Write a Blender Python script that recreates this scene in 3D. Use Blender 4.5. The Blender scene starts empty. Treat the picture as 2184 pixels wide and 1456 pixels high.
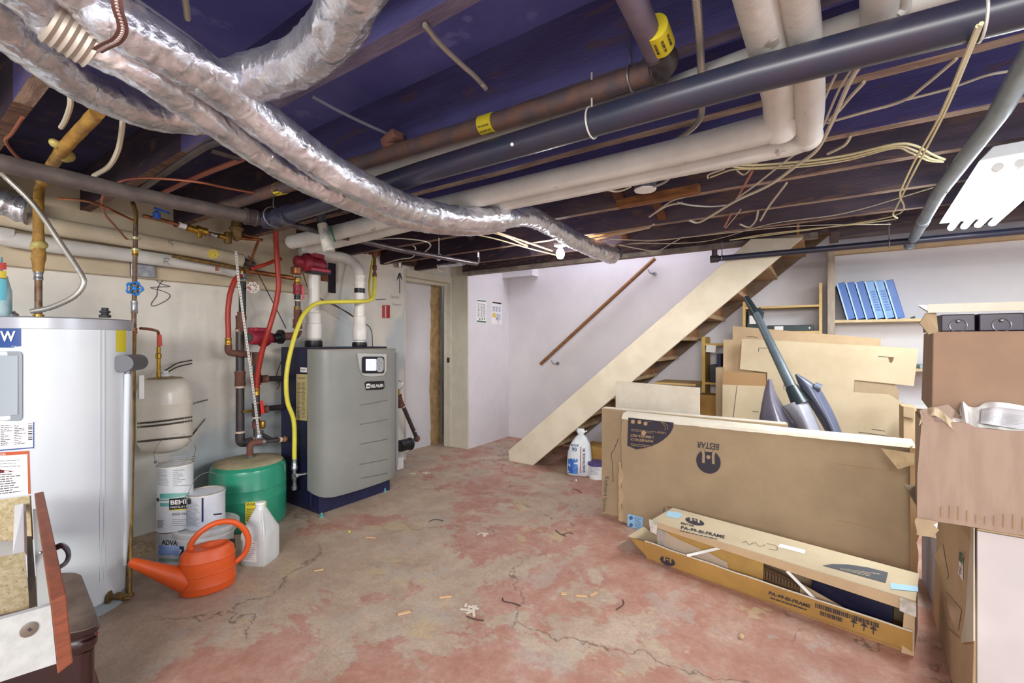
import bpy, bmesh, math, random
from mathutils import Vector, Matrix, noise
random.seed(7)
S = bpy.context.scene
COL = S.collection
V = Vector
# ---------------------------------------------------------------- camera
FPX = 960.0; EYE = 1.3; YAW = math.radians(34.2)
cd = bpy.data.cameras.new('camera'); cd.sensor_width = 36; cd.lens = FPX/2184*36; cd.clip_start = 0.02
cam = bpy.data.objects.new('camera', cd); COL.objects.link(cam)
cam.location = (0, 0, EYE); cam.rotation_euler = (math.pi/2, 0, YAW); S.camera = cam
# ---------------------------------------------------------------- view, world
S.view_settings.view_transform = 'Standard'; S.view_settings.look = 'None'
S.view_settings.gamma = 1; S.view_settings.exposure = 1.03
w = bpy.data.worlds.new('world'); S.world = w; w.use_nodes = True
w.node_tree.nodes['Background'].inputs[0].default_value = (0.93, 0.95, 1.0, 1)
w.node_tree.nodes['Background'].inputs[1].default_value = 0.62
def light(name, kind, loc, energy, color=(1, 1, 1), size=.1, rot=(0, 0, 0), size_y=None):
    l = bpy.data.lights.new(name, kind); l.energy = energy; l.color = color
    if kind == 'AREA':
        l.size = size
        if size_y: l.shape = 'RECTANGLE'; l.size_y = size_y
    else: l.shadow_soft_size = size
    o = bpy.data.objects.new(name, l); COL.objects.link(o); o.location = loc; o.rotation_euler = rot
    return o
# added fill lights, unseen, behind and to the right of the camera
light('room_fill', 'AREA', (0.5, -2.2, 2.0), 105, (1, .97, .92), 2.6, (math.radians(62), 0, math.radians(18)), .8)
light('room_fill', 'AREA', (2.9, 1.4, 1.9), 36, (.93, .97, 1), 1.6, (math.radians(68), 0, math.radians(80)), .9)
light('stairwell_light', 'AREA', (-1.9, 4.62, 2.95), 12, (.86, .86, 1), 1.8, (0, 0, 0), .6)
# ---------------------------------------------------------------- geometry helpers
FW = V((-math.sin(YAW), math.cos(YAW), 0)); RT = V((math.cos(YAW), math.sin(YAW), 0))
EYEP = V((0, 0, EYE))
def ray(px, py): return FW + RT*((px-1092)/FPX) + V((0, 0, (728-py)/FPX))
def at(px, py, X=None, Y=None, Z=None, d=None):
    r = ray(px, py)
    if X is not None: d = X/r.x
    elif Y is not None: d = Y/r.y
    elif Z is not None: d = (Z-EYE)/r.z
    return EYEP + r*d
def pts_at(lst, **k): return [at(p[0], p[1], **(k if len(p) < 3 else {kk: p[2] for kk in k})) for p in lst]
class Plane:
    """a surface in the room that print and labels lie on"""
    def __init__(s, o, n, x=None):
        s.o = V(o); s.n = V(n).normalized()
        if s.n.dot(EYEP - s.o) < 0: s.n = -s.n
        s.x = V(x).normalized() if x is not None else V((0, 0, 1)).cross(s.n).normalized()
        s.x = (s.x - s.n*s.x.dot(s.n)).normalized(); s.y = s.n.cross(s.x)
    def px(s, px, py, h=0.0):
        r = ray(px, py); t = (s.o - EYEP).dot(s.n)/r.dot(s.n)
        return EYEP + r*t + s.n*h
    def uv(s, u, v, h=0.0): return s.o + s.x*u + s.y*v + s.n*h
def vert_plane(a, b):
    a = V(a); b = V(b); d = b-a; return Plane(a, V((d.y, -d.x, 0)), V((d.x, d.y, 0)))
def sm(pts, n=6):
    """catmull-rom through the points"""
    pts = [V(p) for p in pts]
    if len(pts) < 3: return pts
    P = [pts[0]*2-pts[1]] + pts + [pts[-1]*2-pts[-2]]; out = []
    for i in range(1, len(P)-2):
        for k in range(n):
            t = k/n; a, b, c, d = P[i-1], P[i], P[i+1], P[i+2]
            out.append(.5*((2*b)+(c-a)*t+(2*a-5*b+4*c-d)*t*t+(3*b-a-3*c+d)*t*t*t))
    out.append(pts[-1]); return out
def bez_corner(pts, r, n=5):
    """polyline with rounded corners"""
    pts = [V(p) for p in pts]; out = [pts[0]]
    for i in range(1, len(pts)-1):
        a, b, c = pts[i-1], pts[i], pts[i+1]
        ra = min(r, (a-b).length*.45, (c-b).length*.45)
        p = b+(a-b).normalized()*ra; q = b+(c-b).normalized()*ra
        for k in range(n+1):
            t = k/n; out.append(p*(1-t)**2+b*2*t*(1-t)+q*t*t)
    out.append(pts[-1]); return out
def sub(pts, step):
    out = []
    for a, b in zip(pts, pts[1:]):
        n = max(1, int((b-a).length/step))
        out += [a.lerp(b, k/n) for k in range(n)]
    return out+[pts[-1]]
def ext(pts, L, last=True):
    """carry a run on past its end in a straight line"""
    pts = list(pts)
    if last: d = pts[-1]-pts[-2]; d.z = 0; return pts+[pts[-1]+d.normalized()*L]
    d = pts[0]-pts[1]; d.z = 0; return [pts[0]+d.normalized()*L]+pts
ROOT = {}
class MB:
    def __init__(s): s.b = bmesh.new()
    def face(s, pts):
        vs = [s.b.verts.new(p) for p in pts]
        try: return s.b.faces.new(vs)
        except Exception: return None
    def box(s, a, b):
        x0, y0, z0 = [min(a[i], b[i]) for i in range(3)]; x1, y1, z1 = [max(a[i], b[i]) for i in range(3)]
        return s.hexa([(x0,y0,z0),(x1,y0,z0),(x1,y1,z0),(x0,y1,z0)], [(x0,y0,z1),(x1,y0,z1),(x1,y1,z1),(x0,y1,z1)])
    def hexa(s, lo, hi):
        a = [s.b.verts.new(p) for p in lo]; c = [s.b.verts.new(p) for p in hi]; n = len(a)
        s.b.faces.new(a[::-1]); s.b.faces.new(c)
        for i in range(n): s.b.faces.new((a[i], a[(i+1) % n], c[(i+1) % n], c[i]))
        return s
    def prism(s, pts, vec):
        pts = [V(p) for p in pts]; vec = V(vec); return s.hexa(pts, [p+vec for p in pts])
    def bar(s, p, q, wd, ht, up=(0, 0, 1)):
        p = V(p); q = V(q); d = (q-p).normalized(); u = V(up); sd = d.cross(u)
        if sd.length < 1e-4: sd = d.cross(V((1, 0, 0)))
        sd.normalize(); u = sd.cross(d).normalized()
        c = [sd*wd/2+u*ht/2, sd*-wd/2+u*ht/2, sd*-wd/2-u*ht/2, sd*wd/2-u*ht/2]
        return s.hexa([p+k for k in c], [q+k for k in c])
    def tube(s, pts, r, seg=10, rad=None, caps=True, flat=1.0):
        pts = [V(p) for p in pts]; n = len(pts); rings = []
        t0 = (pts[1]-pts[0]).normalized(); up = V((0, 0, 1)) if abs(t0.z) < .9 else V((1, 0, 0))
        u = t0.cross(up).normalized()
        for i, p in enumerate(pts):
            t = (pts[min(i+1, n-1)]-pts[max(i-1, 0)])
            if t.length < 1e-7: t = t0
            t.normalize(); u = (u-t*u.dot(t))
            if u.length < 1e-5: u = t.orthogonal()
            u.normalize(); v = t.cross(u)
            ring = []
            for k in range(seg):
                a = 2*math.pi*k/seg
                rr = (rad(i, k, p) if callable(rad) else (rad[i] if rad else r))
                ring.append(s.b.verts.new(p+u*math.cos(a)*rr+v*math.sin(a)*rr*flat))
            rings.append(ring)
        for a, b in zip(rings, rings[1:]):
            for k in range(seg): s.b.faces.new((a[k], a[(k+1) % seg], b[(k+1) % seg], b[k]))
        if caps: s.b.faces.new(rings[0][::-1]); s.b.faces.new(rings[-1])
        return s
    def cyl(s, p, q, r, seg=20, r2=None):
        return s.tube([p, q], r, seg, rad=[r, r if r2 is None else r2])
    def lathe(s, prof, o=(0, 0, 0), seg=32, axis=None, closed=True, sx=1, sy=1):
        """prof: list of (radius, height)"""
        o = V(o); ax = V(axis).normalized() if axis is not None else V((0, 0, 1))
        q = V((0, 0, 1)).rotation_difference(ax); rings = []
        for r, h in prof:
            if r < 1e-5: rings.append([s.b.verts.new(o+q @ V((0, 0, h)))])
            else: rings.append([s.b.verts.new(o+q @ V((math.cos(2*math.pi*k/seg)*r*sx, math.sin(2*math.pi*k/seg)*r*sy, h))) for k in range(seg)])
        for a, b in zip(rings, rings[1:]):
            if len(a) == 1 and len(b) == 1: continue
            for k in range(seg):
                k2 = (k+1) % seg
                if len(a) == 1: s.b.faces.new((a[0], b[k2], b[k]))
                elif len(b) == 1: s.b.faces.new((a[k], a[k2], b[0]))
                else: s.b.faces.new((a[k], a[k2], b[k2], b[k]))
        if closed:
            if len(rings[0]) > 1: s.b.faces.new(rings[0][::-1])
            if len(rings[-1]) > 1: s.b.faces.new(rings[-1])
        return s
    def ball(s, c, r, seg=16, sz=1.0):
        n = seg//2
        return s.lathe([(math.sin(math.pi*i/n)*r, -math.cos(math.pi*i/n)*r*sz) for i in range(n+1)], c, seg, closed=False)
    def torus(s, c, R, r, axis=(0, 0, 1), seg=24, ts=8, a0=0, a1=2*math.pi):
        q = V((0, 0, 1)).rotation_difference(V(axis).normalized()); c = V(c)
        full = abs(a1-a0-2*math.pi) < 1e-6
        pts = [c+q @ V((math.cos(a0+(a1-a0)*k/seg)*R, math.sin(a0+(a1-a0)*k/seg)*R, 0)) for k in range(seg+1)]
        return s.tube(pts, r, ts, caps=not full)
    def sheet(s, grid, th=0.0, n=None):
        """grid: rows of points; th extrudes along n"""
        R = [[s.b.verts.new(p) for p in row] for row in grid]
        for a, b in zip(R, R[1:]):
            for k in range(len(a)-1): s.b.faces.new((a[k], a[k+1], b[k+1], b[k]))
        if th:
            off = V(n)*th
            Q = [[s.b.verts.new(V(p)+off) for p in row] for row in grid]
            for a, b in zip(Q, Q[1:]):
                for k in range(len(a)-1): s.b.faces.new((a[k+1], a[k], b[k], b[k+1]))
            def rim(x, y):
                for k in range(len(x)-1):
                    s.b.faces.new((x[k+1], x[k], y[k], y[k+1]))
            rim(R[0], Q[0]); rim(R[-1][::-1], Q[-1][::-1])
            rim([r[0] for r in R][::-1], [r[0] for r in Q][::-1]); rim([r[-1] for r in R], [r[-1] for r in Q])
        return s
    def obj(s, name, m, parent=None, smooth=None, bevel=0, **tags):
        me = bpy.data.meshes.new(name)
        bmesh.ops.recalc_face_normals(s.b, faces=s.b.faces)
        if parent is None:
            xs = [v.co for v in s.b.verts]
            L = V(((min(v.x for v in xs)+max(v.x for v in xs))/2, (min(v.y for v in xs)+max(v.y for v in xs))/2, min(v.z for v in xs)))
        else: L = ROOT[parent.name]
        if tags.pop('local', False): L = V((0, 0, 0))
        elif L.length: bmesh.ops.translate(s.b, verts=s.b.verts, vec=-L)
        s.b.to_mesh(me); s.b.free()
        o = bpy.data.objects.new(name, me); COL.objects.link(o)
        if parent is None: o.location = L
        else: o.parent = parent
        ROOT[o.name] = L if parent is not None else L
        me.materials.append(m)
        if smooth is not False:
            for p in me.polygons: p.use_smooth = True
            try: me.set_sharp_from_angle(angle=math.radians(smooth or 38))
            except Exception: pass
        if bevel:
            b = o.modifiers.new('bevel', 'BEVEL'); b.width = bevel; b.segments = 2; b.limit_method = 'ANGLE'; b.angle_limit = math.radians(40)
        for k, v in tags.items(): o[k] = v
        return o
def thing(name, loc, label, category, group=None, rotz=0):
    o = bpy.data.objects.new(name, None); COL.objects.link(o); o.location = loc; o.empty_display_size = .05
    o.rotation_euler = (0, 0, rotz)
    o['label'] = label; o['category'] = category
    if group: o['group'] = group
    ROOT[o.name] = V(loc); return o
def dup(root, loc, label=None):
    r = root.copy(); COL.objects.link(r); r.location = loc
    if label: r['label'] = label
    for ch in list(root.children):
        c = ch.copy(); COL.objects.link(c); c.parent = r
        for g in ch.children:
            d = g.copy(); COL.objects.link(d); d.parent = c
    return r
def text(s, string, pl_o, xd, yd, size, name, m, parent, h=.0006, align='LEFT', bold=0.0, sx=1.0, curve=None, **tags):
    """string as a thin mesh; xd reading direction, yd up direction of the letters"""
    c = bpy.data.curves.new('t', 'FONT'); c.body = string; c.size = size; c.align_x = align; c.align_y = 'CENTER'
    c.extrude = .0003; c.offset = bold; c.resolution_u = 2
    o = bpy.data.objects.new('t', c); COL.objects.link(o)
    dg = bpy.context.evaluated_depsgraph_get(); me = bpy.data.meshes.new_from_object(o.evaluated_get(dg))
    bpy.data.objects.remove(o); b = MB(); b.b.from_mesh(me); bpy.data.meshes.remove(me)
    xd = V(xd).normalized(); yd = V(yd).normalized(); nd = xd.cross(yd).normalized(); O = V(pl_o)
    for v in b.b.verts:
        x, y, z = v.co
        v.co = curve(x*sx, y, z+h) if curve else O+xd*x*sx+yd*y+nd*(z+h)
    return b.obj(name, m, parent, smooth=False, **tags)
def cylc(xl, xr, d=None, yb=None, zb=0.0):
    """axis position and radius of an upright cylinder seen between two columns of the view"""
    a = ray(xl, 728); b = ray(xr, 728); ua = V((a.x, a.y)).normalized(); ub = V((b.x, b.y)).normalized()
    half = ua.angle(ub)/2; u = (ua+ub).normalized(); fwd = u.x*FW.x+u.y*FW.y
    if yb is not None:
        df = (EYE-zb)*FPX/(yb-728); dist = (df/fwd)/(1-math.sin(half))
    else: dist = d/fwd
    return V((u.x*dist, u.y*dist, zb)), dist*math.sin(half)
def zat(px, py, p):
    """height seen at row py for a point standing over p"""
    d = p[0]*FW.x+p[1]*FW.y; return EYE+(728-py)/FPX*d
def uv_of(p):
    d = p[0]*FW.x+p[1]*FW.y; return (1092+FPX*(p[0]*RT.x+p[1]*RT.y)/d, 728-FPX*(p[2]-EYE)/d)
# ---------------------------------------------------------------- materials
def lin(h):
    h = h.lstrip('#'); o = []
    for i in (0, 2, 4):
        c = int(h[i:i+2], 16)/255; o.append(c/12.92 if c <= .04045 else ((c+.055)/1.055)**2.4)
    return (*o, 1)
MATS = {}
def mat(name, c1, rough=.6, metal=0, c2=None, scale=8, bump=0, bscale=40, stretch=None, c3=None, c3_t=.62, trans=0, ior=1.45, coat=0, spec=.5, alpha=1, detail=4, lo=.4, hi=.6, s3=None):
    if name in MATS: return MATS[name]
    m = bpy.data.materials.new(name); m.use_nodes = True; nt = m.node_tree; N = nt.nodes; L = nt.links
    b = N['Principled BSDF']; b.inputs['Base Color'].default_value = lin(c1); b.inputs['Roughness'].default_value = rough
    b.inputs['Metallic'].default_value = metal; b.inputs['Transmission Weight'].default_value = trans; b.inputs['IOR'].default_value = ior
    b.inputs['Coat Weight'].default_value = coat; b.inputs['Alpha'].default_value = alpha; b.inputs['Specular IOR Level'].default_value = spec
    tc = N.new('ShaderNodeTexCoord'); mp = N.new('ShaderNodeMapping'); L.new(tc.outputs['Object'], mp.inputs[0])
    if stretch: mp.inputs['Scale'].default_value = stretch
    if c2:
        n = N.new('ShaderNodeTexNoise'); n.inputs['Scale'].default_value = scale; n.inputs['Detail'].default_value = detail; n.inputs['Roughness'].default_value = .6
        L.new(mp.outputs[0], n.inputs[0])
        r = N.new('ShaderNodeValToRGB'); r.color_ramp.elements[0].position = lo; r.color_ramp.elements[1].position = hi
        r.color_ramp.elements[0].color = lin(c1); r.color_ramp.elements[1].color = lin(c2); L.new(n.outputs[0], r.inputs[0])
        out = r.outputs[0]
        if c3:
            n2 = N.new('ShaderNodeTexNoise'); n2.inputs['Scale'].default_value = s3 or scale*3.1; n2.inputs['Detail'].default_value = 6
            L.new(mp.outputs[0], n2.inputs[0])
            r2 = N.new('ShaderNodeValToRGB'); r2.color_ramp.elements[0].position = c3_t; r2.color_ramp.elements[1].position = c3_t+.06
            r2.color_ramp.elements[0].color = (0, 0, 0, 1); r2.color_ramp.elements[1].color = (1, 1, 1, 1); L.new(n2.outputs[0], r2.inputs[0])
            mx = N.new('ShaderNodeMix'); mx.data_type = 'RGBA'; L.new(r2.outputs[0], mx.inputs[0]); L.new(out, mx.inputs[6]); mx.inputs[7].default_value = lin(c3); out = mx.outputs[2]
        L.new(out, b.inputs['Base Color'])
    if bump:
        n = N.new('ShaderNodeTexNoise'); n.inputs['Scale'].default_value = bscale; n.inputs['Detail'].default_value = 5; L.new(mp.outputs[0], n.inputs[0])
        bp = N.new('ShaderNodeBump'); bp.inputs['Strength'].default_value = bump; bp.inputs['Distance'].default_value = .01
        L.new(n.outputs[0], bp.inputs['Height']); L.new(bp.outputs[0], b.inputs['Normal'])
    MATS[name] = m; return m
def emis(name, col, st):
    m = mat(name, '#ffffff'); b = m.node_tree.nodes['Principled BSDF']
    b.inputs['Emission Color'].default_value = lin(col); b.inputs['Emission Strength'].default_value = st; return m
M_wall = mat('wall_paint', '#d9d3c8', .75, c2='#c6c3bc', scale=1.6, c3='#b3b9bb', c3_t=.54, s3=1.2, bump=.12, bscale=30)
M_wallb = mat('wall_paint_clean', '#d8d4d6', .75, c2='#d2ced1', scale=2.5, bump=.05, bscale=60)
M_wallg = mat('wall_paint_grey', '#ccc8bb', .7, c2='#c3bfb1', scale=4)
M_joist = mat('old_joist_wood', '#4a3638', .85, c2='#30242e', scale=7, stretch=(.5, 5, 5), c3='#7a5a4a', c3_t=.6, bump=.4, bscale=50)
M_joist2 = mat('dusty_beam_wood', '#6e5f5c', .85, c2='#544a50', scale=6, stretch=(.5, 5, 5), bump=.3, bscale=50)
M_sub = mat('subfloor_boards', '#6668ac', .85, c2='#56589c', scale=2.2, c3='#7678b8', c3_t=.62, bump=.2, bscale=40)
M_card = mat('cardboard', '#bda280', .8, c2='#b59a79', scale=5, bump=.05, bscale=90)
M_cardd = mat('cardboard_brown', '#a18b6e', .8, c2='#998468', scale=5, bump=.05, bscale=90)
M_cardp = mat('cardboard_pink', '#9a8373', .8, c2='#927b6b', scale=5, bump=.05, bscale=90, stretch=(6, 6, 1))
M_cardl = mat('cardboard_light', '#b9a88b', .8, c2='#b2a083', scale=3, bump=.04, bscale=90)
M_cardw = mat('cardboard_white', '#cfc6b6', .75, c2='#c5baa8', scale=6)
M_carde = mat('cardboard_edge', '#9c7a55', .9)
M_cardo = mat('cardboard_ochre', '#ae8748', .8, c2='#a07a42', scale=5)
M_white = mat('white_paint', '#e6e6e4', .35, c2='#dcdfe2', scale=2)
M_appl = mat('white_enamel', '#d2d8dd', .28, c2='#ccd2d8', scale=1.5, coat=.2)
M_pvc = mat('white_pvc', '#dcd8d2', .35)
M_wrap = mat('pipe_wrap', '#d2d0cb', .7, c2='#c5c2bd', scale=5, c3='#998f86', c3_t=.68, bump=.25, bscale=25)
def foil_mat():
    m = mat('duct_foil', '#e4e5ec', .27, .84, c2='#c9c9d2', scale=14, detail=6); nt = m.node_tree; N = nt.nodes; L = nt.links; b = N['Principled BSDF']
    mp = N.get('Mapping'); hs_ = []
    for sc, ty, wt in ((9, 'RIDGED_MULTIFRACTAL', 1.0), (26, 'RIDGED_MULTIFRACTAL', .6), (80, 'FBM', .15)):
        n = N.new('ShaderNodeTexNoise'); n.noise_type = ty; n.inputs['Scale'].default_value = sc; n.inputs['Detail'].default_value = 4; n.inputs['Distortion'].default_value = .6; L.new(mp.outputs[0], n.inputs[0])
        x = N.new('ShaderNodeMath'); x.operation = 'MULTIPLY'; x.inputs[1].default_value = wt; L.new(n.outputs[0], x.inputs[0]); hs_.append(x.outputs[0])
    a = N.new('ShaderNodeMath'); L.new(hs_[0], a.inputs[0]); L.new(hs_[1], a.inputs[1]); c = N.new('ShaderNodeMath'); L.new(a.outputs[0], c.inputs[0]); L.new(hs_[2], c.inputs[1])
    bp = N.new('ShaderNodeBump'); bp.inputs['Strength'].default_value = .55; bp.inputs['Distance'].default_value = .02; L.new(c.outputs[0], bp.inputs['Height']); L.new(bp.outputs[0], b.inputs['Normal'])
    return m
M_foil = foil_mat()
M_abs = mat('abs_pipe', '#2a2f40', .35, c2='#332f40', scale=6, spec=.6)
M_iron = mat('rusty_iron', '#5c5156', .65, .2, c2='#75594e', scale=14, bump=.25, bscale=60)
M_iron2 = mat('black_iron', '#3f3b40', .45, .3, c2='#4e4542', scale=12)
M_rust = mat('rust_fitting', '#6d4638', .75, c2='#5b3c34', scale=20, bump=.3, bscale=70)
M_steel = mat('galvanised_steel', '#a4a5aa', .35, .8, c2='#86878d', scale=20)
M_bx = mat('armoured_cable', '#b9b6ae', .4, .7)
M_copper = mat('copper', '#a86a48', .4, .7, c2='#7c5034', scale=16)
M_brass = mat('brass', '#b8943e', .35, .8, c2='#94702e', scale=18)
M_olive = mat('old_brass_pipe', '#8f7440', .5, .6, c2='#6d5634', scale=9, stretch=(6, 6, 1.2))
M_red = mat('red_hose', '#9c2a1e', .42, c2='#8f261b', scale=6)
M_dred = mat('dark_red_cast', '#7c1f33', .45, c2='#8e2838', scale=9, bump=.15, bscale=50)
M_yel = mat('yellow_hose', '#d8cf48', .45, c2='#cfc448', scale=10)
M_yfoam = mat('yellow_foam', '#a98439', .6, c2='#8f6830', scale=12, bump=.6, bscale=30)
M_black = mat('black_plastic', '#17171c', .4)
M_ink = mat('dark_ink', '#34303a', .8)
M_blk2 = mat('boiler_black', '#191b30', .4, c2='#1d2040', scale=5)
M_grey = mat('boiler_grey', '#858580', .42, c2='#80817d', scale=3)
M_dust = mat('dust', '#a99a80', .95, c2='#9c8d74', scale=12)
M_cable = mat('white_cable', '#cbc2ad', .55)
M_cable2 = mat('cream_cable', '#cfc59a', .55)
M_paper = mat('paper', '#e8e6e2', .8)
M_blue = mat('blue_label', '#2a4a8c', .4)
M_yl = mat('yellow_label', '#d6c62c', .5)
M_oran = mat('orange_plastic', '#d4561f', .42, c2='#cc501c', scale=4)
M_wood = mat('handrail_wood', '#91653f', .5, c2='#7d5636', scale=7, stretch=(1, 1, 6))
M_pine = mat('pine_board', '#d2b277', .6, c2='#c6a367', scale=6, stretch=(1, 8, 8))
M_stairw = mat('stair_wood', '#84705e', .75, c2='#6c5644', scale=3)
M_str = mat('stringer_paint', '#ded3bd', .6, c2='#d4c8b2', scale=4)
M_green = mat('green_enamel', '#2a8b6e', .3, c2='#288468', scale=4, coat=.3)
M_cream = mat('cream_enamel', '#dcd5c9', .32, c2='#d5cdc0', scale=4, coat=.2)
M_chain = mat('chain_steel', '#4a4038', .5, .6)
def kind(o, k='structure'): o['kind'] = k; return o
# ---------------------------------------------------------------- floor
def floor_mat():
    m = bpy.data.materials.new('painted_concrete'); m.use_nodes = True; nt = m.node_tree; N = nt.nodes; L = nt.links
    b = N['Principled BSDF']; b.inputs['Roughness'].default_value = .62
    tc = N.new('ShaderNodeTexCoord')
    def noi(sc, det=6, rough=.6, dist=0.0, stretch=None):
        mp = N.new('ShaderNodeMapping'); L.new(tc.outputs['Object'], mp.inputs[0])
        if stretch: mp.inputs['Scale'].default_value = stretch
        n = N.new('ShaderNodeTexNoise'); n.inputs['Scale'].default_value = sc; n.inputs['Detail'].default_value = det
        n.inputs['Roughness'].default_value = rough; n.inputs['Distortion'].default_value = dist
        L.new(mp.outputs[0], n.inputs[0]); return n.outputs[0]
    def ramp(src, *stops):
        r = N.new('ShaderNodeValToRGB'); e = r.color_ramp.elements
        while len(e) < len(stops): e.new(.5)
        for el, (p, c) in zip(e, stops): el.position = p; el.color = lin(c) if isinstance(c, str) else (c, c, c, 1)
        L.new(src, r.inputs[0]); return r.outputs[0]
    def mix(f, a, c):
        x = N.new('ShaderNodeMix'); x.data_type = 'RGBA'; L.new(f, x.inputs[0])
        for s, i in ((a, 6), (c, 7)):
            if isinstance(s, str): x.inputs[i].default_value = lin(s)
            else: L.new(s, x.inputs[i])
        return x.outputs[2]
    def mth(op, a, c):
        x = N.new('ShaderNodeMath'); x.operation = op
        for s, i in ((a, 0), (c, 1)):
            if isinstance(s, (int, float)): x.inputs[i].default_value = s
            else: L.new(s, x.inputs[i])
        x.use_clamp = False; return x.outputs[0]
    red = ramp(noi(6, 9, .75), (.3, '#9a6656'), (.44, '#aa7a69'), (.54, '#b38a79'), (.66, '#bda192'))
    tan = ramp(noi(5, 9, .75), (.3, '#9b8876'), (.5, '#b39f89'), (.7, '#c6b5a0'))
    sep = N.new('ShaderNodeSeparateXYZ'); L.new(tc.outputs['Object'], sep.inputs[0])
    # more bare concrete towards the left wall (object x is negative there)
    grad = mth('ADD', mth('MULTIPLY', sep.outputs[0], -0.05), mth('MULTIPLY', sep.outputs[1], -0.04))
    patch = mth('ADD', noi(1.5, 12, .68, .3), grad)
    pm = ramp(patch, (.488, 0.0), (.508, .9))
    c = mix(pm, red, tan)
    yl = ramp(noi(1.7, 10, .66, .4, (1, 1.3, 1)), (.60, 0.0), (.615, .75))
    c = mix(yl, c, '#bda884')
    gr = ramp(noi(3.4, 10, .7, .3), (.57, 0.0), (.60, .5))
    c = mix(gr, c, '#b0a79c')
    wh = ramp(noi(11, 8, .75), (.66, 0.0), (.69, .75))
    c = mix(wh, c, '#cdbfae')
    fine = ramp(noi(70, 5, .8), (.42, .0), (.72, .5))
    c = mix(fine, c, '#8c7060')
    # hairline cracks
    mp = N.new('ShaderNodeMapping'); L.new(tc.outputs['Object'], mp.inputs[0])
    nz = N.new('ShaderNodeTexNoise'); nz.inputs['Scale'].default_value = 3.2; nz.inputs['Detail'].default_value = 10; nz.inputs['Roughness'].default_value = .62; L.new(mp.outputs[0], nz.inputs[0])
    va = N.new('ShaderNodeVectorMath'); va.operation = 'MULTIPLY_ADD'; va.inputs[1].default_value = (.5, .5, .5)
    L.new(nz.outputs[1], va.inputs[0]); L.new(mp.outputs[0], va.inputs[2])
    vo = N.new('ShaderNodeTexVoronoi'); vo.feature = 'DISTANCE_TO_EDGE'; vo.inputs['Scale'].default_value = .95; L.new(va.outputs[0], vo.inputs[0])
    cr = ramp(vo.outputs[0], (.0, .9), (.0065, .0))
    brk = ramp(noi(1.6, 4), (.44, 0.0), (.52, 1.0))
    c = mix(mth('MULTIPLY', cr, brk), c, '#5e463c')
    L.new(c, b.inputs['Base Color'])
    bp = N.new('ShaderNodeBump'); bp.inputs['Strength'].default_value = .25; bp.inputs['Distance'].default_value = .01
    L.new(mth('ADD', noi(22, 6, .7), mth('MULTIPLY', pm, -.6)), bp.inputs['Height']); L.new(bp.outputs[0], b.inputs['Normal'])
    return m
M_floor = floor_mat()
b = MB(); b.box((-5.6, -2.6, -.12), (3.6, 5.3, 0)); kind(b.obj('floor', M_floor, smooth=False))
# ---------------------------------------------------------------- walls
WX = -3.76; PX = -3.5; WB = 5.07
b = MB(); b.box((WX-.12, -2.6, 0), (WX, 3.45, 2.5)); b.box((WX-.12, 3.45, 2.10), (WX, 4.205, 2.5))
kind(b.obj('wall_left', M_wall, smooth=False))
b = MB(); b.box((WX-.12, 4.205, 0), (PX, WB, 2.9)); kind(b.obj('wall_left.001', M_wallb, smooth=False))
b = MB(); b.box((WX-.2, WB, 0), (3.6, WB+.15, 3.1)); kind(b.obj('wall_back', M_wallb, smooth=False))
b = MB(); b.box((-3.5, 4.92, 2.15), (-3.03, WB, 2.6)); kind(b.obj('wall_back.001', M_wallb, smooth=False))
# thick ledge band of older wall above the pipes on the left wall
b = MB(); b.box((WX, -2.6, 1.72), (WX+.05, 2.35, 2.3)); kind(b.obj('trim_1', mat('ledge_paint', '#c4b59c', .8, c2='#b7a88f', scale=3), smooth=False, bevel=.01))
# doorway: frame, inner room
M_fr = mat('door_frame_paint', '#c9c3b2', .55, c2='#c0baa8', scale=5)
b = MB(); b.box((WX-.13, 3.45, 2.02), (WX+.012, 4.205, 2.10)); b.box((WX-.10, 4.17, 0), (WX+.01, 4.205, 2.04)); b.box((WX-.12, 3.45, 1.985), (WX-.07, 4.17, 2.02)); b.box((WX-.09, 4.155, 0), (WX-.05, 4.17, 2.02))
b.box((WX-.12, 3.425, 0), (WX+.004, 3.45, 2.10))
kind(b.obj('trim_2', M_fr, smooth=False, bevel=.004))
b = MB(); b.box((PX-.258, 4.19, 0), (PX+.004, 4.21, 2.3)); kind(b.obj('trim_3', M_fr, smooth=False))
b = MB(); b.box((WX-1.3, 3.0, 0), (WX-.62, 3.05, 2.6)); b.box((-4.62, 2.6, 0), (-4.55, 5.1, 2.6)); kind(b.obj('wall_far', M_wallb, smooth=False))
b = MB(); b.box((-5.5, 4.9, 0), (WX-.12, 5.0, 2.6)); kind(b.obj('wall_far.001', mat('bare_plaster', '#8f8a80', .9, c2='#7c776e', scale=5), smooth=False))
# torn plaster edge inside the doorway
b = MB(); X0 = -4.02; prof = []
for i in range(40):
    z = i/39*2.05; prof.append((z, .03*noise.noise(V((z*2.2, 3, 0)))+.014*noise.noise(V((z*11, 1, 0)))))
yl = at(919, 800, X=X0).y; yr = at(937, 800, X=X0).y
grid = [[V((X0, yl+j*1.3, z)), V((X0+.012, yl+j*.8+.015, z)), V((X0+.006, yr+.01, z))] for z, j in prof]
b.sheet(grid, .03, (-1, 0, 0)); kind(b.obj('trim_4', mat('torn_plaster', '#a98c62', .95, c2='#8f7450', scale=12, bump=.8, bscale=40), smooth=60))
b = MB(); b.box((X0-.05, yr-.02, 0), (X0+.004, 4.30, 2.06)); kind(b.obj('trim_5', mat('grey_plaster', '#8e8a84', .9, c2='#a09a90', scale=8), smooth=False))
b = MB(); b.box((X0-.01, 3.0, 0), (X0-.06, yl+.01, 2.3)); kind(b.obj('wall_left.002', M_wallb, smooth=False))
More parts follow.
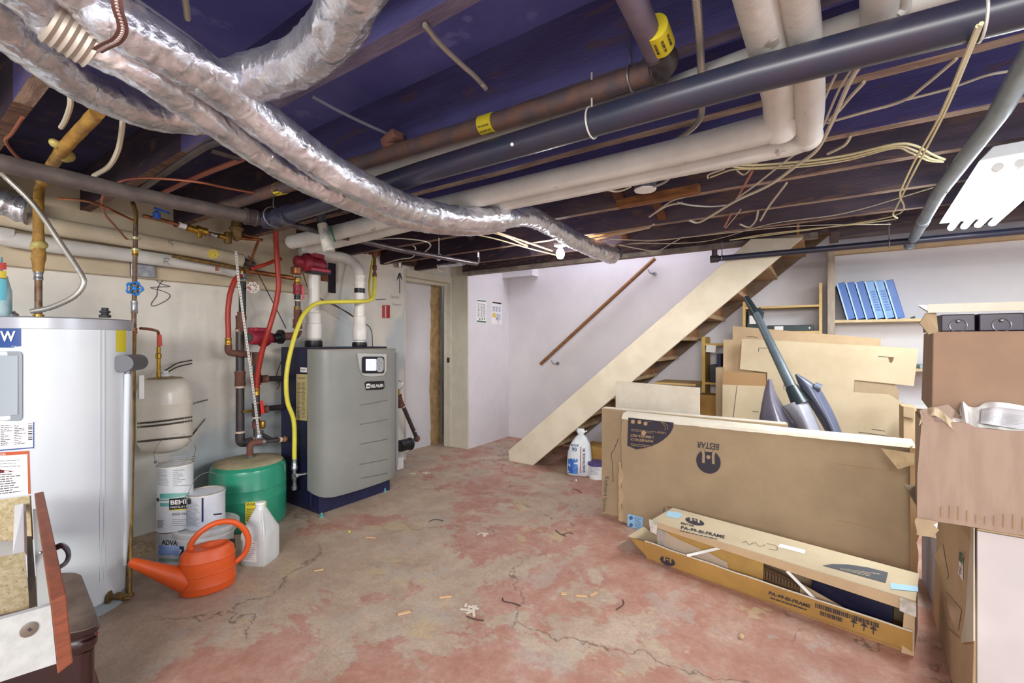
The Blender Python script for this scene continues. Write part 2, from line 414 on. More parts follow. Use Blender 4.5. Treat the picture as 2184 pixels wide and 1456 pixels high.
b = MB(); b.box((WX-.04, 4.160, 1.04), (WX-.01, 4.172, 1.1)); b.obj('strike_plate', M_black, label='small black strike plate on the door frame', category='door hardware')
b = MB(); b.cyl(at(921, 597, X=WX-.09), at(933, 600, X=WX-.09), .012, 10); b.box(at(918, 603, X=WX-.1)-V((.01, .0, 0)), at(934, 598, X=WX-.08)); b.obj('door_catch', M_white, label='little white catch under the doorway head', category='door hardware')
# ---------------------------------------------------------------- ceiling
b = MB(); b.box((-2.3, -2.6, 2.33), (3.6, 4.17, 2.40)); b.box((.12, 4.17, 2.33), (3.6, WB, 2.40)); kind(b.obj('ceiling', M_sub, smooth=False))
b = MB(); b.box((-3.9, -2.6, 2.33), (-2.3, 4.17, 2.40)); kind(b.obj('ceiling.002', mat('subfloor_boards_shaded', '#37325c', .9, c2='#2a2444', scale=3, c3='#4a3a44', c3_t=.6, bump=.2), smooth=False))  # brown-black boards; shade of the deeper left bays is put into their colour
b = MB(); b.box((-3.6, 4.1, 3.0), (.3, WB+.1, 3.05)); kind(b.obj('ceiling.001', M_wallb, smooth=False))
b = MB(); b.box((.12, 4.2, 2.38), (.16, WB, 3.05)); b.box((-3.6, 4.13, 2.38), (.2, 4.17, 3.05)); kind(b.obj('wall_stairwell', M_wallb, smooth=False))
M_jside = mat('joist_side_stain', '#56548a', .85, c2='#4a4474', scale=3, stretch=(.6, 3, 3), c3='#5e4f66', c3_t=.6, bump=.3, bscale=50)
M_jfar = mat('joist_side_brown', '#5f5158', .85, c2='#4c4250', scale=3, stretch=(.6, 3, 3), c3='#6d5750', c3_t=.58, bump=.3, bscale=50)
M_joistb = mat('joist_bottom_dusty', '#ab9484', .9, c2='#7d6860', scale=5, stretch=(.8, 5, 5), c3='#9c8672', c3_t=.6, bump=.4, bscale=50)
JY = [-.15, .33, .81, 1.29, 1.73, 2.18, 2.60, 3.12, 3.60]
first = None
jn = ['above the camera end of the ceiling', 'over the water heater end, nearest the lens', 'crossing behind the big foil duct bend', 'just above the rusty gas pipe', 'just behind the black drain pipe', 'behind the white wrapped pipes', 'under which the round white fixture hangs', 'above the bare bulb', 'last before the stair beam']
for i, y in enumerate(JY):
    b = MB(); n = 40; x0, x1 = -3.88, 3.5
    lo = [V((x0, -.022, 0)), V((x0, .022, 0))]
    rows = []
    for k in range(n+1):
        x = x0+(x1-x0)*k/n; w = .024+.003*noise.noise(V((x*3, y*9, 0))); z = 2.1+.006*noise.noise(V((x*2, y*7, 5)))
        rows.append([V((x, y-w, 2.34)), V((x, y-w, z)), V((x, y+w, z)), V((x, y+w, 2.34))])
    b.sheet(rows); o = kind(b.obj('trim_%d' % (10+i), M_jside if i < 6 else M_jfar, smooth=30)); o.data.materials.append(M_joistb); o.data.materials.append(mat('joist_left_side_dark', '#3c2c38', .9, c2='#2c2030', scale=4, stretch=(.6, 3, 3), c3='#523a38', c3_t=.6)); o.data.materials.append(mat('joist_old_bottom', '#80604e', .9, c2='#56403a', scale=18, stretch=(1.5, .6, 1), c3='#94745c', c3_t=.6, bump=.4, bscale=40))
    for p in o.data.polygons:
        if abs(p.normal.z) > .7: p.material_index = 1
        if p.center.x+o.location.x < -2.25: p.material_index = 3 if p.material_index else 2  # left of the split, joists take the darker side colour of those bays
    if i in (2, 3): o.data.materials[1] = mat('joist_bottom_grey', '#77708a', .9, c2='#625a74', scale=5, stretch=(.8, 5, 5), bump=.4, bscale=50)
b = MB(); b.box((-3.5, 4.10, 2.125), (3.5, 4.17, 2.34)); kind(b.obj('trim_20', M_joist, smooth=False))
b = MB(); b.box((-3.49, 4.085, 2.085), (.0, 4.18, 2.125)); kind(b.obj('trim_21', mat('beam_cap', '#8d8378', .8, c2='#6d6460', scale=9), smooth=False, bevel=.004))
b = MB(); b.box((.1, 4.55, 2.14), (3.5, 4.6, 2.34)); b.box((.08, 4.16, 2.12), (.14, 4.62, 2.34)); kind(b.obj('trim_22', M_joist2, smooth=False))
b = MB(); b.box((.1, 4.99, 2.08), (3.5, 5.07, 2.16)); kind(b.obj('trim_23', mat('tan_plate', '#c8ab84', .8, c2='#bb9d77', scale=4), smooth=False))
# cross bridging between joists
M_br = mat('bridging_wood', '#7b4a2c', .85, c2='#5c3a2a', scale=10, bump=.3, bscale=50)
for x, y0, y1 in ((-1.02, 2.22, 2.58), (-.92, 2.64, 3.1), (-1.35, 3.14, 3.58)):
    b = MB(); b.bar((x, y0, 2.13), (x+.02, y1, 2.31), .05, .02); b.bar((x+.07, y0, 2.31), (x+.05, y1, 2.13), .05, .02); kind(b.obj('trim_%d' % (24+int(x*-10)), M_br, smooth=False))
# ---------------------------------------------------------------- foil ducts
def duct(b, pts, r, ph=0.0, tail=0.0):
    p = sub(sm(pts, 8), .009); SG = 34
    def rad(i, k, q):
        a = 2*math.pi*k/34; i = i*.56; z_ = math.cos(a)*1.3+ph; f1 = 1-abs(noise.noise(V((z_*2.2+i*.05, math.sin(a)*2.6, i*.42+math.sin(a)*1.5))))*2.2; f1 = max(f1, 0)**3
        return r*(1+tail*max(0, (i/.56)/len(p)-.72))*(1+.075*noise.noise(V((math.cos(a)*1.7+ph, math.sin(a)*1.7, i*.13)))+.05*noise.noise(V((math.cos(a)*4+ph, math.sin(a)*4, i*.5)))+.07*f1)
    return b.tube(p, r, 34, rad=rad)
UP = [(150,-40,2.0),(215,25,1.98),(262,55,1.96),(365,115,1.955),(487,200,1.95),(590,280,1.91),(690,352,1.865),(770,397,1.84),(850,436,1.84),(930,457,1.85),(1010,468,1.86),(1080,462,1.90),(1130,462,1.96),(1180,487,2.0),(1240,519,2.005),(1305,545,2.01)]
LO = [(40,-30,1.97),(110,42,1.955),(190,92,1.94),(255,122,1.93),(318,158,1.92),(398,217,1.915),(498,286,1.90),(610,362,1.87),(705,408,1.845),(770,434,1.84),(845,463,1.84),(930,479,1.85),(1010,484,1.87),(1075,475,1.90)]
t = thing('flexible_duct', at(600, 300, Z=1.9), 'crinkled silver foil flexible duct, upper of the pair crossing the ceiling to the stair beam', 'duct', 'foil ducts under the joists')
duct(MB(), ext(pts_at(UP, Z=0), .9, False), .052, 0, 1.1).obj('foil_sleeve', M_foil, t, smooth=50)
e0 = at(1305, 545, Z=2.01); MB().cyl(e0-V((.0, .01, 0)), e0+V((.03, .06, .03)), .05, 20).obj('duct_end', mat('duct_end_dark', '#5a5a60', .6, .5), t)
t = thing('flexible_duct', at(560, 380, Z=1.88), 'narrower silver foil duct slung directly under the long upper one', 'duct', 'foil ducts under the joists')
duct(MB(), ext(pts_at(LO, Z=0), .8, False), .042, 5).obj('foil_sleeve', M_foil, t, smooth=50)
tl = pts_at([(105,38,1.955),(200,100,1.935)], Z=0)
MB().tube(sub(tl, .006), .05, 20, rad=[.051 if i % 2 else .0475 for i in range(len(sub(tl, .006)))]).obj('bare_ribbed_core', mat('ribbed_core', '#b2a79c', .5, .5), t, label='ribbed beige core where the foil is torn')
t = thing('flexible_duct', at(150, 163, Z=1.97), 'foil duct at the far left that runs in under the crossing pair', 'duct', 'foil ducts under the joists')
duct(MB(), pts_at([(-420,-190,2.0),(-60,-20,2.0),(10,50,1.99),(80,103,1.985),(150,160,1.98),(235,205,1.99),(309,233,2.0),(385,246,2.02),(440,250,2.03)], Z=0), .053, 9).obj('foil_sleeve', M_foil, t, smooth=50)
t = thing('flexible_duct', at(690, 70, Z=1.98), 'foil duct curving down from the top of the picture behind the crossing pair', 'duct', 'foil ducts under the joists')
duct(MB(), pts_at([(900,-420,2.0),(790,-90,2.0),(748,-10,1.995),(712,62,1.99),(655,118,1.99),(590,150,1.995),(520,170,2.0),(440,190,2.02)], Z=0), .056, 13).obj('foil_sleeve', M_foil, t, smooth=50)
t = thing('corrugated_duct', at(0, 430, d=2.35), 'stub of crumpled corrugated metal duct at the left edge above the white wall pipes', 'duct')
c = pts_at([(-70,405,2.3),(20,440,2.42),(62,450,2.46)], d=0)
cs = sub(sm(c), .012); MB().tube(cs, .07, 22, rad=[.072+.005*math.sin(i*1.5) for i in range(len(cs))]).obj('corrugated_sleeve', M_foil, t, smooth=50)
MB().torus(c[-1], .072, .006, c[-1]-c[-2], 28).obj('end_ring', M_steel, t)
# perforated strap around the pair
t = thing('hanger_strap', at(255, 60, Z=1.9), 'brown perforated metal strap looped round the foil ducts at top left', 'strap')
sp = sub(sm(pts_at([(247,-25,1.92),(250,15,1.90),(262,60,1.885),(250,85,1.875),(225,98,1.875),(207,108,1.885)], Z=0)), .02)
b = MB()
for p, q in zip(sp, sp[1:]): b.bar(p, q+(q-p)*.1, .017, .002, up=(0, 0, 1))
b.obj('strap_band', mat('strap_brown', '#6d4a45', .6, .3), t, smooth=False)
b = MB()
for p in sp[1:-1]: b.cyl(p-V((0, 0, .002)), p+V((0, 0, .001)), .003, 8)
b.obj('punched_holes', mat('strap_hole', '#c7b6b4', .6), t, smooth=False)
# ---------------------------------------------------------------- black drain pipe
AZ = 1.95
ab = ext(pts_at([(600,463,AZ),(900,368,AZ),(1600,163,AZ),(2150,22,AZ),(2420,-50,AZ)], Z=0), 1.8)
t = thing('drain_pipe', ab[1], 'large black plastic drain pipe crossing the whole ceiling to the right edge', 'pipe')
MB().tube(ab, .041, 24).obj('pipe_run', M_abs, t, smooth=60)
def coupling(c, ax, r, l, m, par, name='coupling', lip=.15):
    ax = V(ax).normalized(); c = V(c); b = MB()
    b.lathe([(r, -l/2), (r*1.06, -l/2), (r*1.06, -l*.3), (r, -l*.25), (r, l*.25), (r*1.06, l*.3), (r*1.06, l/2), (r, l/2)], c, 20, axis=ax)
    return b.obj(name, m, par)
coupling(ab[0].lerp(ab[1], .03), ab[1]-ab[0], .047, .12, M_abs, t)
def hanger(p, r, name='pipe_hanger', par=None, m=M_steel, top=2.1, **k):
    b = MB(); p = V(p); b.torus(p, r, .0028, (1, 0, 0), 24, 6); b.tube([p+V((0, 0, r)), V((p.x, p.y, max(top, p.z+r+.02)))], .0028, 6); return b.obj(name, m, par, **k)
for px_, py_ in ((1262, 262), (2093, 38)):
    c = at(px_, py_, Z=AZ); hanger(c, .044, par=t, m=mat('hanger_white', '#cfccc4', .5, .3))
c = at(1092, 308, Z=AZ-.03); MB().ball(c, .006, 8).obj('glue_drip', M_white, t)
# ---------------------------------------------------------------- rusty gas pipe
GZ = 2.05
gp = pts_at([(476,440,GZ),(830,328,GZ),(1150,232,GZ),(1405,148,GZ)], Z=0)
t = thing('gas_pipe', gp[1], 'rusty brown iron gas pipe with yellow bands and an elbow at the top', 'pipe')
MB().tube(gp, .03, 18).obj('pipe_run', M_iron, t)
e = at(1412, 140, Z=GZ); g2 = at(1345, -10, Z=GZ); g3 = at(1290, -130, Z=GZ); g3 = g3+(g3-g2).normalized()*1.5
MB().tube(bez_corner([gp[3].lerp(e, .0), e+(e-gp[3]).normalized()*.02, e.lerp(g2, .25)], .05), .036, 18).obj('elbow', M_iron2, t)
coupling(gp[3], gp[3]-gp[2], .037, .03, M_iron2, t, 'elbow_collar')
MB().tube([e, g2, g3], .03, 18).obj('branch_pipe', mat('gas_pipe_grey', '#7a6f80', .6, .2, c2='#6b6070', scale=8), t)
def band(px_, py_, z, r, wd, ax, par, name='yellow_band', lines=3):
    c = at(px_, py_, Z=z); ax = V(ax).normalized()
    o = MB().cyl(c-ax*wd/2, c+ax*wd/2, r, 24).obj(name, M_yl, par)
    # lettering runs round the underside, along the pipe axis
    u = V((0, 0, -1)); u = (u-ax*u.dot(ax)).normalized(); v = ax.cross(u)
    for k, s_ in enumerate(['GAZ NATUREL', 'NATURAL GAS', 'GAZ NATUREL', '100-700 kPa'][:lines+1]):
        a0 = -1.0+k*.55
        def cv(x, y, z, a0=a0):
            a = a0+y/r; return c+ax*(x)+(u*math.cos(a)+v*math.sin(a))*(r+.0005+z)
        text(None, s_, c, ax, v, .009, 'band_lettering', M_ink, o, align='CENTER', sx=.75, curve=cv)
ax = gp[2]-gp[1]
band(1040, 264, GZ, .0315, .055, ax, t); band(598, 402, GZ, .0315, .055, ax, t); band(1404, 78, GZ, .0315, .08, e-g2, t)
b = MB(); c = at(1345, 167, Z=GZ-.0); b.torus(c, .034, .003, ax, 20, 6); b.bar(c+V((0, 0, .03)), c+V((-.01, .0, .26)), .012, .003, (1, 0, 0)); b.obj('pipe_strap', M_steel, t)
b = MB(); c = at(848, 300, Z=2.1)
for k in range(5): b.bar(c+V((random.uniform(-.06, .06), random.uniform(-.03, .03), random.uniform(-.03, .02))), c+V((random.uniform(-.05, .05), random.uniform(-.04, .04), random.uniform(-.02, .03))), .05, .035)
b.obj('wood_block', mat('rotten_wood', '#6a4a45', .95, c2='#7d5648', scale=10, bump=.6), label='splintered brown wood block wedged above the rusty gas pipe', category='wood block', bevel=.004)
# pale pipe squeezed between the gas pipe and the drain pipe
t = thing('wrapped_pipe', at(1000, 300, Z=2.07), 'pale beige wrapped pipe running above and beside the black drain pipe', 'pipe', )
wz = 2.062
MB().tube(pts_at([(770,372,wz),(1000,305,wz),(1400,196,wz),(1600,122,wz),(1800,55,wz),(2000,-10,wz)], Z=0)+[V((2.3, 1.36, wz))], .026, 16).obj('pipe_run', M_wrap, t)
MB().tube(pts_at([(1050,286,2.07),(1085,258,2.07)], Z=0), .006, 8).obj('cable_stub', M_bx, t)
# ---------------------------------------------------------------- white wrapped heating pipes
PA = bez_corner(pts_at([(622,516,1.96),(720,495,1.96),(926,442,1.96),(1460,320,1.96),(1662,268,1.96),(1664,206,2.0),(1629,62,2.045),(1612,-10,2.05),(1590,-120,2.05)], Z=0), .06, 5); PA = ext(PA, 1.6)
PB = bez_corner(pts_at([(662,529,1.955),(752,508,1.955),(1000,447,1.955),(1460,352,1.95),(1722,300,1.94),(1727,223,1.97),(1722,120,2.03),(1703,0,2.05),(1685,-120,2.05)], Z=0), .055, 5); PB = ext(PB, 1.6)
t = thing('wrapped_pipe', PA[2], 'white wrapped heating pipe, thicker of the pair that turns at the top right', 'pipe', 'white wrapped heating pipes')
MB().tube(PA, .045, 20, rad=lambda i, k, p: .044+.0015*noise.noise(p*9)).obj('pipe_run', M_wrap, t)
eb = at(1664, 262, Z=1.965); MB().lathe([(.046, -.04), (.05, -.03), (.051, .02), (.046, .03)], eb, 20, axis=(.1, -.9, .5), closed=False).obj('torn_wrap', M_wrap, t)
t = thing('wrapped_pipe', PB[2], 'white wrapped heating pipe, nearer the back wall of the pair, with a bulging elbow', 'pipe', 'white wrapped heating pipes')
MB().tube(PB, .04, 20, rad=lambda i, k, p: .038+.0015*noise.noise(p*9)).obj('pipe_run', M_wrap, t)
MB().ball(at(1722, 292, Z=1.945), .043, 18).obj('elbow_cover', M_wrap, t)
# third pale stub, top right above the black pipe
t = thing('wrapped_pipe', at(1880, 30, Z=2.04), 'short pale pipe end poking down over the black drain pipe at the top', 'pipe')
MB().tube(ext(pts_at([(1880,-90,2.05),(1878,10,2.05),(1876,55,2.04)], Z=0), 1.5, False), .037, 18).obj('pipe_run', M_wrap, t)
MB().tube(sm(pts_at([(1925,-40,2.05),(1930,10,2.04),(1915,30,2.03)], Z=0)), .012, 10).obj('side_branch', M_wrap, t)
# ---------------------------------------------------------------- iron pipe on the left, steel pipe beyond
LZ = 1.95
lp = pts_at([(-700,180,LZ),(0,347,LZ),(270,410,LZ),(535,463,LZ),(560,468,LZ)], Z=0)
t = thing('iron_pipe', lp[2], 'thick grey-brown iron pipe running along the left side to the black hub', 'pipe')
MB().tube(lp, .033, 18).obj('pipe_run', mat('grey_iron', '#5c5352', .5, .3, c2='#6d6460', scale=10), t)
coupling(lp[3], lp[3]-lp[2], .041, .06, M_iron2, t, 'hub')
b = MB(); c = at(585, 470, Z=LZ); b.tube([lp[4], c, ab[0]], .045, 20); b.obj('tee_fitting', M_abs, t)
hanger(at(583, 462, Z=LZ), .05, par=t)
sp_ = pts_at([(600,474,LZ),(710,500,LZ),(860,534,LZ),(1018,562,LZ)], Z=0)
t = thing('steel_pipe', sp_[1], 'long thin dark steel pipe ending in a capped elbow left of the stair beam', 'pipe')
MB().tube(bez_corner(sp_+[sp_[-1]+V((0, .01, .05))], .03), .018, 14).obj('pipe_run', mat('dark_steel', '#57525a', .35, .6, c2='#6d6668', scale=20), t)
b = MB(); c = at(1020, 553, Z=2.0); b.bar(c, c+V((0, 0, .06)), .02, .006, (1, 0, 0)); b.obj('pipe_clip', M_white, t)
c = at(936, 548, Z=1.955); b = MB(); b.torus(c, .023, .005, (0, 1, 0), 16, 6); b.tube([c+V((0, 0, .02)), c+V((0, 0, .15))], .003, 6); b.obj('pipe_clip', M_white, t)
b = MB(); b.tube(sm(pts_at([(932,565,1.93),(938,578,1.92),(955,575,1.93)], Z=0)), .003, 6); b.obj('wire_loop', M_cable, t)
b = MB(); q_ = at(960, 563, Z=2.09); b.tube(pts_at([(935,567,2.085),(988,560,2.09)], Z=0), .03, 12, rad=[.02, .03]); b.tube([q_, V((q_.x, q_.y, 2.335))], .004, 6); b.obj('foil_scrap', label='small grey foil scrap beside the end of the thin steel pipe', category='scrap', m=M_foil)
# rear black pipe under the stair beam + conduit beside the fluorescent lamp
YR = 3.98
t = thing('iron_pipe', at(1800, 525, Y=YR), 'black iron pipe hung level under the beam in front of the staircase top', 'pipe')
MB().tube(pts_at([(1524,552,YR),(2184,492,YR),(2420,470,YR)], Y=0)+[V((3.3, YR, 1.965))], .022, 14).obj('pipe_run', M_abs, t)
c = at(1524, 552, Y=YR); b = MB(); b.cyl(c-V((.03, 0, 0)), c+V((.03, 0, 0)), .03, 14); b.cyl(c, c+V((0, 0, .075)), .021, 14); b.obj('elbow', M_iron2, t)
for px_, py_ in ((1540, 550), (1896, 518)):
    c = at(px_, py_, Y=YR); b = MB(); b.torus(c, .026, .004, (1, 0, 0), 16, 6); b.tube([c+V((0, 0, .02)), V((c.x, c.y, 2.11))], .004, 6); b.obj('hanger_rod', M_steel, t)
cp = pts_at([(1940,516,3.9),(2002,412,3.18),(2131,240,2.03),(2225,75,1.55)], Y=0)
cp = [V((p.x, p.y, 2.0 if i else 1.975)) for i, p in enumerate(pts_at([(1940,516,2.0),(2002,412,2.0),(2131,240,2.0),(2225,75,2.0)], Z=0))]
t = thing('conduit_pipe', cp[1], 'pale grey steel pipe running alongside the fluorescent lamp to the black pipe', 'pipe')
MB().tube(ext(cp, 1.5), .028, 16).obj('pipe_run', mat('pale_steel', '#8e9aa3', .4, .4, c2='#7d8890', scale=8), t)
coupling(cp[0].lerp(cp[1], .55), cp[1]-cp[0], .03, .1, M_steel, t); coupling(cp[0].lerp(cp[1], .02), cp[1]-cp[0], .031, .05, M_steel, t)
hanger(at(2020, 398, Z=2.0), .027, par=t)
# thin white cord above the foil pair
t = MB().tube(sub(sm(pts_at([(276,-10,2.085),(400,78,2.08),(480,140,2.075),(560,188,2.05)], Z=0)), .05), .006, 8).obj('grey_cable', mat('grey_cable', '#8f8fa0', .5), label='grey cable running down along the upper edge of the crossing foil ducts', category='cable')
# ---------------------------------------------------------------- joist-like big dark boards near the top
b = MB(); a = at(600, 280, Z=2.06); c = at(1000, 12, Z=2.06)
# ---------------------------------------------------------------- lamps
t = thing('fluorescent_lamp', at(2120, 400, Z=2.05), 'glaring white fluorescent tube fixture hanging at the upper right', 'ceiling lamp')
fx = at(2071, 482, Z=1.985); dr = (at(2200, 262, Z=1.985)-at(2028, 486, Z=1.985)).normalized(); dr.z = 0; dr.normalize(); sd = V((-dr.y, dr.x, 0))
if sd.x < 0: sd = -sd
L = 1.22; M_tube = emis('tube_glow', '#f2fbff', 14.0)
b = MB(); q0 = fx+V((0, 0, .035)); q1 = fx+dr*L+V((0, 0, .035))
b.prism([q0-sd*.14, q0+sd*.14, q0+sd*.10+V((0, 0, .05)), q0-sd*.10+V((0, 0, .05))], dr*L); b.obj('housing', mat('lamp_housing', '#e9eef0', .4), t, smooth=False, bevel=.004)
for k in (-1.5, -.5, .5, 1.5):
    c = fx+sd*k*.058; tb = MB(); tb.cyl(c+dr*.02, c+dr*(L-.02), .0165, 14); o = tb.obj('fluorescent_tube', M_tube, t)
    for q in (c, c+dr*(L-.02)): MB().cyl(q, q+dr*.022, .0168, 12).obj('tube_cap', M_white, o)
light('fluorescent_light', 'AREA', fx+dr*L/2-V((0, 0, .03)), 18, (.93, .98, 1), .24, (0, 0, math.atan2(dr.y, dr.x)-math.pi/2), L)
t = thing('bulb_lamp', at(1195, 530, Z=2.06), 'bare glowing bulb in a porcelain holder under the stair-side joists', 'ceiling lamp')
bc = at(1195, 540, Z=2.0)
MB().lathe([(0, -.045), (.02, -.04), (.031, -.02), (.033, 0), (.028, .02), (.015, .04), (.013, .055)], bc, 20, closed=False).obj('bulb', emis('bulb_glow', '#fff6ee', 30.0), t)
MB().lathe([(.02, .05), (.05, .058), (.052, .075), (.02, .085), (.02, .1)], bc, 20).obj('lamp_holder', M_white, t)
light('bulb_light', 'POINT', bc-V((0, 0, .07)), 9, (1, .95, .9), .035)
# round white fixture base + its cables
t = thing('junction_box', at(1376, 400, Z=2.03), 'round octagonal junction box with white blank cover among the joists', 'junction box')
c = at(1376, 404, Z=2.055); MB().lathe([(.055, .0), (.055, .04), (.05, .045)], c, 8).obj('box_body', M_steel, t, smooth=20)
MB().lathe([(.0, -.006), (.05, -.006), (.054, 0)], c, 28).obj('cover_plate', M_white, t)
b = MB(); c = at(1410, 412, Z=2.07); b.bar(at(1318, 436, Z=2.08), at(1492, 402, Z=2.08), .05, .045); b.obj('wood_block', mat('bright_block', '#8c5a30', .8, c2='#6c4428', scale=9, stretch=(1, 6, 6)), label='orange-brown wood block nailed beside the round junction box', category='wood block', bevel=.003)
b = MB(); b.bar(at(1225, 516, Z=2.12), at(1380, 482, Z=2.12), .09, .02); b.obj('wood_board', mat('light_block', '#c99a66', .8, c2='#b98a58', scale=9, stretch=(1, 6, 6)), label='short pale board between joists right of the glowing bulb', category='board')
# metal plate on beam
pl = Plane((0, 3.57, 2.2), (0, -1, 0)); b = MB(); 
b.prism([pl.px(*q, .004) for q in ((1718,386),(1760,372),(1776,380),(1766,398),(1750,410),(1722,398))], V((0, .003, 0))); b.obj('metal_plate', mat('plate_blue_grey', '#56606c', .6, .4), label='blue-grey metal plate nailed to the joist below the cable bundle', category='plate')
# ---------------------------------------------------------------- cables
def cab(path, z, r, m, label, grp='loose cables among the joists', name='cable', n=6, ribbed=False, **k):
    pts = [at(p[0], p[1], Z=(p[2] if len(p) > 2 else z)) for p in path]
    pts = sub(sm(pts, n), .03)
    if ribbed:
        pts = sub(pts, .004); return MB().tube(pts, r, 8, rad=[r*(1.1 if i % 2 else .9) for i in range(len(pts))]).obj(name, m, label=label, category='cable', group=grp, **k)
    return MB().tube(pts, r, 6).obj(name, m, label=label, category='cable', group=grp, **k)
cab([(1903,-10,1.93),(2093,50,1.885),(2010,250,1.99),(1945,375,2.0),(1905,455,2.04),(1890,470,2.05),(1650,497,2.06),(1568,510,2.06)][1:], 2, .004, M_cable2, 'pair of cream cables dropping diagonally from the black pipe to the stair top')
cab([(2086,55,1.885),(2003,250,1.99),(1950,345,2.0),(1920,410,2.0),(1900,462,2.05),(1650,500,2.06),(1556,512,2.06)], 2, .004, M_cable2, 'pair of cream cables dropping diagonally from the black pipe to the stair top')
cab([(1545,352),(1600,358),(1690,352),(1800,338),(1905,312),(1945,318),(1985,338),(2010,342)], 2.08, .005, M_cable2, 'flat bundle of cream cables sagging under the joists right of the white pipes')
cab([(1540,346),(1600,352),(1690,346),(1800,332),(1905,308),(1950,310),(1990,330),(2015,340)], 2.08, .005, M_cable2, 'flat bundle of cream cables sagging under the joists right of the white pipes')
cab([(1515,378),(1560,362),(1600,360),(1690,357),(1800,343),(1905,316),(1940,324),(1980,342),(2012,345)], 2.08, .004, M_cable2, 'cream cable with a hooked end left of the sagging cable bundle')
cab([(1842,128),(1810,180),(1770,270),(1742,320),(1700,352),(1640,395),(1570,428),(1520,458),(1490,474),(1470,470)], 2.05, .007, M_cable, 'thick whitish cable curving down from behind the black pipe past the elbow')
cab([(1830,130),(1790,190),(1755,270),(1735,300),(1680,340),(1610,395),(1570,424)], 2.06, .004, M_cable, 'thin whitish cable beside the thick curving one')
cab([(1790,145),(1768,190),(1745,245)], 2.06, .004, M_cable, 'short grey-white cable between the black pipe and the bulging elbow')
cab([(1843,175),(1815,205),(1790,235),(1768,255)], 2.09, .006, M_cable, 'short pale cable stub under the second joist at upper right')
cab([(1762,262),(1840,240),(1925,215),(1975,180),(2040,125)], 2.09, .005, M_cable, 'long pale cable looping up toward the top right joist')
cab([(1935,212),(2020,190),(2100,162),(2150,152)], 2.09, .004, M_cable, 'thin cable branching right from the long looping one')
cab([(1814,292),(1800,310),(1765,328)], 2.09, .006, M_cable, 'short cable stub above the flat cream bundle')
cab([(1622,470),(1640,440),(1678,390)], 2.09, .006, M_cable, 'pale cable end poking out of a drilled joist near the metal plate')
cab([(1578,478),(1598,484),(1612,470),(1617,450)], 2.09, .006, M_cable, 'curved cable end dangling below the drilled joist')
cab([(1572,364),(1588,372),(1610,350),(1618,338)], 2.09, .004, M_cable, 'grey wire loop hanging under the white pipe elbow')
cab([(1444,432),(1480,438),(1520,440),(1556,436)], 2.09, .006, M_bx, 'ribbed armoured cable between two joists right of the wood block', ribbed=True)
cab([(1385,462),(1420,440),(1455,432)], 2.09, .006, M_cable, 'cable tail ending left of the ribbed armoured cable')
cab([(1390,458),(1430,430),(1460,420)], 2.09, .004, M_cable, 'thin cable tail above another left of the ribbed armoured cable')
cab([(1240,512),(1310,500),(1370,488),(1395,478)], 2.06, .005, M_cable, 'pale cable crossing the short pale board by the bulb')
cab([(1320,522),(1360,530),(1400,535),(1430,520),(1455,506)], 2.05, .004, M_cable, 'slack cable loop under the joist right of the bulb')
cab([(1300,510),(1400,512),(1520,500),(1700,482),(1900,478)], 2.07, .003, M_cable, 'thin grey wire stapled along the stair beam')
cab([(1340,520),(1500,515),(1640,478),(1800,455),(1990,400)], 2.09, .003, M_cable, 'thin wire slanting up across the joists toward the lamp')
cab([(1000,497),(1060,510),(1130,530),(1190,545)], 2.06, .005, M_cable2, 'cream cable sagging below the foil duct left of the bulb')
cab([(990,493),(1060,498),(1125,525)], 2.08, .007, mat('cream_pipe', '#d8bf94', .5), 'upper cream plastic tube beneath the foil duct', name='plastic_tube')
cab([(1040,488),(1110,512),(1178,535)], 2.08, .007, mat('cream_pipe', '#d8bf94', .5), 'lower cream plastic tube beneath the foil duct', name='plastic_tube')
cab([(800,510),(850,508),(905,514),(918,524),(905,538)], 2.03, .006, M_bx, 'ribbed armoured cable bending back above the thin steel pipe', ribbed=True)
cab([(905,52),(940,95),(985,138),(1012,162),(1036,188)], 2.09, .0075, M_bx, 'ribbed armoured cable hanging across the big dark bay at top centre', ribbed=True)
cab([(665,205),(720,235),(775,262),(828,286)], 2.15, .006, mat('grey_cable', '#8f8fa0', .5), 'grey cable on the bay ceiling left of the rusty pipe')
cab([(1485,-10,2.06),(1492,80,2.06),(1496,160,2.05)], 2, .0095, M_bx, 'upright ribbed armoured cable right of the gas elbow', ribbed=True)
cab([(1498,215,2.06),(1494,250,2.06),(1475,275,2.08),(1440,300,2.1)], 2, .0095, M_bx, 'ribbed armoured cable bending left below the black drain pipe', ribbed=True)
cab([(1436,370),(1418,388),(1395,398)], 2.05, .006, M_bx, 'short ribbed cable entering the round junction box', ribbed=True)
cab([(1282,400),(1310,408),(1330,405),(1345,398)], 2.05, .005, M_cable, 'white cable entering the left side of the round junction box')
cab([(1765,-10),(1755,20),(1742,45)], 2.09, .006, M_copper, 'copper tube slanting down right of the white wrapped pipes', name='copper_tube', grp=None) if False else None
cab([(1545,360),(1512,372),(1510,380)], 2.08, .004, M_cable, 'tiny hooked cable stub right of the round junction box')
cab([(1574,420),(1585,400),(1605,365)], 2.08, .006, mat('orange_cord', '#b9705a', .6), 'orange-brown cable tail hanging under the white pipe')
cab([(1545,484),(1560,455)], 2.08, .006, mat('orange_cord', '#b9705a', .6), 'orange-brown cable stub at the lower joist edge')
cab([(1548,486),(1570,460),(1580,446)], 2.08, .003, M_cable, 'thin grey wire beside the orange cable stub')
cab([(400,40),(395,0),(390,-20)], 2.2, .008, M_cable, 'pale strap cable in the bay above the crossing foil ducts')
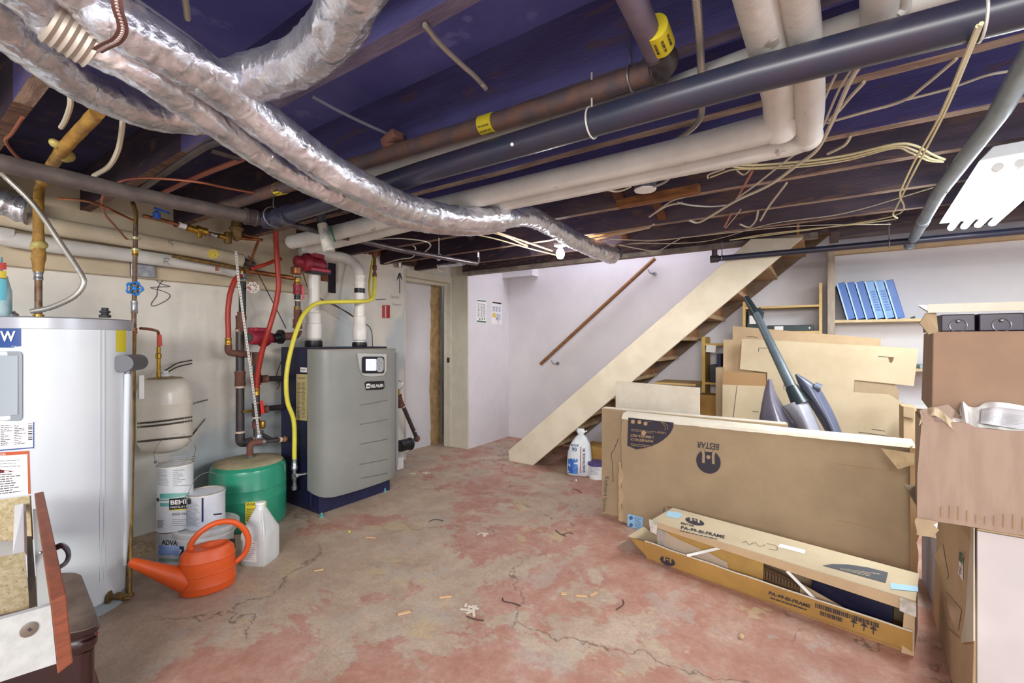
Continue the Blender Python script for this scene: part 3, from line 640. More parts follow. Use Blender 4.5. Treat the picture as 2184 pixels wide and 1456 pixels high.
# ---------------------------------------------------------------- surfaces for print
class Cyl:
    def __init__(s, c, r): s.c = V((c[0], c[1], 0)); s.r = r
    def px(s, px, py, h=0.0):
        r = ray(px, py); R = s.r+h; o = EYEP-s.c
        a = r.x**2+r.y**2; b = 2*(o.x*r.x+o.y*r.y); c = o.x**2+o.y**2-R*R; D = max(b*b-4*a*c, 0)
        return EYEP+r*((-b-math.sqrt(D))/(2*a))
def patch(sf, q, name, m, par, h=.001, n=8, th=.0, **k):
    """q: four view corners tl, tr, br, bl laid on the surface"""
    tl, tr, br, bl = [V(p) for p in q]; grid = []
    for j in range(n//2+1):
        v = j/(n//2); grid.append([sf.px(*(tl.lerp(bl, v).lerp(tr.lerp(br, v), i/n)), h) for i in range(n+1)])
    return MB().sheet(grid).obj(name, m, par, smooth=60, **k)
def rrect(x0, y0, x1, y1, r, n=5):
    o = []
    for cx, cy, a in ((x1-r, y0+r, -90), (x1-r, y1-r, 0), (x0+r, y1-r, 90), (x0+r, y0+r, 180)):
        for i in range(n+1):
            t = math.radians(a+90*i/n); o.append((cx+r*math.cos(t), cy+r*math.sin(t)))
    return o
def ppoly(sf, pts, name, m, par, h=.001, th=.0008, **k):
    P = [sf.px(p[0], p[1], h) for p in pts]; Q = [sf.px(p[0], p[1], h+th) for p in pts]
    return MB().hexa(P, Q).obj(name, m, par, smooth=False, **k)
def ptext(sf, s, p0, p1, hpx, name, m, par, h=.0015, up=None, bold=0.0, **k):
    c = bpy.data.curves.new('t', 'FONT'); c.body = s; c.size = 1; c.extrude = 0; c.offset = bold; c.resolution_u = 2
    o = bpy.data.objects.new('t', c); COL.objects.link(o); dg = bpy.context.evaluated_depsgraph_get()
    me = bpy.data.meshes.new_from_object(o.evaluated_get(dg)); bpy.data.objects.remove(o)
    b = MB(); b.b.from_mesh(me); bpy.data.meshes.remove(me)
    xs = [v.co.x for v in b.b.verts] or [0, 1]; x0, x1 = min(xs), max(xs)
    P0 = V(p0); P1 = V(p1); D = P1-P0; U = V(up) if up is not None else V((D.y, -D.x)).normalized()
    for v in b.b.verts:
        q = P0+D*((v.co.x-x0)/(x1-x0))+U*(v.co.y/.70*hpx); v.co = sf.px(q.x, q.y, h)
    return b.obj(name, m, par, smooth=False, **k)
def plines(sf, q, n, name, m, par, h=.0015, th=.35, rag=.3, seed=1, cols=1):
    """n ragged rows of fine print"""
    rnd = random.Random(seed); tl, tr, br, bl = [V(p) for p in q]; b = MB()
    for j in range(n):
        v0 = (j+.5-th/2)/n; v1 = (j+.5+th/2)/n
        for c in range(cols):
            u = c/cols+.02; e = (c+1)/cols-.03-rnd.random()*rag/cols
            while u < e:
                w = min(rnd.uniform(.04, .14), e-u)
                b.face([sf.px(*(tl.lerp(bl, v).lerp(tr.lerp(br, v), x)), h) for x, v in ((u, v0), (u+w, v0), (u+w, v1), (u, v1))])
                u += w+.018
    return b.obj(name, m, par, smooth=False)
# ---------------------------------------------------------------- water heater
HC = V((-3.08, .573, 0)); HR = .28; HT = 1.41
t = thing('water_heater', HC, 'tall white cylindrical water heater at the left edge with blue badge', 'water heater')
b = MB(); b.lathe([(HR*.96, .0), (HR*.97, .05), (HR, .06), (HR, HT-.05)], HC, 64, closed=True); b.obj('tank_body', M_appl, t, smooth=50)
b = MB(); b.lathe([(HR*.9, .0), (HR+.004, .0), (HR+.004, .04), (HR*.97, .05)], HC, 64); b.obj('base_ring', mat('heater_grey', '#8c9496', .5), t, smooth=50)
b = MB(); b.lathe([(HR, HT-.055), (HR+.005, HT-.053), (HR+.005, HT-.006), (HR-.006, HT), (.0, HT+.004)], HC, 64, closed=False); b.obj('top_cap', mat('heater_cap', '#a9abb2', .35, .3), t, smooth=50)
for sgn in (.0,):
    b = MB(); s0 = Cyl(HC, HR)
    for x in (213, 222): b.prism([s0.px(x, 700, 0), s0.px(x+1.5, 700, 0), s0.px(x+1.5, 700, .003), s0.px(x, 700, .003)], V((0, 0, -1.2)))
    b.obj('seam_rib', M_appl, t, smooth=False)
hs = Cyl(HC, HR)
bd = patch(hs, ((-40,697),(30,697),(30,741),(-40,741)), 'badge', M_blue, t)
patch(hs, ((28,698),(45,700),(45,738),(28,740)), 'badge_edge', M_blue, bd)
ptext(hs, 'W', (0, 727), (33, 727), 21, 'badge_letter', M_white, bd, h=.0035, bold=.03)
ptext(hs, 'JOHN', (24, 739), (35, 739), 2.2, 'badge_print', M_white, bd, h=.0035)
pn = ppoly(hs, rrect(-40, 749, 47, 897, 9), 'access_panel', mat('panel_grey', '#8f979d', .45), t, h=.001, th=.006)
patch(hs, ((-40,758),(38,758),(38,884),(-40,890)), 'panel_inset', mat('panel_grey2', '#a0a9b0', .4), pn, h=.008)
lb = patch(hs, ((-30,903),(72,900),(72,956),(-30,964)), 'rating_label', M_paper, t, h=.001)
plines(hs, ((-30,907),(58,904),(58,946),(-30,954)), 12, 'fine_print', M_ink, lb, cols=3, rag=.6)
b = MB()
for k in range(9):
    y = 903+k*4; b.face([hs.px(*p, .0018) for p in ((60,y),(69,y),(69,y+(1.2+k % 3*.7)),(60,y+(1.2+k % 3*.7)))])
b.obj('barcode', M_ink, lb, smooth=False)
patch(hs, ((-30,961),(72,953),(72,955.5),(-30,964)), 'label_border', M_blue, lb, h=.0012)
ppoly(hs, ((70.5,900),(72.5,900),(72.5,956),(70.5,956)), 'label_border', M_blue, lb, h=.0012)
lb = patch(hs, ((-40,967),(62,961),(64,1053),(-40,1066)), 'warning_label', M_paper, t, h=.001)
om = mat('label_orange', '#b9552e', .6)
patch(hs, ((-40,967),(62,961),(62,968),(-40,974)), 'orange_border', om, lb, h=.002, n=20)
ppoly(hs, ((58,961),(62,961),(65,1053),(60,1053)), 'orange_border', om, lb, h=.0014)
ptext(hs, 'DANGER', (-32, 973), (13, 970), 4, 'warning_heading', M_white, lb, h=.0028)
ppoly(hs, ((-20,1008),(0,1001),(30,1005),(0,1009)), 'red_wedge', mat('label_dark_red', '#6b1f24', .6), lb, h=.0018)
plines(hs, ((-38,982),(50,977),(52,996),(-38,1000)), 3, 'fine_print', M_ink, lb, seed=4, th=.15)
plines(hs, ((-38,1012),(54,1006),(56,1048),(-38,1060)), 9, 'fine_print', M_ink, lb, seed=2)
patch(hs, ((248,700),(269,701),(269,750),(248,750)), 'yellow_sticker', M_yl, t, h=.0012)
# relief valve housing, discharge tube
c = hs.px(262, 775, .03); c2 = at(296, 772, d=2.42)
b = MB(); b.tube([c, c2], .042, 16); b.obj('relief_valve', mat('valve_grey', '#5d5f66', .5), t)
c = at(273, 790, d=2.28); MB().cyl(c, c-V((0, 0, .03)), .014, 12).obj('valve_nut', M_steel, t)
b = MB(); b.tube([at(272, 797, d=2.27), at(263, 1205, d=2.27)], .0135, 12); b.obj('discharge_tube', M_appl, t)
b = MB(); b.box(at(300, 800, d=2.45)-V((.01, .01, 0)), at(300, 850, d=2.45)+V((.012, .012, 0))); b.obj('valve_tag', M_paper, t, smooth=False)
# fittings on top
c = V((-2.98, .68, HT)); c = at(224, 677, Z=HT); b = MB(); b.lathe([(.022, 0), (.022, .012), (.014, .014), (.014, .02), (.02, .022), (.02, .03), (.013, .032), (.013, .045)], V((c.x, c.y, HT)), 12); b.obj('black_nipple', M_black, t, smooth=20)
c = at(20, 667, d=2.13); MB().lathe([(.03, 0), (.032, .02), (.02, .03), (.02, .035)], V((c.x, c.y, HT-.0)), 12).obj('top_fitting', M_steel, t)
dv = hs.px(233, 1273, 0); nz = V((dv.x-HC.x, dv.y-HC.y, 0)).normalized()
b = MB(); b.lathe([(.03, 0), (.03, .004), (.012, .006), (.012, .03), (.018, .032), (.018, .05), (.01, .055), (.01, .1)], dv, 14, axis=nz.lerp(V((.3, .8, 0)), .5)); b.obj('drain_valve', M_olive, t)
# rusty supply pipe with yellow foam
t = thing('water_pipe', at(82, 650, d=2.25), 'rusty supply pipe lumpy with yellow foam rising from the white heater', 'pipe')
zt = V((at(82, 660, d=2.25).x, at(82, 660, d=2.25).y, HT))
def vat(px, py, base): return V((base.x, base.y, zat(px, py, base)))
v1 = vat(82, 560, zt); v2 = vat(85, 440, zt); v3 = at(86, 400, d=2.3)
MB().tube([zt, v1], .0145, 14).obj('bare_pipe', mat('rust_steel_mix', '#6b4a2e', .55, .4, c2='#8a7a6a', scale=18, bump=.3), t)
coupling(vat(82, 588, zt), (0, 0, 1), .017, .04, M_steel, t, 'joint'); coupling(zt+V((0, 0, .012)), (0, 0, 1), .02, .025, M_brass, t, 'joint')
fp = sub(sm([vat(82, 580, zt), vat(82, 545, zt), vat(83, 500, zt), vat(84, 440, zt), at(88, 392, d=2.32), at(130, 325, Z=2.03), at(165, 285, Z=2.05), at(208, 240, Z=2.06)], 8), .012)
def foamr(i, k, p):
    a = k/16*math.pi*2; big = 1.3*math.exp(-((i-9)/5)**2)*(.5+.6*noise.noise(V((math.cos(a)*2, math.sin(a)*2, i*.4))))+.6*math.exp(-((i-44)/3)**2)
    return .0205*(1+.1*noise.noise(V((math.cos(a)*3, math.sin(a)*3, i*.3)))+max(big, 0)*.5)
MB().tube(fp, .024, 16, rad=foamr).obj('foam_sleeve', M_yfoam, t, smooth=60)
M_blob = mat('foam_blob', '#b5a765', .45, c2='#a3924f', scale=14, bump=.5, bscale=20)
for (x, y, s_, dx, dy) in ((80,522,.034,-.2,0), (92,528,.028,.5,.1), (84,548,.026,.3,-.5), (97,560,.017,.6,-.4), (140,330,.026,.5,.2), (120,306,.02,-.5,.5)):
    q_ = vat(x, y, zt) if y > 500 else at(x, y, Z=2.035)
    b = MB(); b.ball(q_, s_, 16, .8)
    for v_ in b.b.verts: v_.co = q_+(v_.co-q_)*(1+.45*noise.noise(v_.co*30+V((x, 0, 0))))
    b.obj('foam_blob', M_blob, t, smooth=80)
t = MB(); pb = sub(sub(sm(pts_at([(-15,352,2.0),(20,385,2.05),(75,440,2.1),(130,520,2.13),(170,580,2.14),(178,605,2.14),(158,632,2.13),(110,655,2.12),(66,664,2.1)], d=0), 8), .05), .006)
t.tube(pb, .011, 12, rad=[.0125 if i % 2 else .0105 for i in range(len(pb))]).obj('cable', M_bx, label='fat ribbed armoured cable curving down onto the top of the white water heater', category='cable')
b = MB(); c = at(8, 660, d=2.1); c = V((c.x, c.y, HT+.004)); b.lathe([(.045, 0), (.05, .01), (.05, .12), (.036, .19), (.02, .22), (.016, .24), (.02, .25), (.02, .28)], c-V((.02, .02, 0)), 20)
t = b.obj('plastic_bottle', mat('bottle_blue', '#b9cfd4', .35, c2='#86b4bf', scale=14), label='half-hidden plastic bottle with a colourful label standing on the water heater', category='bottle')
bs = Cyl(c-V((.02, .02, 0)), .051)
for y0, y1, cc in ((560, 575, '#b8443c'), (578, 592, '#d2b83c'), (596, 640, '#63b3c4')):
    patch(bs, ((-10,y0),(14,y0),(14,y1),(-10,y1)), 'label_stripe', mat('stripe'+cc, cc, .5), t)
# ---------------------------------------------------------------- copper riser with blue handwheel
cb = at(275, 1274, d=2.27); ct = at(290, 440, d=2.62)
t = thing('water_pipe', V((cb.x, cb.y, cb.z)), 'long vertical brown copper pipe with a blue handwheel beside the heater', 'pipe')
def onr(py): return at(275+(290-275)*(1274-py)/834, py, d=2.27+.35*(1274-py)/834)
MB().tube([cb, onr(690)], .0125, 14).obj('lower_pipe', M_olive, t)
MB().tube([onr(690), onr(480)], .0115, 14).obj('upper_pipe', mat('tarnished_copper', '#6b5648', .5, .5, c2='#8a7460', scale=14), t)
MB().tube(sub(sm([onr(482), onr(455), at(286, 440, d=2.62), at(281, 425, d=2.62), at(278, 400, Z=2.05)]), .02), .011, 12).obj('bent_top', M_olive, t)
coupling(onr(705), (0, 0, 1), .0155, .03, M_copper, t, 'joint'); coupling(onr(655), (0, 0, 1), .015, .07, M_steel, t, 'joint'); coupling(onr(540), (0, 0, 1), .014, .03, M_brass, t, 'joint')
MB().tube([cb, at(262, 1276, d=2.25), at(250, 1272, d=2.2)], .012, 12).obj('bottom_elbow', M_olive, t)
for y in (508, 533):
    c = onr(y); b = MB(); b.bar(c-RT*.03, c+RT*.03, .018, .006); b.cyl(c-V((0, 0, .008)), c+V((0, 0, .008)), .018, 12); b.obj('pipe_bracket', mat('bracket_zinc', '#b9b48f', .4, .6), t)
def wheel(c, ax, R, m, par=None, name='handwheel', n=5, lobes=True, **k):
    c = V(c); ax = V(ax).normalized(); q = V((0, 0, 1)).rotation_difference(ax); b = MB()
    N_ = 60; pts = [c+q @ V((math.cos(2*math.pi*i/N_)*R*(1+(.13*math.cos(n*2*math.pi*i/N_) if lobes else 0)), math.sin(2*math.pi*i/N_)*R*(1+(.13*math.cos(n*2*math.pi*i/N_) if lobes else 0)), 0)) for i in range(N_+1)]
    b.tube(pts, R*.13, 8, caps=False)
    for i in range(n):
        a = 2*math.pi*i/n; b.tube([c, c+q @ V((math.cos(a)*R, math.sin(a)*R, 0))], R*.12, 6)
    b.lathe([(R*.28, -R*.25), (R*.28, R*.15), (R*.2, R*.2)], c, 12, axis=ax); b.cyl(c, c-ax*R*3.2, R*.16, 8)
    return b.obj(name, m, par, **k)
c = onr(615); MB().lathe([(.012, -.03), (.021, -.02), (.021, .02), (.012, .03)], c, 10).obj('valve_body', M_olive, t)
tc_ = (EYEP-c).normalized(); MB().cyl(c, c+tc_*.03, .008, 10).obj('valve_stem', M_brass, t)
wheel(c+tc_*.035, tc_, .034, mat('blue_wheel', '#2274c4', .4), t, 'blue_handwheel')
# small branch to the expansion tank
c0 = onr(697); cT = at(338, 830, X=-3.45)
t2 = thing('water_pipe', V((cT.x, cT.y, 1.1)), 'small copper branch with a red lever valve on top of the cream tank', 'pipe')
e = V((cT.x, cT.y, zat(338, 706, cT))); MB().tube(bez_corner([at(300, 700, d=2.6), at(322, 702, d=2.7), e, V((e.x, e.y, e.z-.12))], .03), .0085, 10).obj('copper_tube', M_copper, t2)
b = MB(); z0 = e.z-.12; b.lathe([(.01, 0), (.016, .005), (.016, .03), (.01, .035)], V((e.x, e.y, zat(338, 765, e))), 10); b.lathe([(.011, 0), (.02, .005), (.02, .02), (.012, .03), (.012, .05)], V((e.x, e.y, zat(338, 815, e))), 10)
b.cyl(V((e.x, e.y, zat(338, 825, e))), V((e.x, e.y, e.z-.1)), .011, 12); b.obj('brass_valve', M_brass, t2)
c = at(339, 727, X=-3.42); b = MB(); b.prism([c+V((0, -.012, .04)), c+V((0, .012, .04)), c+V((0, .015, -.03)), c+V((0, -.01, -.035))], V((.01, 0, 0))); b.obj('red_lever', mat('lever_red', '#cf3a2a', .4), t2, bevel=.003)
# ---------------------------------------------------------------- cream expansion tank strapped to the wall
EC, ER = cylc(290, 411, d=2.92); EC = V((EC.x, EC.y, .58))
t = thing('expansion_tank', EC, 'cream expansion tank chained to the wall behind the paint cans', 'tank')
H_ = 1.07-.58
MB().lathe([(0, 0), (ER*.5, .01), (ER*.85, .035), (ER*.98, .08), (ER, .11), (ER, H_*.64), (ER*1.012, H_*.65), (ER*1.012, H_*.68), (ER, H_*.69), (ER, H_-.1), (ER*.93, H_-.05), (ER*.7, H_-.012), (ER*.3, H_), (0, H_+.002)], EC, 48).obj('tank_body', M_cream, t, smooth=50)
MB().lathe([(.0, 0), (ER*.6, -.008), (ER*.68, -.016), (ER*.3, 0)], EC+V((0, 0, H_+.004)), 40).obj('dust_film', M_dust, t)
MB().lathe([(.025, 0), (.025, .02), (.018, .025), (.018, .04)], EC+V((0, 0, H_)), 14).obj('neck', M_white, t)
def chain(pts, L, m, label, group, r=.0016, w=.005):
    P = sub(pts, L); b = MB()
    for i, (p, q) in enumerate(zip(P, P[1:])):
        d = (q-p).normalized(); s_ = d.cross(V((0, 0, 1))).normalized() if i % 2 else V((0, 0, 1))
        m_ = (p+q)/2; R = [m_-d*L*.66+s_*0, m_-d*L*.35+s_*w, m_+d*L*.35+s_*w, m_+d*L*.66, m_+d*L*.35-s_*w, m_-d*L*.35-s_*w, m_-d*L*.66]
        b.tube(R, r, 5, caps=False)
    return b.obj('chain', m, label=label, category='chain', group=group)
es = Cyl(EC, ER+.004)
chain([es.px(x, 903-(x-292)*.12+1.2*math.sin((x-292)/35.), 0) for x in range(293, 411, 3)], .011, M_chain, 'thin dark chain wrapped round the cream tank', 'chains round the cream tank')
chain([es.px(x, 911-(x-292)*.12+1.2*math.sin((x-292)/35.), 0) for x in range(293, 411, 3)], .011, M_chain, 'thin dark chain wrapped round the cream tank', 'chains round the cream tank')
chain([es.px(x, 942-(x-292)*.1, 0) for x in range(293, 410, 3)]+[at(420, 915, X=WX+.02), at(438, 893, X=WX+.02)], .014, M_chain, 'dark chain low on the cream tank running up to a wall hook', None)['group'] = 'chains round the cream tank'
chain([at(410, 861, X=WX+.03), at(443, 852, X=WX+.01)], .014, M_chain, 'short dark chain end on the wall right of the cream tank', 'chains round the cream tank')
for k, (a_, b_) in enumerate((((345,795),(409,768)), ((350,798),(409,775)))):
    MB().tube(sub(sm([at(*a_, X=-3.5), at((a_[0]+b_[0])/2, a_[1]-20+k*4, X=-3.6), at(*b_, X=WX+.01)]), .01), .0045, 8).obj('threaded_rod', M_chain, label='dark ribbed strap end standing out behind the top of the cream tank', category='strap', group='straps over the cream tank')
# ---------------------------------------------------------------- green tank
GC, GR = cylc(443, 612, yb=1137)
t = thing('expansion_tank', GC, 'squat glossy green tank with a dusty top standing on the floor', 'tank')
GH = .455
MB().lathe([(GR*.9, 0), (GR*.97, .01), (GR*.985, .03), (GR*.985, GH*.44), (GR*.993, GH*.445), (GR*.993, GH*.46), (GR*.985, GH*.47), (GR*.985, GH*.60), (GR*.993, GH*.605), (GR*.993, GH*.62), (GR*.985, GH*.63), (GR*.985, GH-.07), (GR*.96, GH-.045), (GR*.88, GH-.022), (GR*.6, GH-.004), (0, GH)], GC, 64).obj('tank_body', M_green, t, smooth=24)
MB().lathe([(0, .002), (GR*.6, -.002), (GR*.86, -.015), (GR*.9, -.024)], GC+V((0, 0, GH)), 64, closed=False).obj('dust_film', mat('green_dust', '#b39f84', .95, c2='#8e8c6a', scale=5, c3='#4f8a66', c3_t=.68, s3=4), t, smooth=60)
gs = Cyl(GC, GR*.99)
lb = patch(gs, ((523,1071),(568,1067),(568,1112),(523,1116)), 'warning_label', M_yl, t, h=.0015)
ptext(gs, 'WARNING', (526, 1079), (565, 1076), 6, 'label_heading', M_ink, lb, h=.003)
plines(gs, ((525,1084),(565,1081),(565,1108),(525,1112)), 7, 'fine_print', M_ink, lb, h=.003)
# ---------------------------------------------------------------- boiler
t = thing('boiler', (-3.3, 2.33, 0), 'grey and black gas boiler with a lit blue display', 'boiler')
b = MB(); b.box((-3.62, 1.975, .03), (-3.2, 2.715, 1.255)); cab_ = b.obj('cabinet', M_blk2, t, smooth=False, bevel=.006)
b = MB(); b.box((-3.6, 1.985, 0), (-3.1, 2.66, .13)); b.obj('base', mat('boiler_base', '#23264a', .4, c2='#1b1d3a', scale=5), t, smooth=False, bevel=.004)
out = [(-3.21, 1.955), (-3.14, 1.958), (-3.09, 1.972), (-3.05, 2.0), (-3.02, 2.05), (-3.005, 2.12), (-2.995, 2.25), (-2.993, 2.35), (-2.998, 2.48), (-3.01, 2.58), (-3.03, 2.655), (-3.06, 2.69), (-3.21, 2.69)]
rows = []
for z, sx, dz in ((.125, .97, 1), (.14, 1, 1), (.30, 1, 0), (.7, 1, 0), (1.15, 1, 0), (1.215, .995, 0), (1.235, .97, 0)):
    rows.append([V((-3.21+(x+3.21)*sx, y, z+(dz*.045*(1-min(1, (x+3.21)/.18))))) for x, y in out])
sh = MB(); sh.sheet(rows); sh.face(rows[-1]); sh.face(rows[0][::-1]); shell = sh.obj('front_shell', M_grey, t, smooth=50)
b = MB(); b.prism([(-3.21, 2.69, .2), (-3.06, 2.69, .2), (-3.05, 2.712, .2), (-3.21, 2.716, .2)], (0, 0, 1.0)); b.obj('side_trim', mat('boiler_trim', '#7b7c7c', .45), t, smooth=40, bevel=.004)
b = MB(); b.prism([(x*.999-.002, y, 1.236) for x, y in out], (0, 0, .004)); b.obj('dust_film', M_dust, t, smooth=False)
fp_ = Plane((-2.995, 2.3, .8), (1, 0, 0), (0, 1, 0))
for y0 in (864, 905, 947, 990, 1020):
    b = MB()
    P_ = [fp_.px(767+6.1*q_, y0-1.1*q_, .0) for q_ in range(11)]
    for p in P_:
        for (xa_, ya_), (xb_, yb_) in zip(out, out[1:]):
            if ya_ <= p.y <= yb_: p.x = xa_+(xb_-xa_)*(p.y-ya_)/(yb_-ya_)+.001
    for p, q in zip(P_, P_[1:]): b.bar(p+V((-.001, 0, 0)), q+V((-.001, 0, 0)), .005, .005)
    b.obj('moulded_groove', mat('groove_dark', '#585a5a', .5), shell, smooth=False)
bz = ppoly(fp_, [(760,753),(822,755),(822,790),(816,800),(790,803),(772,800),(766,788)], 'display_bezel', mat('bezel_silver', '#b9bab9', .35, .3), t, h=.002, th=.012)
ppoly(fp_, rrect(769, 760, 817, 796, 5), 'display_frame', M_black, bz, h=.014, th=.003)
ppoly(fp_, rrect(777, 765, 799, 790, 1.5), 'screen', emis('screen_blue', '#5d7fe6', .9), bz, h=.018, th=.001)
ppoly(fp_, rrect(799, 762, 815, 793, 7), 'keypad', mat('keypad_grey', '#9a9b9c', .4), bz, h=.018, th=.002)
b = MB()
for x, y in ((803,770),(803,780),(799.5,775),(807,775),(803,786)): b.ball(fp_.px(x+2, y, .021), .004, 8)
b.obj('buttons', M_black, bz)
plines(fp_, ((779,767),(797,767),(797,788),(779,788)), 5, 'screen_text', mat('screen_ink', '#c9d6ff', .5), bz, h=.0195)
lg = ppoly(fp_, [(777,817),(781,813),(818,812),(819,826),(815,830),(780,832)], 'name_plate', M_black, t, h=.002, th=.005)
ppoly(fp_, ((780,818),(788,817.5),(788,827.5),(780,828)), 'logo_square', M_paper, lg, h=.0075)
ptext(fp_, 'WM', (781, 826), (787, 825.5), 5, 'logo_letters', M_black, lg, h=.0095, bold=.03)
ptext(fp_, 'WEIL-McLAIN', (789, 827), (816, 824.5), 7, 'plate_lettering', M_paper, lg, h=.0085, bold=.02)
sp2 = Plane((-3.4, 1.975, .7), (0, -1, 0), (1, 0, 0))
lb = ppoly(sp2, ((632,797),(656,798),(655,897),(632,895)), 'rating_plate', mat('plate_gold', '#b9a978', .5), cab_, h=.001)
plines(sp2, ((634,815),(653,815),(653,892),(634,890)), 26, 'fine_print', M_ink, lb, h=.0025, cols=2)
ptext(sp2, 'WEIL-McLAIN', (637, 808), (651, 808), 4, 'plate_heading', M_ink, lb, h=.0025)
lb = ppoly(sp2, ((641,783),(655,784),(655,794),(641,793)), 'white_sticker', M_paper, cab_, h=.001)
plines(sp2, ((642,786),(654,786),(654,792),(642,792)), 2, 'fine_print', M_ink, lb, h=.0025)
for x, y in ((691,1101),(826,1047)): 
    c = at(x, y, Z=.01); MB().lathe([(.018, 0), (.018, .008), (.008, .01), (.008, .03)], V((c.x-.03, c.y+.0, 0)), 10).obj('levelling_foot', mat('teal_foot', '#5f9c98', .5), t)
# flue pipes on the boiler
def vpipe(px_, y0, y1, X, r, m, name, par, seg=20):
    p = at(px_, y0, X=X); q = V((p.x, p.y, zat(px_, y1, p))); o = MB().cyl(p, q, r, seg).obj(name, m, par); return p, q
f1 = thing('flue_pipe', at(669, 733, X=-3.5), 'straight white plastic flue pipe rising behind the upper red pump', 'pipe', 'white flue pipes on the boiler')
p1 = at(669, 734, X=-3.5); p1.z = 1.255; q1 = V((p1.x, p1.y, 1.95))
MB().cyl(p1, q1, .047, 24).obj('pipe_run', M_pvc, f1)
MB().lathe([(.066, 0), (.07, .01), (.068, .05), (.06, .055)], p1, 24).obj('black_collar', M_black, f1)
MB().lathe([(.05, .06), (.062, .07), (.066, .13), (.066, .19), (.058, .2), (.058, .28), (.05, .285)], p1, 24).obj('coupling', M_pvc, f1)
f2 = thing('flue_pipe', at(768, 740, X=-3.3), 'white plastic flue pipe with black tape that elbows left near the ceiling', 'pipe', 'white flue pipes on the boiler')
p2 = at(767, 742, X=-3.3); p2.z = 1.255
tz = zat(768, 590, p2); el = [p2, V((p2.x, p2.y, tz)), at(762, 566, X=-3.34), at(735, 548, X=-3.42), at(700, 545, X=-3.5), at(640, 532, X=-3.55)]
MB().tube(bez_corner([p2, el[1]]+el[2:], .08, 6), .043, 24).obj('pipe_run', M_pvc, f2)
MB().lathe([(.06, 0), (.064, .01), (.06, .04)], p2, 24).obj('black_collar', M_black, f2)
MB().lathe([(.046, .05), (.056, .06), (.059, .09), (.059, .17), (.052, .18), (.052, .26), (.046, .265)], p2, 24).obj('coupling', M_pvc, f2)
zt_ = zat(768, 620, p2); MB().lathe([(.0435, -.02), (.045, -.02), (.045, .02), (.0435, .02)], V((p2.x, p2.y, zt_)), 24).obj('black_tape', M_black, f2)
for py_ in (590, 604): MB().lathe([(.0435, -.01), (.049, -.01), (.05, .01), (.0435, .012)], V((p2.x, p2.y, zat(768, py_, p2))), 24).obj('elbow_collar', M_pvc, f2)
# ---------------------------------------------------------------- yellow gas hose
hx = -3.34
yh = [at(x, y, X=X) for x, y, X in ((628,978,-3.3),(627,900,-3.3),(613,855,-3.3),(611,800,-3.3),(622,740,-3.31),(637,693,-3.33),(652,665,-3.35),(680,646,-3.36),(740,643,-3.2),(785,641,-3.2),(797,628,-3.25),(799,590,-3.35))]
t = thing('gas_hose', yh[0], 'bright yellow gas hose snaking up the boiler side and across the flue', 'hose')
MB().tube(sub(sm(yh, 8), .02), .0165, 14).obj('hose', M_yel, t)
c = yh[0]; MB().lathe([(.018, 0), (.02, -.02), (.02, -.05), (.024, -.055), (.024, -.08), (.015, -.085), (.015, -.11), (.02, -.115), (.02, -.15), (.014, -.16), (.014, -.2), (.02, -.205), (.02, -.235), (.01, -.24)], c, 12).obj('lower_fittings', M_steel, t)
MB().tube([c-V((0, 0, .13)), c-V((-.04, 0, .12))], .014, 10).obj('side_tap', M_steel, t)
MB().tube([c-V((-.03, 0, .12)), V((-3.24, 1.985, c.z-.12))], .011, 10).obj('side_nipple', M_steel, t)
c = yh[-1]; MB().lathe([(.017, -.01), (.02, .0), (.02, .03), (.014, .035), (.014, .06), (.02, .065), (.02, .1), (.014, .11), (.014, .17), (.022, .18), (.022, .23)], c, 10).obj('upper_fittings', M_rust, t)
c = at(655, 690, X=-3.3); 
MB().tube(sub(sm([at(790,640,X=-3.42),at(788,600,X=-3.45),at(800,530,X=-3.45),at(815,495,X=-3.3)]), .03), .010, 8).obj('hose', mat('yellow_thin', '#cdbf3e', .5), label='thin yellow hose running up behind the fittings to the ceiling', category='hose')
# ---------------------------------------------------------------- black and rust pipework
PWX = -3.55
t = thing('heating_pipe', at(512, 945, X=PWX), 'black iron riser with rust-brown unions beside the white perforated strap', 'pipe')
def vp(px_, y0, y1, r, m, name, X=PWX, par=None, seg=14, dx=0):
    p = at(px_, y0, X=X); q = at(px_+dx, y1, X=X); q.z = zat(px_, y1, p) if not dx else q.z
    return MB().cyl(p, q, r, seg).obj(name, m, par)
vp(512, 930, 700, .0285, M_iron2, 'pipe_run', par=t)
vp(517, 672, 600, .024, M_black, 'taped_pipe', par=t)
def fit(px_, py_, r, l, m, par, X=PWX, ax=(0, 0, 1), name='fitting'):
    return coupling(at(px_, py_, X=X), ax, r, l, m, par, name)
fit(512, 807, .034, .11, M_rust, t, name='union'); fit(514, 690, .034, .12, M_rust, t, name='union'); fit(515, 672, .027, .05, M_rust, t)
M_band = mat('joint_tape', '#cdb9a8', .7)
for y in (705, 793, 825, 921): fit(512, y, .0305, .014, M_band, t, name='joint_tape')
MB().tube(bez_corner([at(512,925,X=PWX), at(512,945,X=PWX), at(545,940,X=PWX)], .06), .032, 14).obj('elbow', M_iron2, t)
fit(541, 940, .03, .02, M_band, t, ax=(0, 1, .05), name='joint_tape')
fit(518, 590, .024, .05, M_steel, t); fit(518, 578, .02, .03, M_brass, t)
t = thing('heating_pipe', at(545, 930, X=PWX+.04), 'shorter black riser with red lever valve just left of the boiler', 'pipe')
X2 = PWX+.05
vp(547, 930, 760, .022, M_iron2, 'pipe_run', X2, t)
for y, l in ((765, .1), (808, .09), (873, .1), (905, .05)): fit(547, y, .029, l, M_rust if y != 873 else M_iron2, t, X2)
for y in (772, 829, 859, 890, 902): fit(547, y, .027, .013, M_band, t, X2, name='joint_tape')
fit(552, 925, .03, .05, M_steel, t, X2)
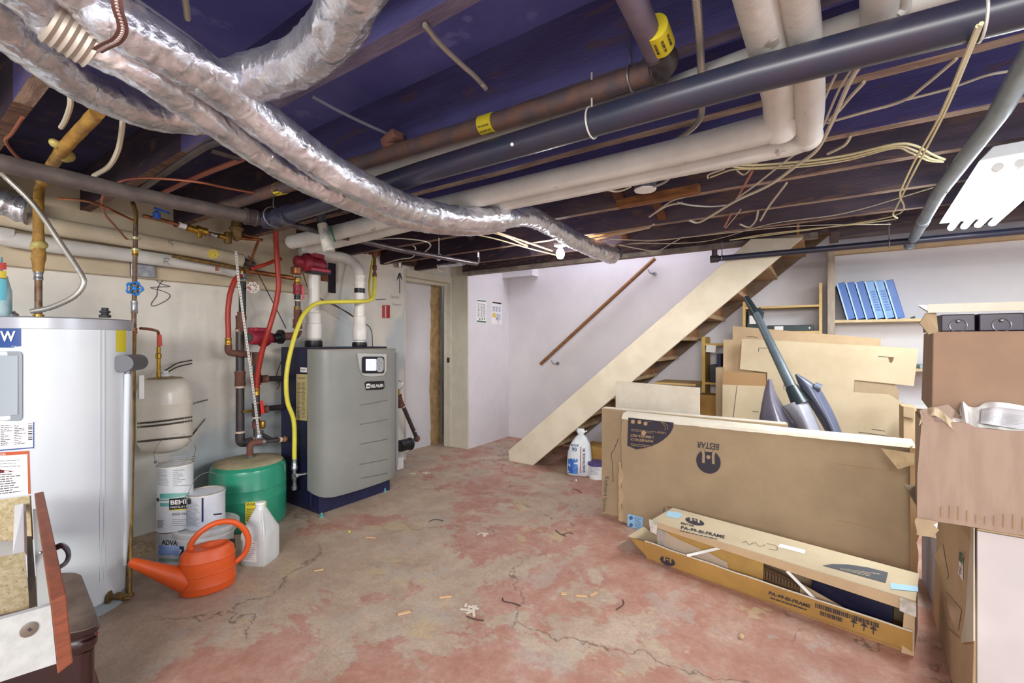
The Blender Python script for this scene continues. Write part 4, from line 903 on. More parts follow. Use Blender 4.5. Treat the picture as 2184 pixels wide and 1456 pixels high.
for y0, y1 in ((808, 806), (873, 867)):
    MB().tube([at(553, y0, X=X2), at(607, y1, X=-3.6)], .0215, 14).obj('branch_pipe', M_iron2, t)
    c = at(563, y0-.3, X=X2); coupling(c, (0, 1, 0), .028, .05, M_rust, t, 'branch_fitting')
MB().tube([at(540, 875, X=X2), at(520, 878, X=X2+.02)], .009, 8).obj('drain_cock', M_brass, t)
c = at(557, 868, X=X2+.04); b = MB(); b.prism([c+V((0, -.012, .05)), c+V((0, .01, .05)), c+V((0, .02, -.05)), c+V((0, -.004, -.055))], V((.01, 0, 0))); b.obj('red_lever', mat('lever_red2', '#d22a24', .4), t, bevel=.003)
MB().lathe([(.014, -.03), (.02, -.02), (.02, .02), (.014, .03)], at(560, 905, X=X2+.03), 10).obj('brass_valve', M_brass, t)
MB().tube([at(555, 925, X=X2), at(580, 938, X=X2), at(600, 935, X=X2)], .016, 12).obj('lower_branch', M_iron2, t)
# pipe above the green tank
gz_ = GC+V((0, 0, GH)); t = thing('heating_pipe', gz_, 'small black pipe with brown elbow connecting the top of the green tank', 'pipe')
g0 = at(533, 962, X=GC.x); g0 = V((g0.x, g0.y, GH)); g1 = at(536, 945, X=GC.x+.02); g2_ = at(560, 942, X=GC.x+.02); g3_ = at(607, 936, X=GC.x+.02)
MB().tube(bez_corner([g0, V((g0.x, g0.y, g1.z)), g2_], .06), .022, 14).obj('brown_elbow', M_rust, t)
MB().cyl(g2_, g2_.lerp(g3_, .9), .015, 12).obj('nipple', M_iron2, t); coupling(g2_.lerp(g3_, .02), g3_-g2_, .022, .02, M_steel, t)
MB().ball(g3_, .024, 12).obj('end_elbow', mat('copper_cap', '#8e6248', .6, c2='#7a5240', scale=20), t); coupling(g2_.lerp(g3_, .8), g3_-g2_, .0185, .015, M_band, t, 'joint_tape')
MB().lathe([(.024, 0), (.026, .01), (.018, .02)], g0, 12).obj('tank_nut', M_steel, t)
# pumps
def pump(c, ax, r, l, par_label, name='circulator_pump'):
    c = V(c); ax = V(ax).normalized(); t = thing(name, c-V((0, 0, r)), par_label, 'pump', 'red circulator pumps')
    MB().lathe([(r*.55, -l*.52), (r*.62, -l*.5), (r*.62, -l*.3), (r, -l*.25), (r*1.08, -l*.2), (r*1.08, -l*.05), (r*.85, 0), (r*.85, l*.35), (r*.75, l*.45), (r*.4, l*.48)], c, 24, axis=ax).obj('motor_body', M_dred, t)
    side = ax.cross(V((0, 0, 1))).normalized()
    b = MB(); b.prism([c+side*r*.7+V((0, 0, r*.7))+ax*(-l*.1), c-side*r*.7+V((0, 0, r*.7))-ax*l*.1, c-side*r*.7+V((0, 0, r*.7))+ax*l*.4, c+side*r*.7+V((0, 0, r*.7))+ax*l*.4], V((0, 0, r*.5))); b.obj('terminal_box', mat('pump_box', '#8f2436', .45), t, smooth=False, bevel=.006)
    MB().lathe([(r*.5, 0), (r*.5, .012), (r*.3, .014)], c+ax*l*.48, 20, axis=ax).obj('end_plate', mat('pump_plate', '#3a4640', .5), t)
    for a in range(4):
        q = c-ax*l*.12+(side*math.cos(a*math.pi/2+.78)+V((0, 0, 1))*math.sin(a*math.pi/2+.78))*r*.98
        MB().cyl(q, q+ax*.02, .006, 6).obj('bolt', M_steel, t)
    return t
pc = at(556, 720, X=-3.45); t = pump(pc, (.25, -.9, 0), .062, .2, 'red circulator pump beside the black riser, left of the boiler top')
fl = at(598, 718, X=-3.45); b = MB(); b.lathe([(.045, -.015), (.055, -.012), (.055, .012), (.045, .015)], fl, 18, axis=(0, 1, 0)); b.cyl(at(583, 722, X=-3.45), fl, .035, 14); b.obj('flange', M_black, t)
t = thing('heating_pipe', at(635, 700, X=-3.42), 'rust-brown vertical pipe and elbow with a red valve lever above the boiler', 'pipe')
XR = -3.42
MB().tube(bez_corner([at(605,717,X=XR), at(636,716,X=XR), at(635,660,X=XR)], .09, 8), .03, 16).obj('brown_elbow', M_rust, t)
vp(635, 690, 590, .021, M_iron2, 'pipe_run', XR, t)
fit(634, 690, .032, .07, M_rust, t, XR); fit(634, 660, .024, .05, M_olive, t, XR); fit(634, 617, .03, .08, M_dred, t, XR, name='union'); fit(634, 634, .024, .03, M_black, t, XR); fit(634, 600, .025, .04, M_brass, t, XR)
for y in (703, 625, 641): fit(635, y, .025 if y < 700 else .033, .012, M_band, t, XR, name='joint_tape')
c = at(646, 622, X=XR+.03); b = MB(); b.prism([c+V((0, -.009, .045)), c+V((0, .009, .05)), c+V((0, .009, -.06)), c+V((0, -.007, -.06))], V((.008, 0, 0))); b.obj('red_lever', mat('lever_red3', '#c1404a', .4), t, bevel=.003)
pc = at(655, 560, X=-3.4); t = pump(at(662, 562, X=-3.42), (.1, .95, -.05), .07, .24, 'dark red circulator pump hanging high above the boiler under the ceiling')
c = at(675, 580, X=-3.38); b = MB(); b.box(c-V((.05, .075, .0)), c+V((.05, .1, .025))); b.obj('control_box', mat('pump_box2', '#a02c42', .45), t, smooth=False, bevel=.004)
b = MB(); b.box(c-V((.05, .075, .012)), c+V((.05, .1, .0))); b.obj('box_base', M_ink, t, smooth=False)
b = MB(); c = at(632, 577, X=-3.4); b.lathe([(.03, -.03), (.04, -.025), (.04, .02), (.03, .03)], c, 16); b.obj('copper_flange', M_copper, t)
# red hoses
def hose(pts, r, m, label, grp=None, brass=None):
    t = thing('hose', pts[-1], label, 'hose', grp); MB().tube(sub(sm(pts, 8), .02), r, 14).obj('hose', m, t)
    if brass is not None: coupling(pts[brass], (0, 0, 1), r*1.15, .05, M_brass, t, 'brass_ferrule')
    return t
hose([at(x, y, X=-3.5) for x, y in ((512,585),(500,600),(490,630),(486,670),(487,705),(487,728))], .018, M_red, 'short red hose bowing left, ending in a brass ferrule above a brown elbow', 'red rubber hoses', -1)
hose([at(x, y, X=X) for x, y, X in ((588,484,-3.3),(589,520,-3.3),(592,570,-3.3),(594,610,-3.3),(588,650,-3.32),(574,700,-3.33),(560,745,-3.38),(550,795,-3.42),(547,835,-3.44))], .018, M_red, 'long red hose dropping from the ceiling and curving behind the perforated strap', 'red rubber hoses', -1)
hose([at(x, y, X=-3.36) for x, y in ((538,573),(565,564),(592,554),(600,552))], .013, M_red, 'short straight red tube crossing the long red hose near the upper pump', 'red rubber hoses')
t = MB().tube(bez_corner([at(487,735,X=-3.5), at(487,752,X=-3.5), at(532,756,X=-3.5)], .06), .024, 14).obj('pipe_elbow', M_rust, label='rust-brown elbow under the short red hose', category='pipe fitting')
# perforated white strap
sp3 = [at(x, y, X=X) for x, y, X in ((503,535,-3.4),(508,590,-3.42),(517,660,-3.42),(528,740,-3.42),(539,820,-3.42),(552,925,-3.42))]
t = thing('hanger_strap', sp3[-1], 'white perforated strap slanting down in front of the black riser', 'strap')
b = MB(); b2 = MB(); P_ = sub(sp3, .02)
for p, q in zip(P_, P_[1:]):
    b.bar(p, q, .015, .002, up=tuple(EYEP-p)); m_ = (p+q)/2; n_ = (EYEP-m_).normalized(); b2.cyl(m_-n_*.0005, m_+n_*.0017, .0036, 8)
b.obj('strap_band', mat('strap_grey', '#bcb8b2', .5, .2), t, smooth=False); b2.obj('punched_holes', M_ink, t, smooth=False)
c = at(540, 613, X=-3.45); wheel(c, (1, -.5, 0), .036, mat('wheel_red_white', '#cfc9c4', .5, c2='#a8403a', scale=50, lo=.55, hi=.6), None, 'handwheel', 8, True, label='worn red and white handwheel valve right of the taped black pipe', category='valve handle')
c = at(455, 541, X=-3.42); wheel(c, (1, -.6, 0), .027, mat('wheel_yellow', '#cdb429', .4), None, 'handwheel', 8, True, label='yellow handwheel in front of the upper white wall pipe', category='valve handle')
# ---------------------------------------------------------------- wrapped wall pipes marked S and R
w1 = thing('wrapped_pipe', at(200, 500, X=-3.62), 'upper white insulated wall pipe marked S', 'pipe', 'insulated pipes on the left wall')
a_ = [at(x, y, X=-3.62) for x, y in ((-80,446),(0,462),(115,484),(264,508),(445,540),(515,556))]
MB().tube(sub(sm([V((-3.62, -1.6, a_[0].z+.0))]+a_), .05), .05, 20, rad=lambda i, k, p: .05+.004*noise.noise(p*6)).obj('pipe_run', mat('wrap_beige', '#cbbfa9', .75, c2='#c2b49b', scale=5, c3='#a5a59c', c3_t=.66, bump=.2), w1)
b = MB(); b.tube([at(515,556,X=-3.62), at(540,566,X=-3.62)], .03, 16); b.obj('bare_end', M_iron2, w1)
w2 = thing('wrapped_pipe', at(200, 530, X=-3.62), 'lower white insulated wall pipe marked R', 'pipe', 'insulated pipes on the left wall')
a_ = [at(x, y, X=-3.62) for x, y in ((-80,488),(0,506),(115,524),(280,545),(461,571),(512,583))]
MB().tube(sub(sm([V((-3.62, -1.6, a_[0].z+.0))]+a_), .05), .042, 20, rad=lambda i, k, p: .042+.003*noise.noise(p*6)).obj('pipe_run', M_wrap, w2)
ps = Plane((-3.575, 1, 1.9), (1, 0, 0)); ps2 = Plane((-3.58, 1, 1.8), (1, 0, 0))
def scrawl(sf, strokes, r, name, par, m=None, **k):
    b = MB()
    for st in strokes: b.tube(sm([sf.px(x, y, .004) for x, y in st], 4), r, 5)
    return b.obj(name, m or M_ink, par, **k)
scrawl(Plane((-3.568, 1, 1.9), (1, 0, 0)), [[(368,513),(361,513),(360,518),(368,520),(366,525)]], .0012, 'marker_letter', w1)
scrawl(Plane((-3.576, 1, 1.8), (1, 0, 0)), [[(349,562),(350,551)],[(350,551),(358,551),(357,556),(350,557)],[(352,557),(361,564)]], .0012, 'marker_letter', w2)
b = MB(); b.box(at(182, 500, X=-3.70), at(300, 518, X=-3.66)); b.obj('wood_strip', mat('brown_strip', '#9a7c60', .8), label='brown wood strip between the two insulated wall pipes', category='wood strip')
b = MB(); c = at(306, 575, X=-3.7); b.box(c-V((.03, .07, .05)), c+V((.02, .06, .05))); b.obj('junction_box', M_steel, label='grey junction box behind the copper riser under the wall pipes', category='junction box', smooth=False, bevel=.004)
# wall scribbles, the black arrow and its words
pw = Plane((WX, 3, 1.5), (1, 0, 0))
scrawl(pw, [[(345,568),(340,573),(328,578),(327,590),(336,600),(345,606),(362,611),(320,613),(345,620),(362,629),(355,640),(330,652),(322,648),(334,630),(335,618),(345,600),(365,593),(385,588)]], .0022, 'marker_scribble', None, label='thin looping marker scribble on the wall under the letter R', category='wall marking')
t = scrawl(pw, [[(852,625),(852,582)],[(846,598),(852,582),(857,597)],[(849,594),(852,582),(855,593)]], .004, 'marker_arrow', None, m=mat('arrow_ink', '#3b3a44', .8), label='black hand-drawn arrow pointing up left of the doorway', category='wall marking')
ptext(pw, 'Furnace', (833, 636), (851, 636), 7, 'handwriting', mat('pencil', '#7d7670', .9), None, h=.001, label='faint handwritten word Furnace under the black arrow', category='wall marking')
ptext(pw, 'Switch', (837, 651), (855, 652), 5, 'handwriting', mat('pencil', '#7d7670', .9), None, h=.001, label='faint handwritten word Switch below the word Furnace', category='wall marking')
b = MB(); P_ = [[pw.px(x, y, h) for x, h in ((815,.0),(818,.02),(823,.03),(828,.02),(832,.0))] for y in (651, 678)]
b.sheet(P_, .004, (-1, 0, 0)); t = b.obj('alarm_plate', mat('alarm_red', '#a8231f', .4), label='small curved red alarm plate on the wall left of the doorway', category='alarm', smooth=60)
b = MB()
for x in (819, 829): b.bar(pw.px(x, 652, .026), pw.px(x, 677, .026), .006, .003, up=(1, 0, 0))
b.obj('white_stripe', M_paper, t, smooth=False)
b = MB(); b.bar(pw.px(800, 639, .01), pw.px(822, 638, .01), .006, .006); b.obj('screw_rod', M_chain, label='thin grey rod sticking out of the wall above the red plate', category='rod')
# recess in the wall behind the flue
b = MB(); b.box(at(700, 560, X=WX+.004), at(716, 625, X=WX+.012)); b.obj('wall_opening', mat('recess_dark', '#2c2430', .9), label='dark rectangular gap in the wall right of the upper red pump', category='opening', smooth=False)
b = MB(); b.box(at(685, 568, X=WX+.004), at(699, 600, X=WX+.02)); b.obj('exposed_brick', mat('brick', '#8b4e34', .9, c2='#704030', scale=20), label='exposed brick patch at the edge of the dark wall gap', category='brick', smooth=False)
b = MB(); b.box(at(556, 592, X=WX+.001), at(600, 625, X=WX+.006)); b.obj('wall_patch', mat('patch_grey', '#b3afac', .8), label='grey patch board on the wall behind the handwheel', category='board', smooth=False)
# plaster ragged top edge with bricks over the doorway
for k, x in enumerate((770, 800, 838, 880, 720)):
    b = MB(); c = at(x, (533, 538, 545, 560, 528)[k], X=WX+.02); b.box(c-V((.04, .07, .03)), c+V((.02, .07, .035)))
    b.obj('exposed_brick', mat('brick', '#8b4e34', .9), label='crumbling brown brick in the row along the wall top left of the doorway', category='brick', group='crumbling bricks above the boiler', bevel=.01)
b = MB(); b.cyl(at(851, 570, X=WX+.06), at(851, 548, X=WX+.06), .03, 8); b.obj('cable_clamp', M_bx, label='small white clamp where cables leave the wall above the arrow', category='clamp')
cab([(820,562,2.02),(850,553,2.03),(880,548,2.03),(886,530,2.05),(880,523,2.07)], 2, .005, M_cable, 'white cables looping from the clamp over the doorway')
b = MB(); c = at(870, 562, X=WX+.05); b.box(c-V((.03, .07, .02)), c+V((.03, .07, .02))); b.obj('junction_box', M_chain, label='dark flat electrical box above the left doorpost', category='junction box', smooth=False)
# brass assembly beneath the left iron pipe
BX = -3.45
t = thing('brass_valve', at(430, 490, X=BX), 'row of brass valves and unions on a small pipe under the iron pipe', 'valve')
b_ = [at(x, y, X=BX) for x, y in ((305,460),(350,470),(395,483),(440,496),(500,507),(560,512))]
MB().tube(b_, .011, 10).obj('small_pipe', M_copper, t)
for x, y, r_, l_, m_ in ((389,481,.017,.04,M_white),(412,489,.022,.07,M_brass),(430,492,.026,.06,M_brass),(455,501,.018,.04,M_steel),(475,505,.017,.05,M_brass)):
    coupling(at(x, y, X=BX), b_[3]-b_[2], r_, l_, m_, t, 'union')
MB().cyl(at(425, 495, X=BX), at(425, 506, X=BX), .016, 10).obj('check_cap', M_brass, t)
t = thing('pressure_regulator', at(503, 510, X=BX), 'bell-shaped brown brass regulator under the black pipe hub', 'valve')
c = at(504, 508, X=BX); MB().lathe([(.012, -.02), (.02, -.01), (.036, .01), (.036, .055), (.048, .06), (.048, .072), (.034, .075), (.031, .11), (.026, .135), (.012, .145)], c, 20).obj('bell_body', mat('regulator_brown', '#8b7046', .5, .4, c2='#6f5838', scale=12), t)
c = at(486, 510, X=BX); MB().lathe([(.022, -.03), (.026, -.02), (.026, .04), (.018, .05)], c, 12).obj('side_union', M_olive, t)
MB().tube(bez_corner([at(520,500,X=BX), at(553,508,X=BX), at(532,565,X=BX)], .03), .0095, 10).obj('copper_tube', M_copper, t)
t = MB(); t.tube([at(368,545,X=-3.5), at(445,560,X=-3.5), at(530,575,X=-3.5), at(560,582,X=-3.5)], .013, 10); t.obj('copper_pipe', M_olive, label='brown copper pipe running between the two insulated wall pipes', category='pipe')
t = MB(); t.tube([at(528,578,X=-3.42), at(575,585,X=-3.42), at(625,593,X=-3.42)], .018, 12, rad=[.018,.018,.018]); t.obj('copper_pipe', M_copper, label='reddish copper pipe leading right to the rust-brown riser', category='pipe')
t = MB(); t.box(at(459, 562, X=-3.52), at(467, 577, X=-3.5)); t.obj('copper_clip', M_copper, label='small copper clip holding the lower insulated pipe', category='clip', smooth=False)
b = MB(); c = at(334, 450, X=-3.4); b.bar(at(330, 444, X=-3.42), at(360, 454, X=-3.38), .03, .012); b.lathe([(.02, -.045), (.02, -.01), (.008, 0)], c, 10); b.obj('blue_lever_valve', mat('lever_blue', '#2d57b8', .4), label='valve with a blue lever high up under the left iron pipe', category='valve')
# white insulation-wrapped cylinder with green tag near the drain pipe
t = thing('insulated_fitting', at(700, 500, d=2.62), 'white and foil wrapped stub hanging beside the upper red pump', 'pipe fitting')
MB().tube([at(687,478,d=2.62), at(702,536,d=2.62)], .045, 18, rad=[.028,.034]).obj('wrapped_stub', mat('stub_wrap', '#cfcbbe', .5, c2='#a9aaa8', scale=18, c3='#8e908f', c3_t=.6, bump=.5), t)
MB().cyl(at(684, 456, d=2.62), at(687, 480, d=2.62), .026, 12).obj('dark_cap', M_iron2, t)
b = MB(); b.bar(at(703, 482, d=2.6), at(714, 514, d=2.6), .022, .006); b.obj('green_tag', mat('tag_green', '#1f6a58', .5), t, smooth=False)
# copper tubing up on the left
def tubep(path, r, m, label, name='copper_tube', cat='tube', **k):
    return MB().tube(sub(sm([at(p[0], p[1], Z=p[2]) for p in path]), .03), r, 7).obj(name, m, label=label, category=cat, **k)
M_cop2 = mat('copper_line', '#a0624a', .5, .5)
tubep([(48,250,2.05),(25,285,2.04),(12,297,2.04),(20,315,2.03),(45,340,2.02),(95,362,2.0),(150,372,2.0),(200,382,2.0),(240,395,1.995)], .0055, M_cop2, 'thin copper line looping at the far left under the dark bay')
tubep([(245,392,2.0),(275,382,2.02),(330,380,2.03),(420,388,2.03),(480,400,2.04),(545,412,2.05)], .0055, M_cop2, 'thin copper line arcing right above the iron pipe')
tubep([(221,415,1.98),(217,432,1.97),(225,458,1.96),(250,487,1.95),(285,527,1.93)], .0055, M_cop2, 'thin copper line dropping behind the iron pipe to the riser')
tubep([(340,415,2.05),(425,375,2.05),(520,338,2.05)], .012, mat('copper_dull', '#8d5444', .6, .4), 'reddish copper pipe slanting up right under the dark bay')
tubep([(300,405,2.05),(380,350,2.05),(440,312,2.05),(475,300,2.05)], .014, M_iron2, 'dark iron pipe slanting up to a tee under the foil ducts', 'iron_pipe', 'pipe')
tubep([(450,320,2.05),(520,340,2.05)], .012, M_iron2, 'short dark iron branch right of the tee under the foil ducts', 'iron_pipe', 'pipe')
tubep([(130,272,2.08),(140,255,2.08),(150,225,2.08),(150,200,2.1)], .008, M_cable, 'pale cable dropping beside the foam-covered pipe', 'cable', 'cable')
tubep([(262,255,2.06),(258,290,2.05),(250,325,2.03),(232,355,2.02),(200,375,2.01)], .009, M_cable, 'thick pale cable hanging in a curve below the far left foil duct', 'cable', 'cable')
tubep([(125,423,1.98),(180,428,1.97),(220,440,1.96),(285,470,1.93)], .006, M_copper, 'brown wire run along the ledge above the insulated wall pipes', 'cable', 'cable')
for k, path in enumerate([[(640,560),(660,620),(690,640),(740,665),(760,680)],[(600,770),(590,800),(596,820),(590,830)],[(530,545),(580,640),(610,700)],[(700,640),(760,680),(790,700),(795,740)]]):
    MB().tube(sub(sm([at(x, y, X=-3.62) for x, y in path]), .03), .004, 6).obj('cable', M_chain, label=['thin dark wire running behind the upper red pump toward the flue','grey wires dangling beside the black boiler cabinet','thin wire crossing the wall behind the red hoses','dark wire arching behind the taped flue pipe'][k], category='cable', group='thin wires around the boiler')
# gauge, pipe and black pump right of the boiler
t = thing('heating_pipe', at(890, 935, X=-3.6), 'brown pipe slanting down to a black pump right of the boiler', 'pipe')
XG = -3.62
MB().tube([at(855,855,X=XG), at(889,934,X=XG), at(872,946,X=XG+.04)], .022, 14).obj('pipe_run', M_iron2, t)
MB().ball(at(889, 935, X=XG), .036, 14).obj('elbow', M_rust, t)
MB().cyl(at(855, 868, X=XG), at(850, 842, X=XG), .033, 12).obj('union', M_rust, t)
for x, y in ((860,866),(884,918)): coupling(at(x, y, X=XG), at(888,922,X=XG)-at(855,855,X=XG), .025, .014, M_band, t, 'joint_tape')
c = at(851, 821, X=XG); t = thing('pressure_gauge', c, 'round grey gauge peeping out behind the right side of the boiler', 'gauge')
MB().lathe([(.045, -.02), (.045, .01), (.04, .012)], c, 24, axis=(.7, -.7, 0)).obj('gauge_case', M_steel, t)
MB().lathe([(0, 0), (.038, 0), (.038, .002), (0, .002)], c+V((.7, -.7, 0)).normalized()*.013, 24, axis=(.7, -.7, 0), closed=False).obj('dial', M_paper, t)
MB().tube([c, at(851, 842, X=XG)], .012, 8).obj('stem', M_brass, t)
c = at(866, 948, X=XG+.05); t = thing('circulator_pump', c, 'black pump with finned head right of the boiler near the floor', 'pump')
MB().lathe([(.05, -.09), (.06, -.08), (.06, .03), (.066, .035), (.066, .06), (.05, .065)], c, 16, axis=(.1, .9, 0)).obj('motor_body', M_black, t)
MB().lathe([(.05, .065), (.045, .08), (.02, .082)], c, 10, axis=(.1, .9, 0)).obj('finned_head', mat('fin_black', '#2c2c34', .4), t, smooth=15)
MB().tube(sub(sm([at(856,960,X=XG), at(868,966,X=XG+.03), at(880,968,X=XG+.03)]), .01), .009, 8).obj('ribbed_lead', M_bx, t)
b = MB(); c = at(852, 1000, Z=0); b.box((c.x-.06, c.y-.05, 0), (c.x+.02, c.y+.04, .12)); b.obj('white_block', M_wallb, label='small white block on the floor just right of the boiler', category='block', bevel=.006)
# ---------------------------------------------------------------- paint cans
def paint_can(name, xl, xr, yb, zb, h, label, body, lid='dust', bail=True, group=None, c=None):
    if c is None: c, r = cylc(xl, xr, yb=yb, zb=zb)
    else: r = c[1]; c = c[0]
    c = V((c.x, c.y, zb)); t = thing(name, c, label, 'paint can' if 'can' in name else 'bucket', group)
    MB().lathe([(r*.96, 0), (r, .004), (r, .008), (r*.97, .01), (r*.97, h-.012), (r, h-.008), (r, h)], c, 40).obj('can_body', body, t)
    MB().lathe([(r*.93, h-.004), (r, h), (r*1.0, h+.004), (r*.94, h+.004), (r*.92, h-.003), (0, h-.003)], c, 40, closed=False).obj('lid', mat('lid_dust', '#b9ad96', .7, .2, c2='#8e8371', scale=20), t)
    return t, c, r
canw = mat('can_white', '#d9dcde', .45, c2='#cfd2d6', scale=8, c3='#9fa4ac', c3_t=.7)
grp = 'stacked paint cans behind the bucket'
cc, rr = cylc(332, 414, yb=1207)
t, c, r = paint_can('paint_can', 0, 0, 0, 0, .19, 'bottom grey-blue can of the paint can stack with black letters', mat('can_grey', '#b9bec4', .4), group=grp, c=(cc, rr))
k_ = Cyl(c, r*.975)
patch(k_, ((338,1163),(395,1163),(395,1185),(338,1183)), 'blue_band', mat('can_blue', '#4a78c8', .4, c2='#9fb8dd', scale=6, stretch=(1, 1, 4)), t, h=.001)
patch(k_, ((338,1190),(395,1192),(395,1199),(338,1197)), 'green_band', mat('can_green', '#7f9a8c', .5), t, h=.001)
ptext(k_, 'ADVA', (344, 1161), (378, 1163), 10, 'brand_lettering', M_ink, t, h=.002, bold=.03)
t, c, r = paint_can('paint_can', 0, 0, 0, .197, .185, 'middle can of the paint can stack with teal band and a black lettered panel', canw, group=grp, c=(cc, rr*1.01))
k_ = Cyl(c, r*.975)
patch(k_, ((332,1053),(414,1050),(414,1078),(332,1080)), 'teal_band', mat('can_teal', '#4f9c94', .45, c2='#7fb6ac', scale=6), t, h=.001)
o = patch(k_, ((361,1063),(411,1060),(411,1083),(361,1087)), 'black_panel', M_black, t, h=.0025)
ptext(k_, 'BEHR', (364, 1076), (405, 1073), 9, 'brand_lettering', M_paper, o, h=.004, bold=.03)
ptext(k_, 'PREMIUM PLUS', (364, 1084), (412, 1081), 4.5, 'line_lettering', M_paper, o, h=.004)
patch(k_, ((361,1087),(411,1084),(411,1086),(361,1089)), 'gold_stripe', M_yl, o, h=.003)
ptext(k_, 'BASE PAINT', (368, 1099), (410, 1097), 5, 'base_lettering', M_ink, t, h=.002)
plines(k_, ((334,1108),(352,1109),(352,1126),(334,1125)), 8, 'fine_print', M_ink, t, h=.002)
plines(k_, ((366,1106),(400,1106),(400,1122),(366,1122)), 4, 'fine_print', M_ink, t, h=.002, th=.2)
MB().lathe([(.012, 0), (.01, .008), (0, .01)], k_.px(338, 1065, 0), 12, axis=(-.3, -.9, 0)).obj('ear', M_black, t)
t, c, r = paint_can('paint_can', 0, 0, 0, .388, .185, 'top can of the paint can stack, white with a wire handle', canw, group=grp, c=(cc, rr*1.0))
k_ = Cyl(c, r*.975)
plines(k_, ((336,982),(362,983),(362,1036),(336,1035)), 18, 'fine_print', mat('print_grey', '#8b9098', .8), t, h=.0015)
plines(k_, ((368,972),(408,970),(408,1036),(368,1038)), 16, 'fine_print', mat('print_grey', '#8b9098', .8), t, h=.0015, rag=.7, seed=3)
ear = [k_.px(331.5, 985, .004), k_.px(413, 975, .004)]
for e_ in ear: MB().ball(e_, .009, 10).obj('ear', M_steel, t)
tp = at(372, 938, d=2.75); MB().tube(sub(sm([ear[0], at(330, 962, d=2.72), at(352, 932, d=2.75), at(388, 926, d=2.8), at(416, 950, d=2.85), ear[1]], 8), .01), .0016, 6).obj('wire_handle', M_steel, t)
# lidded bucket with can on top
bc_, br_ = cylc(375, 503, yb=1206); BH = .2
t = thing('plastic_bucket', bc_, 'white lidded plastic bucket with dark blue label carrying a paint can', 'bucket')
MB().lathe([(br_*.86, 0), (br_*.95, BH*.7), (br_*1.03, BH*.72), (br_*1.03, BH*.76), (br_*.98, BH*.78), (br_, BH*.9)], bc_, 44).obj('bucket_body', M_white, t)
MB().lathe([(br_*1.12, BH-.03), (br_*1.14, BH-.025), (br_*1.14, BH-.006), (br_*1.1, BH), (br_*1.02, BH), (br_*1.0, BH-.008), (0, BH-.008)], bc_, 48).obj('lid', mat('lid_white', '#d8d8d8', .45, c2='#cbc9c6', scale=10), t)
k_ = Cyl(bc_, br_*.92); lb = patch(k_, ((371,1163),(392,1165),(392,1195),(371,1190)), 'blue_label', mat('label_navy', '#232457', .4), t, h=.003)
ptext(k_, '17', (374, 1182), (386, 1184), 12, 'label_number', M_paper, lb, h=.006, bold=.02)
patch(k_, ((487,1150),(501,1148),(503,1185),(489,1192)), 'black_label', M_black, t, h=.004)
cc2, rr2 = cylc(395, 482, d=(bc_.x*FW.x+bc_.y*FW.y)-.01)
t, c, r = paint_can('paint_can', 0, 0, 0, BH-.006, .20, 'paint-smeared white can with raised wire handle standing on the lidded bucket', mat('can_smeared', '#dcdfe4', .45, c2='#cfd6e0', scale=9, c3='#8fa3c4', c3_t=.72), c=(cc2, rr2))
k_ = Cyl(c, r*.975)
patch(k_, ((430,1058),(434,1058),(434,1112),(430,1114)), 'blue_stripe', mat('label_navy', '#232457', .4), t, h=.001)
plines(k_, ((397,1068),(427,1072),(427,1124),(397,1120)), 18, 'fine_print', mat('print_grey', '#8b9098', .8), t, h=.0015, seed=5)
MB().lathe([(.019, 0), (.017, .006), (.006, .007), (0, .006)], k_.px(404, 1068, 0), 18, axis=(.0, -1, 0)).obj('ear', M_ink, t)
plines(k_, ((455,1092),(475,1090),(475,1100),(455,1102)), 1, 'black_marks', M_ink, t, h=.0015)
e0 = k_.px(404, 1068, .006); e1 = V((2*c.x-e0.x, 2*c.y-e0.y, e0.z))
MB().tube(sub(sm([e0, at(402, 1050, d=2.62), at(420, 1018, d=2.66), at(448, 1006, d=2.72), at(470, 1018, d=2.78), at(474, 1034, d=2.8)], 8), .01), .0018, 6).obj('wire_handle', M_steel, t)
# ---------------------------------------------------------------- jug
jc = at(549, 1207, Z=0)+V((-.055, .045, 0)); t = thing('plastic_jug', jc, 'translucent white square plastic jug beside the green tank', 'jug', rotz=math.radians(28))
def srect(wx, wy, z, p=4.0, n=32):
    o = []
    for i in range(n):
        a = 2*math.pi*i/n; ca, sa = math.cos(a), math.sin(a)
        k = (abs(ca)**p+abs(sa)**p)**(-1/p); o.append(V((ca*k*wx, sa*k*wy, z)))
    return o
def loft(b, rings, cap=True):
    R = [[b.b.verts.new(p) for p in r] for r in rings]; n = len(R[0])
    for a, c in zip(R, R[1:]):
        for k in range(n): b.b.faces.new((a[k], a[(k+1) % n], c[(k+1) % n], c[k]))
    if cap: b.b.faces.new(R[0][::-1]); b.b.faces.new(R[-1])
    return b
M_jug = mat('jug_plastic', '#dcdedd', .35, c2='#cfd1ce', scale=4, trans=.15)
b = MB(); loft(b, [srect(.072, .072, 0, 9), srect(.077, .077, .012, 9), srect(.077, .077, .175, 9), srect(.074, .074, .19, 9), srect(.05, .05, .25, 8), srect(.03, .03, .305, 4), srect(.026, .026, .318, 2), srect(.024, .024, .345, 2)]); b.obj('jug_body', M_jug, t, local=True, smooth=50)
MB().tube(sm([V((.02, -.02, .305)), V((.045, -.045, .26)), V((.066, -.066, .205)), V((.07, -.07, .17))]), .007, 10).obj('handle', M_jug, t, local=True)
b = MB(); b.prism([(-.055, -.0778, .03), (.03, -.0778, .03), (.03, -.0778, .15), (-.055, -.0778, .15)], (0, -.0006, 0)); lb = b.obj('label', M_paper, t, local=True, smooth=False)
b = MB()
for k in range(9): b.box((-.05, -.0785, .04+k*.012), (.025-(k*7 % 5)*.006, -.0789, .042+k*.012))
b.obj('fine_print', mat('print_grey', '#8b9098', .8), lb, local=True, smooth=False)
MB().lathe([(.025, .335), (.028, .337), (.028, .348), (.022, .35)], seg=20).obj('neck_ring', M_white, t, local=True)
